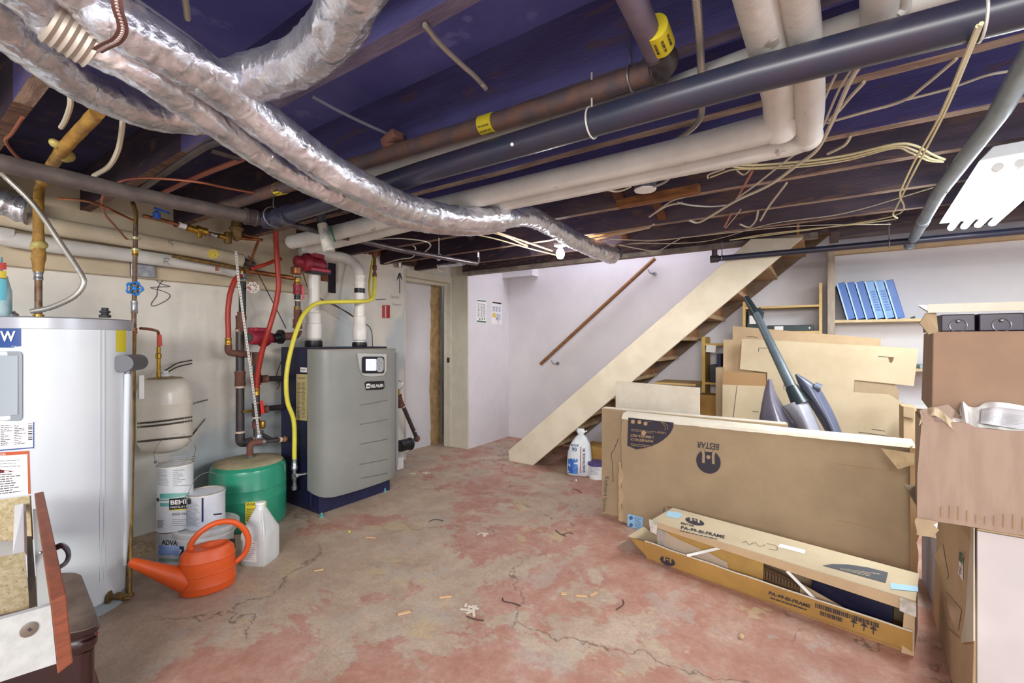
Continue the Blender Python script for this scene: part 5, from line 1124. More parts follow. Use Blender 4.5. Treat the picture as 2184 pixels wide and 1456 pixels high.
# ---------------------------------------------------------------- watering can
wcx = V((-2.655, 1.06, 0)); ang = math.atan2(.947, .32)
t = thing('watering_can', wcx, 'orange plastic watering can with long spout on the floor', 'watering can', rotz=ang)
def oval(a, b_, z, n=40, dx=0): return [V((math.cos(2*math.pi*i/n)*a+dx, math.sin(2*math.pi*i/n)*b_, z)) for i in range(n)]
b = MB(); loft(b, [oval(.112, .072, 0), oval(.122, .082, .008), oval(.125, .085, .04), oval(.127, .087, .043), oval(.125, .085, .047), oval(.124, .084, .1), oval(.1265, .0865, .104), oval(.124, .084, .108), oval(.122, .082, .165), oval(.1245, .0845, .169), oval(.122, .082, .173), oval(.118, .078, .205), oval(.10, .066, .225), oval(.07, .052, .228, dx=.02), oval(.062, .045, .225, dx=.03), oval(.055, .04, .20, dx=.03), oval(.05, .036, .17, dx=.03)], cap=True)
b.obj('can_body', M_oran, t, local=True, smooth=26)
sp4 = sm([V((-.09, 0, .075)), V((-.15, 0, .115)), V((-.22, 0, .165)), V((-.30, 0, .225)), V((-.315, 0, .235))], 5)
b = MB(); b.tube(sp4, .02, 18, rad=[.062-.045*min(1, i/(len(sp4)-4)) if i < len(sp4)-4 else .018 for i in range(len(sp4))]); b.obj('spout', M_oran, t, local=True)
hp = sm([V((-.07, 0, .215)), V((-.075, 0, .25)), V((-.04, 0, .30)), V((.03, 0, .335)), V((.11, 0, .325)), V((.165, 0, .27)), V((.185, 0, .20)), V((.165, 0, .135)), V((.118, 0, .10))], 7)
MB().tube(hp, .0125, 12, flat=1.2).obj('handle', M_oran, t, local=True)
# ---------------------------------------------------------------- dark cherry cabinet with rounded corner and the broken drawer
M_cher = mat('dark_cherry', '#260a0e', .25, c2='#1f080c', scale=4, coat=.5); M_cher2 = mat('cherry_board', '#8a4a32', .45, c2='#74402e', scale=6, stretch=(3, 3, 14))
M_chtop = mat('dusty_cherry', '#7f6f64', .8, c2='#6a594f', scale=8)
P4 = [at(x, y, Z=.38) for x, y in ((215,1338),(168,1218),(-120,1255),(-130,1400))]
def rpoly(P4, r, z, n=8): 
    o = []
    for i in range(4):
        a, b_, c = [V((P4[j % 4].x, P4[j % 4].y, z)) for j in (i-1, i, i+1)]; p = b_+(a-b_).normalized()*r; q = b_+(c-b_).normalized()*r
        for k in range(n+1): s_ = k/n; o.append(p*(1-s_)**2+b_*2*s_*(1-s_)+q*s_*s_)
    return o
cen = sum((p for p in P4), V())/4
def grow(P, k): return [cen+(p-cen)*k for p in P]
t = thing('cherry_cabinet', V((cen.x, cen.y, 0)), 'glossy dark cherry cabinet with rounded corner at the bottom left', 'cabinet')
b = MB(); loft(b, [rpoly(grow(P4, .96), .06, z) for z in (0, .3)]); b.obj('cabinet_body', M_cher, t, smooth=50)
b = MB(); loft(b, [rpoly(grow(P4, k), .065, z) for k, z in ((.97, .145), (1.02, .15), (1.03, .16), (1.02, .17), (.97, .175))]); b.obj('waist_moulding', M_cher, t, smooth=50)
b = MB(); loft(b, [rpoly(grow(P4, k), .065, z) for k, z in ((.96, .3), (1.0, .32), (1.0, .34), (.98, .345), (.98, .355), (1.02, .365), (1.02, .378))]); b.obj('top_moulding', M_cher, t, smooth=50)
b = MB(); loft(b, [rpoly(grow(P4, 1.0), .065, z) for z in (.376, .382)]); b.obj('dusty_top', M_chtop, t, smooth=False)
A_ = at(107, 1283, d=1.22); B_ = at(141, 1266, d=1.25); C_ = at(93, 1047, d=1.75); D_ = at(73, 1051, d=1.74)
dn = at(123, 1438, d=1.22)-A_
t = thing('broken_drawer', A_+dn, 'broken white drawer with a cherry wood front resting tilted on the dark cabinet', 'drawer')
b = MB(); b.hexa([A_+dn, B_+dn*.97, C_+dn*.8, D_+dn*.8], [A_, B_, C_, D_]); b.obj('drawer_front', M_cher2, t, smooth=False, bevel=.003)
ns = at(-110, 1352, d=1.06); a1 = A_+dn*.05; n1 = a1+dn*.80; n2 = at(-110, 1490, d=1.06); bk = (D_-A_).normalized()*.014
b = MB(); b.hexa([a1, n1, n2, ns], [a1+bk, n1+bk, n2+bk, ns+bk]); pnl = b.obj('side_panel', mat('white_melamine', '#bfc0bd', .5, c2='#b4b5b2', scale=30), t, smooth=False)
cpl = Plane(a1, (a1-n1).cross(a1-ns)); c = cpl.px(62, 1342, .0)
MB().lathe([(.018, 0), (.018, .002), (.014, .003), (0, .003)], c, 24, axis=cpl.n).obj('screw_cap', mat('cap_bronze', '#7f7468', .4, .5), pnl)
b = MB(); b.bar(cpl.px(57, 1342, .003), cpl.px(67, 1342, .003), .003, .002); b.bar(cpl.px(62, 1338, .003), cpl.px(62, 1346, .003), .003, .002); b.obj('cross_slot', M_ink, pnl)
def q4(b, pts, th): 
    P = [at(x, y, d=d) for x, y, d in pts]; n = (P[1]-P[0]).cross(P[2]-P[0]).normalized()*th; b.hexa(P, [p+n for p in P]); return b
M_part = mat('particle_board', '#b9ab8c', .9, c2='#a4956f', scale=60, c3='#86754f', c3_t=.62, s3=140)
q4(MB(), ((0,1065,1.72),(63,1056,1.75),(68,1150,1.7),(-60,1160,1.68)), .01).obj('chipboard_back', M_part, t, smooth=False)
q4(MB(), ((-110,1205,1.28),(53,1177,1.42),(63,1290,1.32),(-110,1330,1.2)), .012).obj('chipboard_divider', M_part, t, smooth=False)
q4(MB(), ((31,1077,1.71),(50,1073,1.71),(52,1178,1.46),(27,1182,1.44)), .015).obj('inner_strip', M_white, t, smooth=False)
q4(MB(), ((70,1085,1.72),(80,1085,1.72),(107,1290,1.26),(80,1290,1.27)), .006).obj('drawer_floor', mat('melamine_floor', '#aeb3b0', .5), t, smooth=False)
q4(MB(), ((56,1143,1.66),(69,1143,1.66),(79,1288,1.28),(62,1292,1.28)), .008).obj('metal_runner', M_chain, t, smooth=False)
q4(MB(), ((-80,1160,1.6),(30,1152,1.62),(26,1182,1.46),(-80,1200,1.4)), .006).obj('white_shelf', M_white, t, smooth=False)
for x, y in ((86,1178),(91,1211)): MB().ball(at(x, y, d=1.45), .005, 8).obj('screw_head', M_steel, t)
MB().tube(sm([at(118,1168,d=1.5), at(132,1163,d=1.49), at(143,1172,d=1.47), at(146,1186,d=1.46), at(140,1200,d=1.44), at(126,1210,d=1.43)]), .0065, 10, flat=1.5).obj('pull_handle', mat('handle_grey', '#7d8086', .35, .7), t)
# ---------------------------------------------------------------- stairs
SY = 4.035
t = thing('staircase', (-1.5, 4.5, 0), 'open basement staircase with a wide cream painted side board rising right', 'staircase')
pf = Plane((0, SY, 0), (0, -1, 0))
def sy(px_, py_): return pf.px(px_, py_)
b = MB(); so = [sy(1084,961), sy(1460,634), sy(1602,509), sy(1712,506), sy(1444,732), sy(1137,987), sy(1086,975)]
so[-1].z = 0; so[-2].z = 0; b.prism(so, (0, .04, 0)); b.obj('stringer', M_str, t, smooth=False, bevel=.003)
x0_, z0_ = so[0].x, so[0].z; x1_, z1_ = so[1].x, so[1].z; sl = (z1_-z0_)/(x1_-x0_)
b = MB(); b.prism([(p.x, 4.93, p.z) for p in so[:2]]+[(so[1].x+(2.95-so[1].z)/sl, 4.93, 2.95), (so[4].x+(2.95-so[4].z)/sl, 4.93, 2.99), (so[4].x, 4.93, so[4].z+.04), (so[5].x, 4.93, .04), (so[6].x, 4.93, .02)], (0, .04, 0)); b.obj('stringer', M_stairw, t, smooth=False)
rise = .192
for k in range(1, 15):
    z = rise*k; xn = x0_+(z+.055-z0_)/sl
    if xn > .3: break
    MB().box((xn, SY+.041, z-.035), (xn+.285, 4.93, z)).obj('tread', mat('tread_wood', '#b99c78', .75, c2='#a58866', scale=5), t, smooth=False)
    MB().box((xn+.015, SY+.045, z-rise), (xn+.033, 4.925, z-.036)).obj('riser', mat('riser_wood', '#a67850', .8, c2='#8e6443', scale=5), t, smooth=False)
b = MB(); b.box((.1, 4.72, 1.9), (.14, 4.76, 2.2))
# ---------------------------------------------------------------- handrail
t = thing('handrail', at(1275, 660, Y=5.0), 'brown wooden handrail on the white wall above the stairs', 'handrail')
MB().cyl(at(1153, 776, Y=4.99), at(1397, 551, Y=4.99), .022, 16).obj('rail', M_wood, t)
for x, y in ((1176, 766), (1382, 572)):
    c = at(x, y, Y=4.99); b = MB(); b.tube(sm([c-V((0, 0, .01)), c+V((.02, .0, -.05)), c+V((.04, .06, -.06)), c+V((.05, .078, -.055))]), .006, 8); b.cyl(c+V((.05, .07, -.055)), c+V((.05, .079, -.055)), .022, 14); b.obj('bracket', M_steel, t)
# ---------------------------------------------------------------- posters
pp = Plane((PX, 4.5, 1.5), (1, 0, 0))
t = ppoly(pp, ((1016,638),(1037,640),(1037,689),(1016,688)), 'poster', M_paper, None, h=.001, th=.001, label='left poster taped to the white wall by the doorway, with green columns', category='poster')
ppoly(pp, ((1017,639.5),(1036,641),(1036,643.5),(1017,642)), 'header_bar', mat('poster_green', '#3a6b52', .6), t, h=.0028)
ppoly(pp, ((1017,683),(1036,685),(1036,688),(1017,686.5)), 'footer_bar', mat('poster_green', '#3a6b52', .6), t, h=.0028)
plines(pp, ((1018,646),(1036,647.5),(1036,677),(1018,676)), 12, 'table_print', M_ink, t, h=.003, cols=3, seed=9)
for x in (1022, 1027, 1032): ppoly(pp, ((x,678),(x+2,678),(x+2,682),(x,682)), 'icon', mat('poster_green', '#3a6b52', .6), t, h=.0028)
t = ppoly(pp, ((1048,641),(1070,644),(1070,692),(1048,690)), 'poster', M_paper, None, h=.001, th=.001, label='right poster taped to the white wall, with a magnifier picture at its foot', category='poster')
ppoly(pp, ((1050,643),(1069,645.5),(1069,649),(1050,646)), 'header_bar', M_ink, t, h=.0028)
plines(pp, ((1050,652),(1069,654),(1069,666),(1050,664)), 6, 'table_print', mat('print_blue', '#7488a8', .8), t, h=.003, cols=3, seed=11, th=.6)
ppoly(pp, ((1050,667),(1057,668),(1057,677),(1050,676)), 'yellow_box', mat('poster_yellow', '#d9bf5e', .7), t, h=.0028)
plines(pp, ((1058,668),(1069,669),(1069,684),(1058,683)), 6, 'table_print', mat('print_blue', '#7488a8', .8), t, h=.003, seed=12, th=.5)
b = MB(); b.torus(pp.px(1059, 680, .003), .012, .0022, (1, 0, 0), 16, 5); b.bar(pp.px(1061, 683, .003), pp.px(1064, 689, .003), .004, .002, up=(1, 0, 0)); b.obj('magnifier_icon', M_ink, t)
for k, (x, y) in enumerate(((1015,637),(1040,638),(1046,640),(1072,642),(1015,690),(1072,694))): pass
# ---------------------------------------------------------------- bag, tub and clutter under the stairs
bp = at(1236, 1012, Z=0); t = thing('mortar_bag', bp, 'white and blue paper bag of compound tied at the top, beneath the staircase', 'bag', rotz=math.radians(18))
def br(wx, wy, z, s_, n=36, p=3.2, dx=0):
    o = []
    for i in range(n):
        a = 2*math.pi*i/n; ca, sa = math.cos(a), math.sin(a); k = (abs(ca)**p+abs(sa)**p)**(-1/p)*(1+.05*noise.noise(V((ca*3, sa*3, z*9+s_))))
        o.append(V((ca*k*wx+dx, sa*k*wy, z)))
    return o
BW = .118
b = MB(); loft(b, [br(BW*.9, .06, 0, 1), br(BW, .08, .02, 1), br(BW*1.02, .085, .12, 2), br(BW*.94, .075, .22, 3), br(BW*.78, .06, .31, 4, dx=.01), br(BW*.45, .04, .37, 5, dx=.015), br(BW*.22, .025, .395, 6, 36, 2.2, .015), br(BW*.35, .035, .42, 7, dx=.015), br(BW*.3, .02, .45, 8, dx=.01)])
bag = b.obj('bag_body', mat('bag_paper', '#d8dbdd', .6, c2='#c9ced4', scale=9, bump=.4, bscale=16), t, local=True, smooth=60)
b = MB(); b.tube(sm([V((.0, 0, .43)), V((.03, -.01, .44)), V((.06, -.01, .425)), V((.07, 0, .435))]), .009, 8, flat=.5); b.obj('tie_end', M_paper, t, local=True)
def bagp(x, z, h=.004):
    w = BW*(1 if z < .15 else 1-(z-.15)*1.05); y = -.086*(1-max(0, z-.1)*1.0)*(1-min(1, abs(x)/max(w, .01))**4*.45); return V((x, y-h, z))
def bag_patch(x0, z0, x1, z1, name, m, n=8, h=.004, jag=0):
    g = [[bagp(x0+(x1-x0)*i/n, (z0+(z1-z0)*j/n)*(1+(jag*noise.noise(V((i*.9, j*.9, 4))) if j in (0, n) else 0)), h) for i in range(n+1)] for j in range(n+1)]
    return MB().sheet(g).obj(name, m, t, local=True, smooth=60)
bag_patch(-.105, .03, -.005, .17, 'blue_picture', mat('bag_blue', '#4f83c6', .5, c2='#2a57a6', scale=22, c3='#cfdcea', c3_t=.58, s3=30), jag=.12)
bag_patch(.018, .04, .026, .29, 'red_stripe', mat('bag_red', '#9a4a44', .6), 6)
def bag_text(s_, x, z, size, ang_, m, name):
    ca, sa = math.cos(ang_), math.sin(ang_)
    text(None, s_, (0, 0, 0), (1, 0, 0), (0, 0, 1), size, name, m, t, bold=.0008, curve=lambda u, v, w_: bagp(x+u*ca-v*sa, z+u*sa+v*ca, .006), local=True)
bag_text('90', -.065, .26, .05, 0, mat('bag_ink_blue', '#2f6792', .6), 'number_lettering')
bag_text('ROCK', -.075, .30, .028, 0, mat('bag_ink_blue', '#2f6792', .6), 'brand_lettering')
bag_text('SHEETROCK 90', .055, .05, .033, math.pi/2, mat('bag_ink_dark', '#3c4a8a', .6), 'side_lettering')
tc1, tr1 = cylc(1254, 1292, yb=1024); tc1 = V((tc1.x, tc1.y, 0))
t = thing('plastic_tub', tc1, 'small white tub with a purple lid beside the paper bag', 'tub')
MB().lathe([(tr1*.88, 0), (tr1*.98, .12), (tr1, .13)], tc1, 32).obj('tub_body', M_white, t)
MB().lathe([(tr1*1.04, .125), (tr1*1.05, .15), (tr1*.98, .155), (0, .152)], tc1, 32).obj('lid', mat('lid_purple', '#4b4478', .4), t)
plines(Cyl(tc1, tr1*.97), ((1257,990),(1283,992),(1283,1014),(1257,1012)), 8, 'fine_print', mat('print_grey', '#8b9098', .8), t, h=.002)
def wbox(name, a, c, m, label, cat, **k):
    b = MB(); b.box(a, c); return b.obj(name, m, label=label, category=cat, smooth=False, bevel=k.pop('bevel', .003), **k)
wbox('storage_box', (-1.98, 4.16, 0), (-1.74, 4.42, .12), M_cardo, 'lower ochre cardboard box behind the purple-lidded tub', 'box', group='ochre boxes under the stairs')
wbox('storage_box', (-1.97, 4.17, .125), (-1.72, 4.41, .25), M_cardo, 'upper ochre cardboard box behind the purple-lidded tub', 'box', group='ochre boxes under the stairs')
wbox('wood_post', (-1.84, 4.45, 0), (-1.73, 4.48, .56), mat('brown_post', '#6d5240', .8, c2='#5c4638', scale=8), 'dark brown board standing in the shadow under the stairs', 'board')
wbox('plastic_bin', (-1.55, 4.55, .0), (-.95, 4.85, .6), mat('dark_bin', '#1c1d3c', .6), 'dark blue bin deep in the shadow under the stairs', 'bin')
# ---------------------------------------------------------------- yellow-wood rack under the stairs
RY = 4.72
t = thing('shelf_unit', (at(1500, 800, Y=RY).x, RY, 0), 'small yellow wood rack under the stairs with a white tag', 'shelf')
xl_ = at(1497, 720, Y=RY).x; xr_ = at(1545, 720, Y=RY).x
b = MB(); b.box((xl_, RY, 0), (xl_+.03, RY+.25, at(1500, 718, Y=RY).z)); b.obj('upright', mat('yellow_wood', '#c9a75a', .6, c2='#bd9a4e', scale=6), t, smooth=False)
b = MB(); b.box((xr_+.02, RY, 0), (xr_+.05, RY+.25, at(1500, 724, Y=RY).z)); b.obj('upright', MATS['yellow_wood'], t, smooth=False)
for y in (732, 815):
    z = at(1505, y, Y=RY).z; b = MB(); b.box((xl_+.03, RY, z-.02), (xr_+.02, RY+.25, z)); b.obj('shelf_board', MATS['yellow_wood'], t, smooth=False)
z = at(1515, 745, Y=RY-.01).z; b = MB(); c = at(1517, 743, Y=RY-.012); b.hexa([c+V((-.045, 0, .035)), c+V((.045, 0, .03)), c+V((.035, 0, -.04)), c+V((-.05, 0, -.035))], [c+V((-.045, .002, .035)), c+V((.045, .002, .03)), c+V((.035, .002, -.04)), c+V((-.05, .002, -.035))]); b.obj('paper_tag', M_paper, t, smooth=False)
z = at(1505, 815, Y=RY).z
wbox('ring_binder', (xl_+.06, RY+.05, z), (xl_+.12, RY+.25, z+.17), M_black, 'black binder standing on the yellow rack, the taller', 'binder')
wbox('ring_binder', (xl_+.125, RY+.05, z), (xl_+.165, RY+.25, z+.28), mat('navy_box', '#1d2050', .5), 'narrow navy folder on the yellow rack beside the black binder', 'binder')
wbox('wood_board', (-1.35, 4.5, at(1470, 818, Y=4.5).z-.02), (xl_-.01, 4.9, at(1470, 818, Y=4.5).z), M_pine, 'flat pale board lying level left of the yellow rack', 'board')
wbox('storage_box', (xl_+.0, 4.52, 0), (xl_+.28, 4.7, at(1500, 843, Y=4.45).z), M_cardo, 'plain ochre carton low in front of the yellow rack', 'box')
# ---------------------------------------------------------------- tan shelf frame between the stairs and the tall post
SYY = 4.75
t = thing('shelf_unit', (-.25, SYY, 0), 'open pine shelf frame with a black folder between stairs and tall grey post', 'shelf')
xa = at(1584, 650, Y=SYY).x; xb = at(1747, 640, Y=SYY).x
for x, y in ((xa, at(1587, 643, Y=SYY).z), (xb, at(1750, 603, Y=SYY).z)):
    b = MB(); b.box((x, SYY, 0), (x+.022, SYY+.28, y)); b.obj('upright', M_pine, t, smooth=False)
for y in (652, 706):
    z = at(1670, y, Y=SYY).z; b = MB(); b.box((xa+.022, SYY, z-.018), (xb, SYY+.28, z)); b.obj('shelf_board', M_pine, t, smooth=False)
zb_ = at(1670, 706, Y=SYY).z
t = thing('ring_binder', (xa+.09, SYY+.1, zb_), 'black binder with white label standing at the left end of the pine frame', 'binder')
b = MB(); b.prism([(xa+.03, SYY+.02, zb_), (xa+.13, SYY+.02, zb_), (xa+.16, SYY+.02, zb_+.19), (xa+.045, SYY+.02, zb_+.2)], (0, .2, 0)); b.obj('cover', mat('binder_black', '#1f3136', .45), t, smooth=False, bevel=.003)
b = MB(); b.box((xa+.055, SYY+.016, zb_+.07), (xa+.11, SYY+.019, zb_+.15)); b.obj('label', M_paper, t, smooth=False)
t = thing('ring_binder', (xb-.2, SYY+.1, zb_), 'dark folder lying flat near the right end of the pine frame', 'binder')
b = MB(); b.box((xa+.2, SYY+.02, zb_), (xb-.04, SYY+.24, zb_+.055)); b.obj('cover', MATS['binder_black'], t, smooth=False, bevel=.004)
b = MB(); c = (xa+xb)/2; b.box((c-.04, SYY+.016, zb_+.01), (c+.03, SYY+.019, zb_+.045)); b.obj('label', M_paper, t, smooth=False)
MB().cyl((xb-.07, SYY+.016, zb_+.027), (xb-.07, SYY+.02, zb_+.027), .007, 10).obj('finger_ring', M_steel, t)
# tall grey post and long wall shelves
t = thing('shelf_unit', (.1, 4.74, 0), 'tall grey-wood post with long wall shelves running right', 'shelf')
b = MB(); x = at(1765, 600, Y=4.72).x; b.box((x, 4.72, 0), (at(1781, 600, Y=4.72).x, 5.05, 2.13)); b.obj('post', mat('grey_post', '#b3a493', .7, c2='#9c8d7e', scale=6, stretch=(5, 5, .7)), t, smooth=False)
xs_ = at(1781, 600, Y=4.72).x; zs1 = at(1850, 681, Y=4.76).z; zs2 = at(1960, 786, Y=4.76).z
for z in (zs1, zs2): b = MB(); b.box((xs_, 4.76, z-.022), (2.2, 5.06, z)); b.obj('shelf_board', mat('shelf_tan', '#cdb891', .6, c2='#c2ab82', scale=6), t, smooth=False)
b = MB(); b.box((xs_, 5.03, zs1-.75), (2.2, 5.065, zs1-.71)); b.obj('batten', M_white, t, smooth=False)
# blue binders
bl = [mat('binder_blue', '#2f62b0', .4, c2='#2a58a2', scale=4), mat('binder_blue_pale', '#6f9fd2', .4, c2='#5f8fc8', scale=12)]
tops = [(1777,1791),(1797,1811),(1815,1827),(1832,1843),(1846,1860),(1861,1878)]
gb = 'blue binders on the wall shelf'
lab = ['leftmost blue binder, tight against the grey post', 'second blue binder from the grey post', 'third blue binder from the grey post', 'paler patterned blue binder, fourth from the post', 'pale blue binder just left of the last one', 'rightmost blue binder with its cover showing']
for k in range(6):
    w_ = .055; xbk = xs_+.012+k*.064; lean = .075; z = zs1+.001; hh = .325
    t = thing('ring_binder', (xbk, 4.8, z), lab[k], 'binder', gb)
    b = MB(); b.prism([(xbk+lean, 4.79, z), (xbk+lean+w_, 4.79, z+.012), (xbk+w_, 4.79, z+hh), (xbk, 4.79, z+hh-.012)], (0, .25, 0)); b.obj('cover', bl[1 if k in (3, 4) else 0], t, smooth=False, bevel=.004)
    b = MB(); b.prism([(xbk+lean-.002, 4.786, z), (xbk+lean+.008, 4.786, z), (xbk+.008, 4.786, z+hh-.01), (xbk-.002, 4.786, z+hh-.01)], (0, .006, 0)); b.obj('spine_edge', mat('binder_edge', '#a9cbe6', .4), t, smooth=False)
    if k in (3, 4): 
        b = MB()
        for j in range(8): zz = z+.07+j*.022; xx = xbk+lean*(1-(zz-z)/hh)+.016; b.box((xx, 4.787, zz), (xx+.028, 4.791, zz+.012))
        b.obj('spine_print', mat('binder_blue', '#2f62b0', .4), t, smooth=False)
wbox('magazine', (xs_+.52, 4.78, zs1), (xs_+.85, 5.0, zs1+.02), mat('book_grey', '#9fb0bd', .6), 'thin pale booklet lying on the shelf right of the blue binders', 'booklet')
wbox('magazine', (xs_+.55, 4.78, zs2), (xs_+.95, 5.0, zs2+.03), mat('book_teal', '#8fb3b6', .5), 'thin teal booklet on the lower wall shelf', 'booklet')
# ---------------------------------------------------------------- flattened cartons leaning under the shelves
def sheet_card(Y, lean, pts, m, label, th=.006, slits=(), group='flattened cartons leaning below the shelves'):
    pl_ = Plane((0, Y, 0), (0, -1, lean)); t = None
    P = [pl_.px(*p) if len(p) == 2 else None for p in pts]
    for i, p in enumerate(pts):
        if len(p) == 3: q = P[p[2]]; s_ = q.z/ (pl_.n.z if 0 else 1); P[i] = V((q.x, q.y+(q.z)*(pl_.n.z/pl_.n.y)*1.0, 0))
    c = sum(P, V())/len(P); t = thing('flattened_carton', V((c.x, Y, 0)), label, 'cardboard', group)
    b = MB(); b.prism(P, pl_.n*-th); b.obj('sheet', m, t, smooth=False)
    for k, sl_ in enumerate(slits):
        b = MB()
        for a, c in zip(sl_, sl_[1:]): b.bar(pl_.px(*a, .0006), pl_.px(*c, .0006), .004, .0012, up=tuple(pl_.n))
        b.obj('cut_slit', M_ink, t, smooth=False)
    return t, pl_
FL = 0
sheet_card(4.40, .06, [(1563,695),(1878,722),(1872,960,1),(1556,960,0)], M_card, 'rearmost big flattened carton, its top edge just under the black folder', slits=[[(1593,717),(1608,718),(1615,720)]])
sheet_card(4.30, .06, [(1543,724),(1590,724),(1640,797),(1640,960,2),(1538,960,0)], M_card, 'flattened carton whose square corner juts out left beneath the rearmost one')
t, pl_ = sheet_card(4.20, .06, [(1583,722),(1959,743),(1949,823),(1822,810),(1821,836),(1897,841),(1926,860),(1940,960,6),(1640,960,11),(1640,940),(1636,800),(1636,794),(1578,787)][:7]+[(1926,860,6),(1640,860,9),(1636,794),(1578,787)], M_cardl, 'largest pale flattened carton with stepped right edge and a square notch', slits=[[(1618,750),(1618,742),(1641,742)],[(1641,742),(1641,752)],[(1873,760),(1906,762),(1902,772)],[(1673,812),(1672,830)],[(1859,915),(1888,919)],[(1831,921),(1875,927),(1920,935)]])
ppoly(pl_, ((1894,761),(1906,762),(1901,774),(1897,772)), 'slot_hole', mat('slot_brown', '#6a4c34', .9), t, h=.0006)
sheet_card(4.11, .05, [(1541,820),(1572,821),(1634,823),(1632,960,2),(1530,960,0)], M_cardl, 'pale flattened carton low on the left, behind the grey shells', slits=[[(1572,822),(1563,896)],[(1605,877),(1618,878)]])
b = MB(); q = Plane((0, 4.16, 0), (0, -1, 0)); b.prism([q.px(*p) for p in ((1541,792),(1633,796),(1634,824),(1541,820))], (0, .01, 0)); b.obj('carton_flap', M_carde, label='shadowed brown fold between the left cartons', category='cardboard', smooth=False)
b = MB(); b.prism([q.px(*p) for p in ((1822,812),(1916,824),(1917,862),(1821,838))], (0, .01, 0)) if False else None
q = Plane((0, 4.27, 0), (0, -1, 0)); b = MB(); b.prism([q.px(*p) for p in ((1822,805),(1905,812),(1917,835),(1917,858),(1822,845))], (0, .012, 0)); b.obj('carton_flap', M_cardd, label='brown folded flap showing through the square notch', category='cardboard', smooth=False)
a = at(1527, 783, Y=4.3); c = at(1541, 790, Y=4.3); wbox('storage_box', (a.x, 4.28, 0), (c.x, 4.5, a.z), M_cardd, 'narrow brown carton end between the yellow rack and the cartons', 'box')
a = at(1927, 868, Y=3.9); c = at(1957, 868, Y=3.9); t = wbox('storage_box', (a.x, 3.9, 0), (c.x, 4.1, a.z), M_card, 'narrow upright carton with a folded flap at the right of the cartons', 'box')
b = MB(); a2 = at(1927, 866, Y=3.88); b.prism([a2, at(1950, 870, Y=3.88), at(1950, 893, Y=3.88), at(1927, 888, Y=3.88)], (0, .012, 0)); b.obj('flap', M_cardd, t, smooth=False)
# pale sheet standing behind the lettered boxes
a = at(1313, 813, Y=3.42); c = at(1491, 827, Y=3.42); 
b = MB(); b.prism([a, c, V((c.x, 3.42, 0)), V((a.x, 3.42, 0))], (0, .03, 0)); b.obj('cardboard_sheet', M_cardw, label='plain whitish cardboard panel standing behind the left end of the long box', category='cardboard', smooth=False)
b = MB(); 
# ---------------------------------------------------------------- grey shells with the long pole
t = thing('pole_base', (at(1700, 900, Y=3.6).x, 3.6, 0), 'long dark pole rising from glossy grey moulded shells behind the long box', 'furniture part')
YP = 3.62
def shell_(le, ri, bulge, Y, name, m, dn_=None, th=.006):
    n = 10; L_ = sm(le, 3); R_ = sm(ri, 3); k = min(len(L_), len(R_)); rows = []
    for i in range(k):
        f = i/(k-1); a = L_[int(f*(len(L_)-1))]; c = R_[int(f*(len(R_)-1))]; row = []
        for j in range(n+1):
            s_ = j/n; x = a.x+(c.x-a.x)*s_; y = a.y+(c.y-a.y)*s_
            row.append(at(x, y, Y=Y-bulge*math.sin(math.pi*s_)**.8*(.4+.6*f)))
        rows.append(row)
    # continue down to the floor behind the box
    last = rows[-1]; rows.append([V((p.x, p.y, 0.02)) for p in last])
    return MB().sheet(rows, th, (0, 1, 0)).obj(name, m, t, smooth=60)
g2v = lambda l: [V((x, y, 0)) for x, y in l]
M_sh1 = mat('shell_grey', '#6f6c7c', .3, c2='#625f70', scale=3, coat=.3); M_sh2 = mat('shell_light', '#a3a4ad', .28, c2='#8b8b96', scale=3, coat=.3); M_sh3 = mat('shell_slate', '#5a5f74', .35, c2='#505468', scale=3, coat=.2)
shell_(g2v([(1637,809),(1629,836),(1623,870),(1616,914)]), g2v([(1646,808),(1657,842),(1684,884),(1716,926)]), .10, YP, 'shell', M_sh1)
shell_(g2v([(1668,866),(1682,884),(1694,904),(1706,928)]), g2v([(1716,849),(1729,870),(1743,898),(1757,934)]), .13, YP-.04, 'shell', M_sh2)
shell_(g2v([(1695,799),(1702,818),(1718,850),(1742,888),(1768,934)]), g2v([(1700,796),(1744,824),(1762,850),(1781,886),(1803,940)]), .07, YP+.02, 'shell', M_sh3)
MB().tube([at(1712,826,Y=YP-.04), at(1738,858,Y=YP-.05), at(1760,893,Y=YP-.06), at(1776,928,Y=YP-.06)], .006, 8).obj('ridge_groove', M_black, t)
p0 = at(1591, 634, Y=YP+.25); p1 = at(1612, 668, Y=YP+.2); p2 = at(1688, 825, Y=YP-.02); p3 = at(1708, 862, Y=YP-.05)
MB().tube([p0, p1], .018, 16, rad=[.022,.028]).obj('pole_tip', mat('pole_teal_dark', '#232c31', .35), t)
MB().tube([p1, p2], .018, 16, rad=[.024,.034]).obj('pole', mat('pole_teal', '#5a646a', .35, .1, c2='#48535a', scale=4), t)
MB().tube([p2, p3], .028, 16, rad=[.04,.055]).obj('pole_socket', mat('pole_teal_dark', '#232c31', .35), t)
MB().cyl(at(1736,822,Y=YP), at(1751,828,Y=YP), .026, 12).obj('dark_knob', M_sh3, t)
b = MB(); b.prism([at(1598,662,Y=YP+.21), at(1622,655,Y=YP+.24), at(1626,672,Y=YP+.22), at(1622,705,Y=YP+.17)], (0, .01, 0)); b.obj('flat_bracket', mat('pole_teal_dark', '#232c31', .35), t, smooth=False)
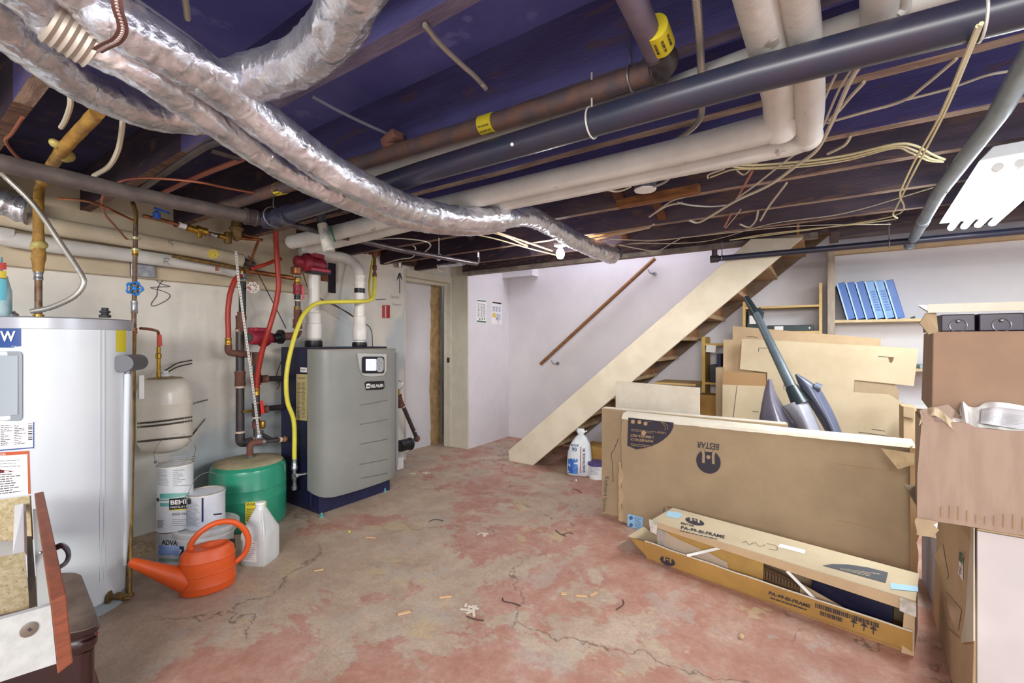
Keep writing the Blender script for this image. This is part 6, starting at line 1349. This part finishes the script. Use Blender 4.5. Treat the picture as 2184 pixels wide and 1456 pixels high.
# ---------------------------------------------------------------- long lettered carton and the box behind it
FY = 3.085
kl = at(1282, 1095, Z=0).x; kz = at(1292, 871, Y=FY+.115).z
t = thing('carton', (kl+.4, FY+.15, 0), 'slim brown carton lettered Keyboard System, sticking out left behind the long one', 'box')
b = MB(); b.box((kl, FY+.115, 0), (kl+1.2, FY+.2, kz)); b.obj('carton_body', M_cardd, t, smooth=False, bevel=.004)
b = MB(); b.box((kl+.002, FY+.118, kz), (kl+1.19, FY+.197, kz+.002)); b.obj('carton_top', M_cardw, t, smooth=False)
kp = Plane((0, FY+.115, 0), (0, -1, 0))
ptext(kp, 'Keyboard System', (1291, 1016), (1285, 1090), 8, 'carton_lettering', M_ink, t, h=.001)
b = MB()
for a, c in zip([(1319,935),(1310,958),(1304,966),(1306,980),(1306,1025)], [(1310,958),(1304,966),(1304,980),(1308,1025),(1309,1027)]): b.bar(kp.px(*a, .001), kp.px(*c, .001), .004, .001, up=(0, 1, 0))
b.obj('line_drawing', M_ink, t, smooth=False)
xL = at(1323, 1121, Z=0).x; xR = at(1952, 1268, Z=0).x; zT = .757
t = thing('carton', ((xL+xR)/2, FY+.05, 0), 'long brown furniture carton with an upside-down round logo standing on its edge', 'box')
b = MB(); n = 26
fr = []; bk_ = []
for j in range(7):
    z = zT*j/6; rowf = []
    for i in range(n+1):
        x = xL+(xR-xL)*i/n; dent = .008*noise.noise(V((x*2, z*3, 3)))+(.0 if j in (0,) else .0)
        x2 = x+(.012*noise.noise(V((z*6, 8, 0))) if i in (0, n) else 0)
        rowf.append(V((x2, FY+dent, z+(.006*noise.noise(V((x*5, 1, 1))) if j == 6 else 0)+(.03*max(0, 1-i/2.0)**2 if j == 0 else 0))))
    fr.append(rowf)
b.sheet(fr, .108, (0, 1, 0)); b.obj('carton_body', M_cardd, t, smooth=30)
b = MB(); g = []
for i in range(n*2+1):
    x = xL+(xR-xL)*i/(n*2); zz = zT+.009+.003*noise.noise(V((x*7, 2, 2))); e = .006*noise.noise(V((x*11, 6, 0)))
    zz = zT+.017+.014*max(0, 1-i/40)+.004*noise.noise(V((x*5, 2, 2))); g.append([V((x, FY-.007+e, zT-.006+.004*noise.noise(V((x*16, 0, 7))))), V((x, FY+.002+e, zT+.012)), V((x, FY+.03, zz)), V((x, FY+.11, zz+.004))])
b.sheet(g); b.obj('carton_top', M_cardw, t, smooth=40)
cpn = Plane((0, FY-.008, 0), (0, -1, 0))
arc = [(1340,890),(1437,901)]+[(1437-(1-math.cos(a))*98*1.0, 901+math.sin(a)*58) for a in [math.radians(q*10) for q in range(1, 9)]]+[(1355,957),(1338,950)]
lb = ppoly(cpn, arc, 'printed_quarter_panel', M_ink, t, h=.0)
M_cprint = mat('print_tan', '#a98c66', .8)
ptext(cpn, '1-888-823-7827', (1394, 930), (1345, 925), 5.2, 'phone_lettering', M_cprint, lb, h=.002, bold=.02)
ptext(cpn, 'WWW.BESTAR.CA', (1394, 938), (1345, 934), 5.2, 'web_lettering', M_cprint, lb, h=.002, bold=.02)
plines(cpn, ((1345,944),(1390,949),(1390,956),(1345,950)), 2, 'fine_print', M_cprint, lb, h=.002)
plines(cpn, ((1345,913),(1412,921),(1412,927),(1345,919)), 2, 'fine_print', M_cprint, lb, h=.002, th=.3)
for x, y in ((1350,899),(1364,900),(1377,903)): ppoly(cpn, rrect(x-4, y-4, x+4, y+4, 3), 'print_icon', M_cprint, lb, h=.0015)
for x, y in ((1373,923),):
    ppoly(cpn, rrect(x-5, y-5, x+5, y+5, 4.9), 'print_icon', M_cprint, lb, h=.0015)
ptext(cpn, '100%', (1420, 921), (1404, 919), 4.5, 'percent_lettering', M_cprint, lb, h=.002)
b = MB(); b.tube(sm([cpn.px(*p, .002) for p in ((1411,900),(1418,902),(1424,908),(1423,916))]), .0012, 5); b.tube(sm([cpn.px(*p, .002) for p in ((1411,900),(1415,904),(1419,910),(1418,917))]), .0012, 5); b.obj('print_swoosh', M_cprint, lb)
ptext(cpn, 'BESTAR', (1534, 947), (1487, 941), 13, 'brand_lettering', M_ink, t, h=.001, bold=.012)
def emblem(pl_, cx, cy, rx, ry, par, sk=0.0, flip=1, bg=None):
    def q(u, v): return (cx+u*rx, cy+v*ry*flip+u*rx*sk)
    o = ppoly(pl_, [q(math.cos(a), math.sin(a)) for a in [2*math.pi*i/40 for i in range(40)]], 'round_logo', M_ink, par, h=.0005)
    m_ = bg or M_cardd
    for s_ in (-1, 1): ppoly(pl_, [q(s_*.34, -.98), q(s_*.58, -.86), q(s_*.50, -.55), q(s_*.52, .15), q(s_*.30, .15), q(s_*.28, -.5)], 'logo_arm', m_, o, h=.0018)
    ppoly(pl_, [q(.17*math.cos(a), -.38+.17*math.sin(a)) for a in [2*math.pi*i/14 for i in range(14)]], 'logo_dot', m_, o, h=.0018)
    ppoly(pl_, [q(-.34, -1.02), q(.34, -1.02), q(.26, -.82), q(-.26, -.82)], 'logo_gap', m_, o, h=.0018)
    return o
emblem(cpn, 1511, 984, 26, 25.5, t, sk=.12)
lb = ppoly(cpn, ((1339,1095),(1372,1103),(1371,1131),(1338,1121)), 'blue_sticker', mat('sticker_blue', '#8db3d4', .6), t, h=.0005)
plines(cpn, ((1353,1100),(1370,1105),(1369,1128),(1353,1122)), 7, 'fine_print', mat('print_navy', '#3d5f86', .8), lb, h=.002)
for y in (1103, 1118): ppoly(cpn, rrect(1342, y-3, 1350, y+5, 3.9), 'print_icon', mat('print_navy', '#3d5f86', .8), lb, h=.0018)
b = MB(); b.tube([cpn.px(1424+9*math.cos(a), 1090+9*math.sin(a), .001) for a in [math.pi*2*i/20 for i in range(21)]], .0012, 5); b.bar(cpn.px(1418, 1090, .001), cpn.px(1430, 1090, .001), .003, .001, up=(0, 1, 0)); b.obj('marker_circle', M_ink, t)
b = MB(); g = [[V((xL+.002+.01*math.sin(i*1.3), FY-.004, .02+i*.03)), V((xL-.028+.008*noise.noise(V((i*.7, 0, 2))), FY+.01, .02+i*.03)), V((xL-.014, FY+.03, .02+i*.03))] for i in range(15)]
b.sheet(g, .003, (1, 0, 0)); b.obj('torn_side_edge', M_card, t, smooth=50)
b = MB(); g = [[V((xR-.02, FY-.012+.01*noise.noise(V((i, 0, 0))), .04+i*.045)), V((xR+.012+.012*noise.noise(V((i*.9, 4, 0))), FY+.0, .04+i*.045)), V((xR+.014, FY+.1, .04+i*.045))] for i in range(17)]
b.sheet(g, .003, (0, 1, 0)); b.obj('crushed_corner', M_carde, t, smooth=40)
b = MB(); c = at(1905, 985, Y=FY-.015)
b.face([cpn.px(*p, .004) for p in ((1878,955),(1950,966),(1950,990),(1915,1000))]); b.obj('tape_strip', mat('packing_tape', '#c3ab86', .25, c2='#b59c78', scale=20), t, smooth=False)
for a, c in (((1780,988),(1912,1006)), ((1782,1108),(1900,1134))):
    b = MB(); b.bar(cpn.px(*a, .0), cpn.px(*c, .0), .003, .001, up=(0, 1, 0)); b.obj('crease_line', M_carde, t, smooth=False)
# ---------------------------------------------------------------- torn-open flat carton on the floor
F0 = V((-.853, 2.692, 0)); F1 = V((.325, 2.478, 0)); u_ = (F1-F0); LL = u_.length; u_.normalize(); w_ = V((-u_.y, u_.x, 0)); HB = .24; DP = .245
def Wp(s_, t_, z): return F0+u_*s_+w_*t_+V((0, 0, z))
t = thing('carton', Wp(LL/2, DP/2, 0), 'long flat carton torn open along its front, lying on the floor before the tall one', 'box')
TH = .005
b = MB(); b.prism([Wp(0, 0, .002), Wp(LL, 0, .002), Wp(LL, DP, .002), Wp(0, DP, .002)], (0, 0, TH)); b.obj('bottom_panel', M_cardo, t, smooth=False)
b = MB(); n = 30; g = []
for i in range(n+1):
    s_ = LL*i/n; zt2 = .105+.004*noise.noise(V((s_*9, 0, 0))); g.append([Wp(s_, -.0, .0), Wp(s_, -.012, .03), Wp(s_, -.022-.01*math.sin(s_*2.6), zt2)])
b.sheet(g, TH, tuple(w_)); b.obj('front_panel', M_cardo, t, smooth=40)
b = MB(); b.tube([Wp(LL*i/n, -.022-.01*math.sin(LL*i/n*2.6)+.004, .107+.004*noise.noise(V((LL*i/n*9, 0, 0)))) for i in range(n+1)], .0045, 6); b.obj('torn_edge', M_cardw, t)
b = MB(); b.prism([Wp(0, DP, .0), Wp(LL, DP, .0), Wp(LL, DP, HB), Wp(0, DP, HB)], w_*TH); b.obj('back_panel', M_cardd, t, smooth=False)
lidp = [Wp(.03, .0, HB-.01), Wp(LL+.01, -.01, HB-.012), Wp(LL+.01, DP+.005, HB+.004), Wp(.05, DP+.005, HB+.004)]
b = MB(); b.prism(lidp, (0, 0, TH)); b.obj('top_panel', M_cardl, t, smooth=False)
b = MB(); b.prism([lidp[0], lidp[1], lidp[1]-V((0, 0, .048)), lidp[0]-V((0, 0, .03))], w_*TH); b.obj('top_lip', M_card, t, smooth=False)
b = MB(); b.prism([Wp(LL-.035, -.012, .0), Wp(LL+.005, -.005, .0), Wp(LL+.008, -.01, HB-.03), Wp(LL-.025, -.014, HB-.03)], w_*TH); b.obj('corner_strip', M_card, t, smooth=False)
b = MB(); b.prism([Wp(LL, 0, 0), Wp(LL, DP, 0), Wp(LL, DP, HB), Wp(LL, 0, HB-.03)], u_*TH); b.obj('end_panel', M_cardd, t, smooth=False)
b = MB(); b.prism([Wp(0, 0, .01), Wp(-.14, .03, .075), Wp(-.13, .21, .085), Wp(0, .22, .02)], (0, 0, TH)); b.obj('end_flap', M_cardl, t, smooth=False)
b = MB(); b.prism([Wp(-.14, .03, .075), Wp(-.0, -.004, .012), Wp(.0, -.014, .10), Wp(-.12, .01, .082)], w_*TH); b.obj('end_flap', M_cardo, t, smooth=False)
b = MB(); b.prism([Wp(.10, .02, .1), Wp(.62, .05, .05), Wp(.62, .07, .2), Wp(.10, .06, .21)], w_*TH); b.obj('inner_card', M_cardo, t, smooth=False)
b = MB()
for i in range(26): s_ = .42+i*.014; b.prism([Wp(s_, .07, .08), Wp(s_+.009, .07, .08), Wp(s_+.009, .07, .15-.002*i), Wp(s_, .07, .15-.002*i)], w_*.03)
b.prism([Wp(.42, .085, .07), Wp(.79, .085, .06), Wp(.79, .085, .10), Wp(.42, .085, .155)], w_*.03); b.obj('corrugated_spacer', mat('spacer_brown', '#6b5038', .9), t, smooth=False)
b = MB(); b.prism([Wp(.82, .10, .04), Wp(1.13, .04, .03), Wp(1.13, .06, .19), Wp(.82, .12, .15)], w_*.04); b.obj('dark_frame_part', mat('navy_part', '#15132c', .4), t, smooth=False, bevel=.004)
b = MB(); b.prism([Wp(.78, .06, .03), Wp(1.08, .02, .02), Wp(1.08, .02, .045), Wp(.98, .04, .075), Wp(.78, .08, .11)], w_*TH); b.obj('inner_card', M_card, t, smooth=False)
M_film = mat('plastic_film', '#e6e6e6', .12, trans=.0, alpha=.28, bump=.9, bscale=40)
b = MB(); g = [[Wp(.06+i*.05, -.005+.02*noise.noise(V((i*.6, j*.5, 0)))+.02, .19-j*.03-.008*i) for j in range(5)] for i in range(9)]
b.sheet(g); b.obj('plastic_wrap', M_film, t, smooth=60)
b = MB(); b.bar(Wp(.27, -.05, .12), Wp(.42, .03, .185), .014, .002, up=(0, -1, 1)); b.obj('white_strap', M_paper, t, smooth=False)
b = MB(); b.bar(Wp(.74, .0, .185), Wp(.88, .0, .075), .014, .002, up=(0, -1, 1)); b.obj('white_strap', M_paper, t, smooth=False)
tpn = Plane(lidp[0]+V((0, 0, TH+.001)), (lidp[1]-lidp[0]).cross(lidp[3]-lidp[0]))
emblem(tpn, 1482, 1112, 20, 7, t, sk=.25, bg=M_cardl)
ptext(tpn, 'BESTAR', (1452, 1117), (1480, 1123.5), 4, 'brand_lettering', M_ink, t, h=.001, bold=.02)
ptext(tpn, 'PA-99-BI-FRAME', (1452, 1127), (1545, 1148), 6, 'code_lettering', M_ink, t, h=.001, bold=.03)
plines(tpn, ((1448,1130),(1538,1150),(1538,1153),(1448,1133)), 1, 'fine_print', M_ink, t, h=.001, th=.6)
scrawl(tpn, [[(1583,1158),(1592,1156),(1598,1162),(1610,1158),(1620,1166),(1632,1163)],[(1636,1160),(1655,1165),(1657,1174),(1640,1172)]], .001, 'marker_scribble', t)
ppoly(tpn, ((1664,1160),(1718,1173),(1716,1181),(1659,1166)), 'shipping_label', M_paper, t, h=.001)
o = ppoly(tpn, [(1755,1206),(1775,1203),(1810,1204),(1850,1210),(1894,1221),(1889,1243)], 'printed_quarter_panel', mat('ink_grey', '#4b4d52', .8), t, h=.001)
plines(tpn, ((1790,1212),(1885,1224),(1884,1238),(1790,1215)), 3, 'fine_print', M_cardl, o, h=.003)
ppoly(tpn, ((1424,1090),(1446,1092),(1458,1098),(1445,1106),(1420,1100)), 'blue_tape', mat('tape_blue', '#9fc3d6', .4), t, h=.001)
ppoly(tpn, ((1898,1243),(1958,1251),(1958,1262),(1900,1256)), 'blue_tape', mat('tape_blue', '#9fc3d6', .4), t, h=.001)
M_tape = mat('clear_tape', '#cfc9c0', .15, c2='#b0a99e', scale=30, bump=.6)
b = MB(); q = [Wp(LL-.04, -.017, HB-.01), Wp(LL+.012, -.017, HB-.014), Wp(LL+.012, -.017, HB-.07), Wp(LL-.04, -.017, HB-.065)]; b.prism(q, w_*-.002); b.obj('clear_tape', M_tape, t, smooth=False)
b = MB(); q = [Wp(.02, -.006, HB-.0), Wp(.075, -.006, HB-.0), Wp(.07, -.006, HB-.08), Wp(.03, -.006, HB-.07)]; b.prism(q, w_*-.002); b.obj('clear_tape', M_tape, t, smooth=False)
fpn = Plane(Wp(0, -.012, .03)+V((0, 0, 0)), (Wp(0, -.012, .03)-Wp(0, -.024, .1)).cross(u_))
emblem(fpn, 1424, 1196, 16, 9.5, t, sk=.3, bg=M_cardo)
ptext(fpn, 'BESTAR', (1408, 1207), (1446, 1220), 4.5, 'brand_lettering', M_ink, t, h=.004, bold=.02)
ptext(fpn, 'PA-99-BI-FRAME', (1640, 1265), (1728, 1294), 6.5, 'code_lettering', M_ink, t, h=.008, bold=.03)
plines(fpn, ((1642,1270),(1728,1298),(1728,1303),(1642,1274)), 1, 'fine_print', M_ink, t, h=.008, th=.6)
b = MB()
for row, (x0, x1, y0, hh_) in enumerate(((1740, 1872, 1283, 10), (1750, 1798, 1300, 9))):
    x = x0; rnd = random.Random(row)
    while x < x1:
        w2 = rnd.choice((1.2, 2, 3.2)); y = y0+(x-x0)*.36*.9
        b.face([fpn.px(x, y, .009), fpn.px(x+w2, y+w2*.33, .009), fpn.px(x+w2, y+w2*.33+hh_, .009), fpn.px(x, y+hh_, .009)]); x += w2+rnd.choice((1.4, 2.2))
b.obj('barcode', M_ink, t, smooth=False)
b = MB()
for k, x in enumerate((1822, 1844, 1864)):
    y = 1324+(x-1822)*.345; b.bar(fpn.px(x, y, .009), fpn.px(x-1, y+11, .009), .003, .001, up=(0, 1, 0)); 
    b.face([fpn.px(x-8, y-1, .009), fpn.px(x, y-6, .009), fpn.px(x+8, y+4, .009)])
b.obj('handling_symbols', M_ink, t, smooth=False)
b = MB(); b.bar(fpn.px(1385, 1194, .004), fpn.px(1925, 1382, .007), .002, .001, up=(0, 1, 0)); b.obj('fold_line', M_carde, t, smooth=False)
# pale narrow box in the gap
wbox('storage_box', (.47, 2.86, 0), (.62, 3.3, at(1965, 1130, Y=2.9).z), mat('grey_card', '#b9bcc6', .7, c2='#a8abb8', scale=4), 'pale grey carton in the gap between the long carton and the right stack', 'box')
# ---------------------------------------------------------------- stack of boxes at the right
t = thing('storage_box', (.7, 2.4, 0), 'lowest and tallest box of the right stack, white front and taped brown side', 'box')
b = MB(); b.hexa([(.405, 2.02, 0), (1.3, 2.02, 0), (1.3, 2.9, 0), (.452, 2.9, 0)], [(.42, 2.02, .705), (1.3, 2.02, .705), (1.3, 2.8, .705), (.462, 2.8, .705)]); b.obj('box_body', M_card, t, smooth=False, bevel=.004)
b = MB(); b.box((.418, 2.008, 0), (1.3, 2.018, .70)); b.obj('white_front', mat('panel_pinkwhite', '#bdb5b3', .7, c2='#b5adab', scale=3), t, smooth=False)
lp_ = Plane((.405, 2.02, 0), (-1, .0538, .0213))
b = MB(); b.prism([lp_.px(*p, .004) for p in ((2077,1124),(2083,1126),(2083,1368),(2054,1372),(2066,1300))], (-.003, 0, 0)); b.obj('loose_white_sheet', M_cardw, t, smooth=False)
o = ppoly(lp_, ((2050,1176),(2056,1184),(2055,1238),(2045,1222)), 'address_label', M_paper, t, h=.002)
ppoly(lp_, ((2050,1176),(2056,1184),(2056,1204),(2048,1194)), 'green_patch', mat('patch_green', '#4a6650', .7), o, h=.004)
plines(lp_, ((2047,1205),(2055,1213),(2055,1230),(2047,1220)), 3, 'fine_print', M_ink, o, h=.004)
ppoly(lp_, ((1993,1185),(2012,1160),(2024,1230),(2020,1235)), 'packing_tape', mat('packing_tape', '#c3ab86', .25), t, h=.002)
ppoly(lp_, ((2013,1265),(2020,1262),(2052,1300),(2045,1345),(2030,1322)), 'packing_tape', mat('packing_tape', '#c3ab86', .25), t, h=.002)
for q in (((2060,1175),(2048,1230)), ((2016,1270),(2030,1322)), ((2024,1340),(2048,1360))):
    b = MB(); b.bar(lp_.px(*q[0], .003), lp_.px(*q[1], .003), .003, .001, up=(1, 0, 0)); b.obj('crease_line', M_carde, t, smooth=False)
ZM = .712; 
t = thing('storage_box', (.7, 2.2, ZM), 'middle box of the right stack, pinkish ribbed cardboard with a ragged top', 'box')
zM1 = zat(1962, 902, V((.28, 2.0, 0)))
g = []; b = MB(); n = 40
for i in range(n+1):
    x = .272+(1.2-.272)*i/n; rag = .008*noise.noise(V((x*14, 0, 0)))+(.012 if i < 6 else 0)
    g.append([V((x, 1.99, ZM+.002+.003*noise.noise(V((x*9, 1, 1))))), V((x, 1.985+.004*noise.noise(V((x*4, 3, 1))), ZM+.15)), V((x+.012*max(0, 1-i/6), 1.99, zM1+rag))])
b.sheet(g, .006, (0, 1, 0)); b.obj('front_panel', M_cardp, t, smooth=40)
b = MB(); b.prism([(.272, 1.992, ZM), (.325, 2.42, ZM), (.325, 2.42, zM1-.01), (.285, 1.992, zM1)], (.006, 0, 0)); b.obj('side_panel', M_cardd, t, smooth=False)
b = MB(); b.box((.33, 2.42, ZM), (1.2, 2.426, zM1)); b.obj('back_panel', M_cardd, t, smooth=False)
b = MB(); b.box((.29, 2.0, ZM), (1.2, 2.42, ZM+.006)); b.obj('bottom_panel', M_cardd, t, smooth=False)
b = MB(); b.prism([(.285, 1.985, zM1), (.275, 1.965, zM1+.045), (.36, 2.08, zM1+.055), (.40, 2.1, zM1+.01), (.33, 2.0, zM1-.01)], (.004, .004, .004)); b.obj('torn_flap', M_cardp, t, smooth=False)
b = MB()
for k in range(40): x = .33+k*.02; b.bar((x, 1.981, ZM+.02), (x, 1.981, ZM+.055+.01*math.sin(k)), .002, .001, up=(0, 1, 0))
b.obj('flute_marks', M_carde, t, smooth=False)
b = MB(); g = [[V((.27+j*.012+.02*noise.noise(V((i*.9, j, 1))), 1.98+.015*noise.noise(V((i, j*.8, 5))), ZM-.05+i*.014+.008*noise.noise(V((i, j, 8))))) for j in range(5)] for i in range(5)]
b.sheet(g, .002, (0, 1, 0)); b.obj('torn_corner', M_cardd, t, smooth=60)
# papers and torn flaps in it
def curled(top, bot, Y0, Y1, name, m, label, wav=.02, seed=0, **k):
    T_ = sm([V((x, y, 0)) for x, y in top], 5); B_ = sm([V((x, y, 0)) for x, y in bot], 5); n = min(len(T_), len(B_)); g = []
    for j in range(7):
        f = j/6; row = []
        for i in range(n):
            a_ = T_[int(i*(len(T_)-1)/(n-1))]; c_ = B_[int(i*(len(B_)-1)/(n-1))]
            row.append(at(a_.x+(c_.x-a_.x)*f, a_.y+(c_.y-a_.y)*f, Y=Y0+(Y1-Y0)*f+wav*math.sin(i*.7+seed)*math.sin(f*2.6+.3)))
        g.append(row)
    b = MB(); b.sheet(g, .0015, (0, 1, 0)); return b.obj(name, m, label=label, category='paper', smooth=60, **k)
curled([(2046,872),(2053,856),(2066,866),(2084,868),(2104,858),(2140,858),(2200,868)], [(2050,906),(2062,908),(2076,910),(2094,912),(2120,914),(2150,918),(2210,926)], 2.135, 2.04, 'paper_sheet', M_paper, 'large wavy white sheet rising highest out of the middle right box', .02, 1)
o = curled([(2094,872),(2120,868),(2150,870),(2210,878)], [(2090,902),(2118,906),(2150,911),(2220,920)], 2.10, 2.02, 'paper_sheet', mat('paper_grey', '#cfcccd', .8), 'printed greyish sheet lying over the wavy white one', .008, 2)
q = Plane((0, 2.03, 0), (0, -1, 0)); plines(q, ((2099,880),(2128,878),(2126,902),(2096,897)), 8, 'fine_print', mat('print_grey', '#8b9098', .8), o, h=.0, th=.2); plines(q, ((2136,880),(2190,886),(2190,912),(2134,906)), 8, 'fine_print', mat('print_grey', '#8b9098', .8), o, h=.0, th=.2, seed=3)
curled([(2020,882),(2045,884),(2065,890),(2080,900)], [(2030,902),(2046,914),(2062,922),(2078,926)], 2.11, 2.02, 'paper_sheet', mat('paper_cream', '#ddd6cc', .8), 'cream folded sheet tucked at the left end of the middle right box', .012, 3)
curled([(1962,890),(1976,872),(1992,868),(2008,876),(2026,892),(2050,912)], [(1960,908),(1974,892),(1992,886),(2008,894),(2024,908),(2040,922)], 2.0, 1.985, 'cardboard_flap', M_cardl, 'torn arched cardboard flap over the left corner of the middle right box', .012, 4)
ZU = 1.045; zU1 = zat(1990, 707, V((.336, 2.15, 0)))
t = thing('storage_box', (.8, 2.4, ZU), 'top brown box of the right stack with its lid propped open', 'box')
b = MB(); b.hexa([(.332, 2.15, ZU), (1.3, 2.15, ZU), (1.3, 2.62, ZU), (.372, 2.62, ZU)], [(.336, 2.15, zU1), (1.3, 2.15, zU1), (1.3, 2.62, zU1), (.38, 2.62, zU1)]); b.obj('box_body', mat('cardboard_brown2', '#947761', .8, c2='#8c705b', scale=5), t, smooth=False, bevel=.004)
zf = zat(1974, 667, V((.32, 2.13, 0))); zf2 = zat(1974, 647, V((.3, 2.2, 0)))
b = MB(); b.prism([(.318, 2.12, zf), (1.3, 2.12, zf-.0), (1.3, 2.60, zf+.05), (.36, 2.60, zf+.05)], (0, 0, .006)); b.obj('lid_flap', M_cardw, t, smooth=False)
b = MB(); b.prism([(.318, 2.118, zf+.03), (1.3, 2.118, zf+.02), (1.3, 2.118, zf), (.318, 2.118, zf)], (0, .006, 0)); b.obj('lid_edge', M_cardw, t, smooth=False)
b = MB(); b.prism([(.315, 2.13, zf), (.300, 2.14, zf-.035), (.325, 2.15, zU1-.01), (.35, 2.15, zU1), (.345, 2.15, zf)], (0, .012, 0)); b.obj('torn_flap', M_cardd, t, smooth=False)
for k, x in enumerate((.39, .47, .62)):
    pass
for k, (xa_, xb_) in enumerate(((.36, .445), (.455, .56))):
    t = thing('ring_binder', ((xa_+xb_)/2, 2.3, zU1), ['left dark binder end with a chrome ring under the propped lid', 'right dark binder end with a chrome ring under the propped lid'][k], 'binder', 'dark binders in the top box')
    b = MB(); b.box((xa_, 2.165, zU1+.001), (xb_, 2.5, zf-.006)); b.obj('cover', mat('binder_dark', '#2a2236', .4), t, smooth=False, bevel=.003)
    c = V(((xa_+xb_)/2, 2.162, zU1+.02)); MB().torus(c, .022, .0018, (0, 1, 0), 24, 6).obj('chrome_ring', M_steel, t)
    MB().ball(c+V((0, 0, .016)), .007, 10).obj('ring_rivet', M_steel, t)
wbox('ring_binder', (.565, 2.165, zU1+.001), (.9, 2.5, zf-.006), mat('binder_dark', '#2a2236', .4), 'long dark binder lying right of the ringed ones under the lid', 'binder')
# ---------------------------------------------------------------- litter on the floor
def chip(px_, py_, L_, W_, a, m, label, name='wood_chip', cat='wood chip', group='wood chips on the floor'):
    c = at(px_, py_, Z=0); d = V((math.cos(a), math.sin(a), 0)); b = MB(); b.bar(c-d*L_/2+V((0, 0, .004)), c+d*L_/2+V((0, 0, .005)), W_, .006); return b.obj(name, m, label=label, category=cat, group=group, smooth=False)
M_chip = mat('chip_wood', '#c7a27a', .85)
gl = 'tan wood chip lying on the red floor in the foreground'
for x, y, l, w2, a in ((950,1274,.06,.008,.75),(1203,1267,.03,.018,.4),(1240,1272,.06,.009,.45),(1266,1268,.05,.012,1.2),(862,1308,.06,.015,1.0)): chip(x, y, l, w2, a, M_chip, gl)
chip(790, 1147, .07, .01, .4, M_chip, 'tan wood sliver on the floor below the boiler'); chip(680, 1217, .05, .006, .9, M_chip, 'dark-edged wood sliver on the floor right of the jug')
b = MB(); b.lathe([(.008, 0), (.008, .008), (.004, .01)], at(745, 1134, Z=0), 10); b.obj('bottle_cap', M_yl, label='tiny yellow cap on the floor in front of the boiler', category='cap')
b = MB(); c = at(1582, 1356, Z=.01); b.ball(c, .012, 8); b.obj('crumb', mat('crumb_tan', '#bca27c', .95, bump=1, bscale=80), label='small tan crumb on the floor right of the torn-open carton', category='crumb', smooth=False)
b = MB(); c = at(1229, 1024, Z=.008); b.ball(c, .01, 8); b.obj('pebble', M_white, label='small white pebble on the floor near the paper bag', category='pebble')
for k, pth in enumerate((((1072,1275),(1075,1282),(1095,1286),(1110,1292)), ((1185,1130),(1195,1138),(1207,1143)), ((1200,1139),(1212,1136),(1222,1137)), ((1222,1042),(1232,1044),(1240,1050)), ((1328,1278),(1330,1288),(1314,1300)), ((915,1112),(928,1107),(945,1110)), ((995,1314),(1012,1320),(1032,1323)))):
    MB().tube(sm([at(x, y, Z=.004) for x, y in pth]), .0025, 6).obj('wire_scrap', mat('twig_dark', '#4a3430', .9), label='short dark curled scrap lying on the red floor', category='scrap', group='dark scraps on the floor')
for k, (x, y, s_) in enumerate(((1005,1298,.05),(1030,1140,.035),(880,1010,.03),(910,1008,.04))):
    b = MB(); c = at(x, y, Z=.002)
    for j in range(7): b.bar(c+V((random.uniform(-s_, s_), random.uniform(-s_, s_), 0)), c+V((random.uniform(-s_, s_), random.uniform(-s_, s_), .002)), .012, .003)
    b.obj('plaster_flakes', mat('plaster_flake', '#cfc3b2', .95), label='scatter of pale plaster flakes on the floor', category='flakes', kind='stuff')
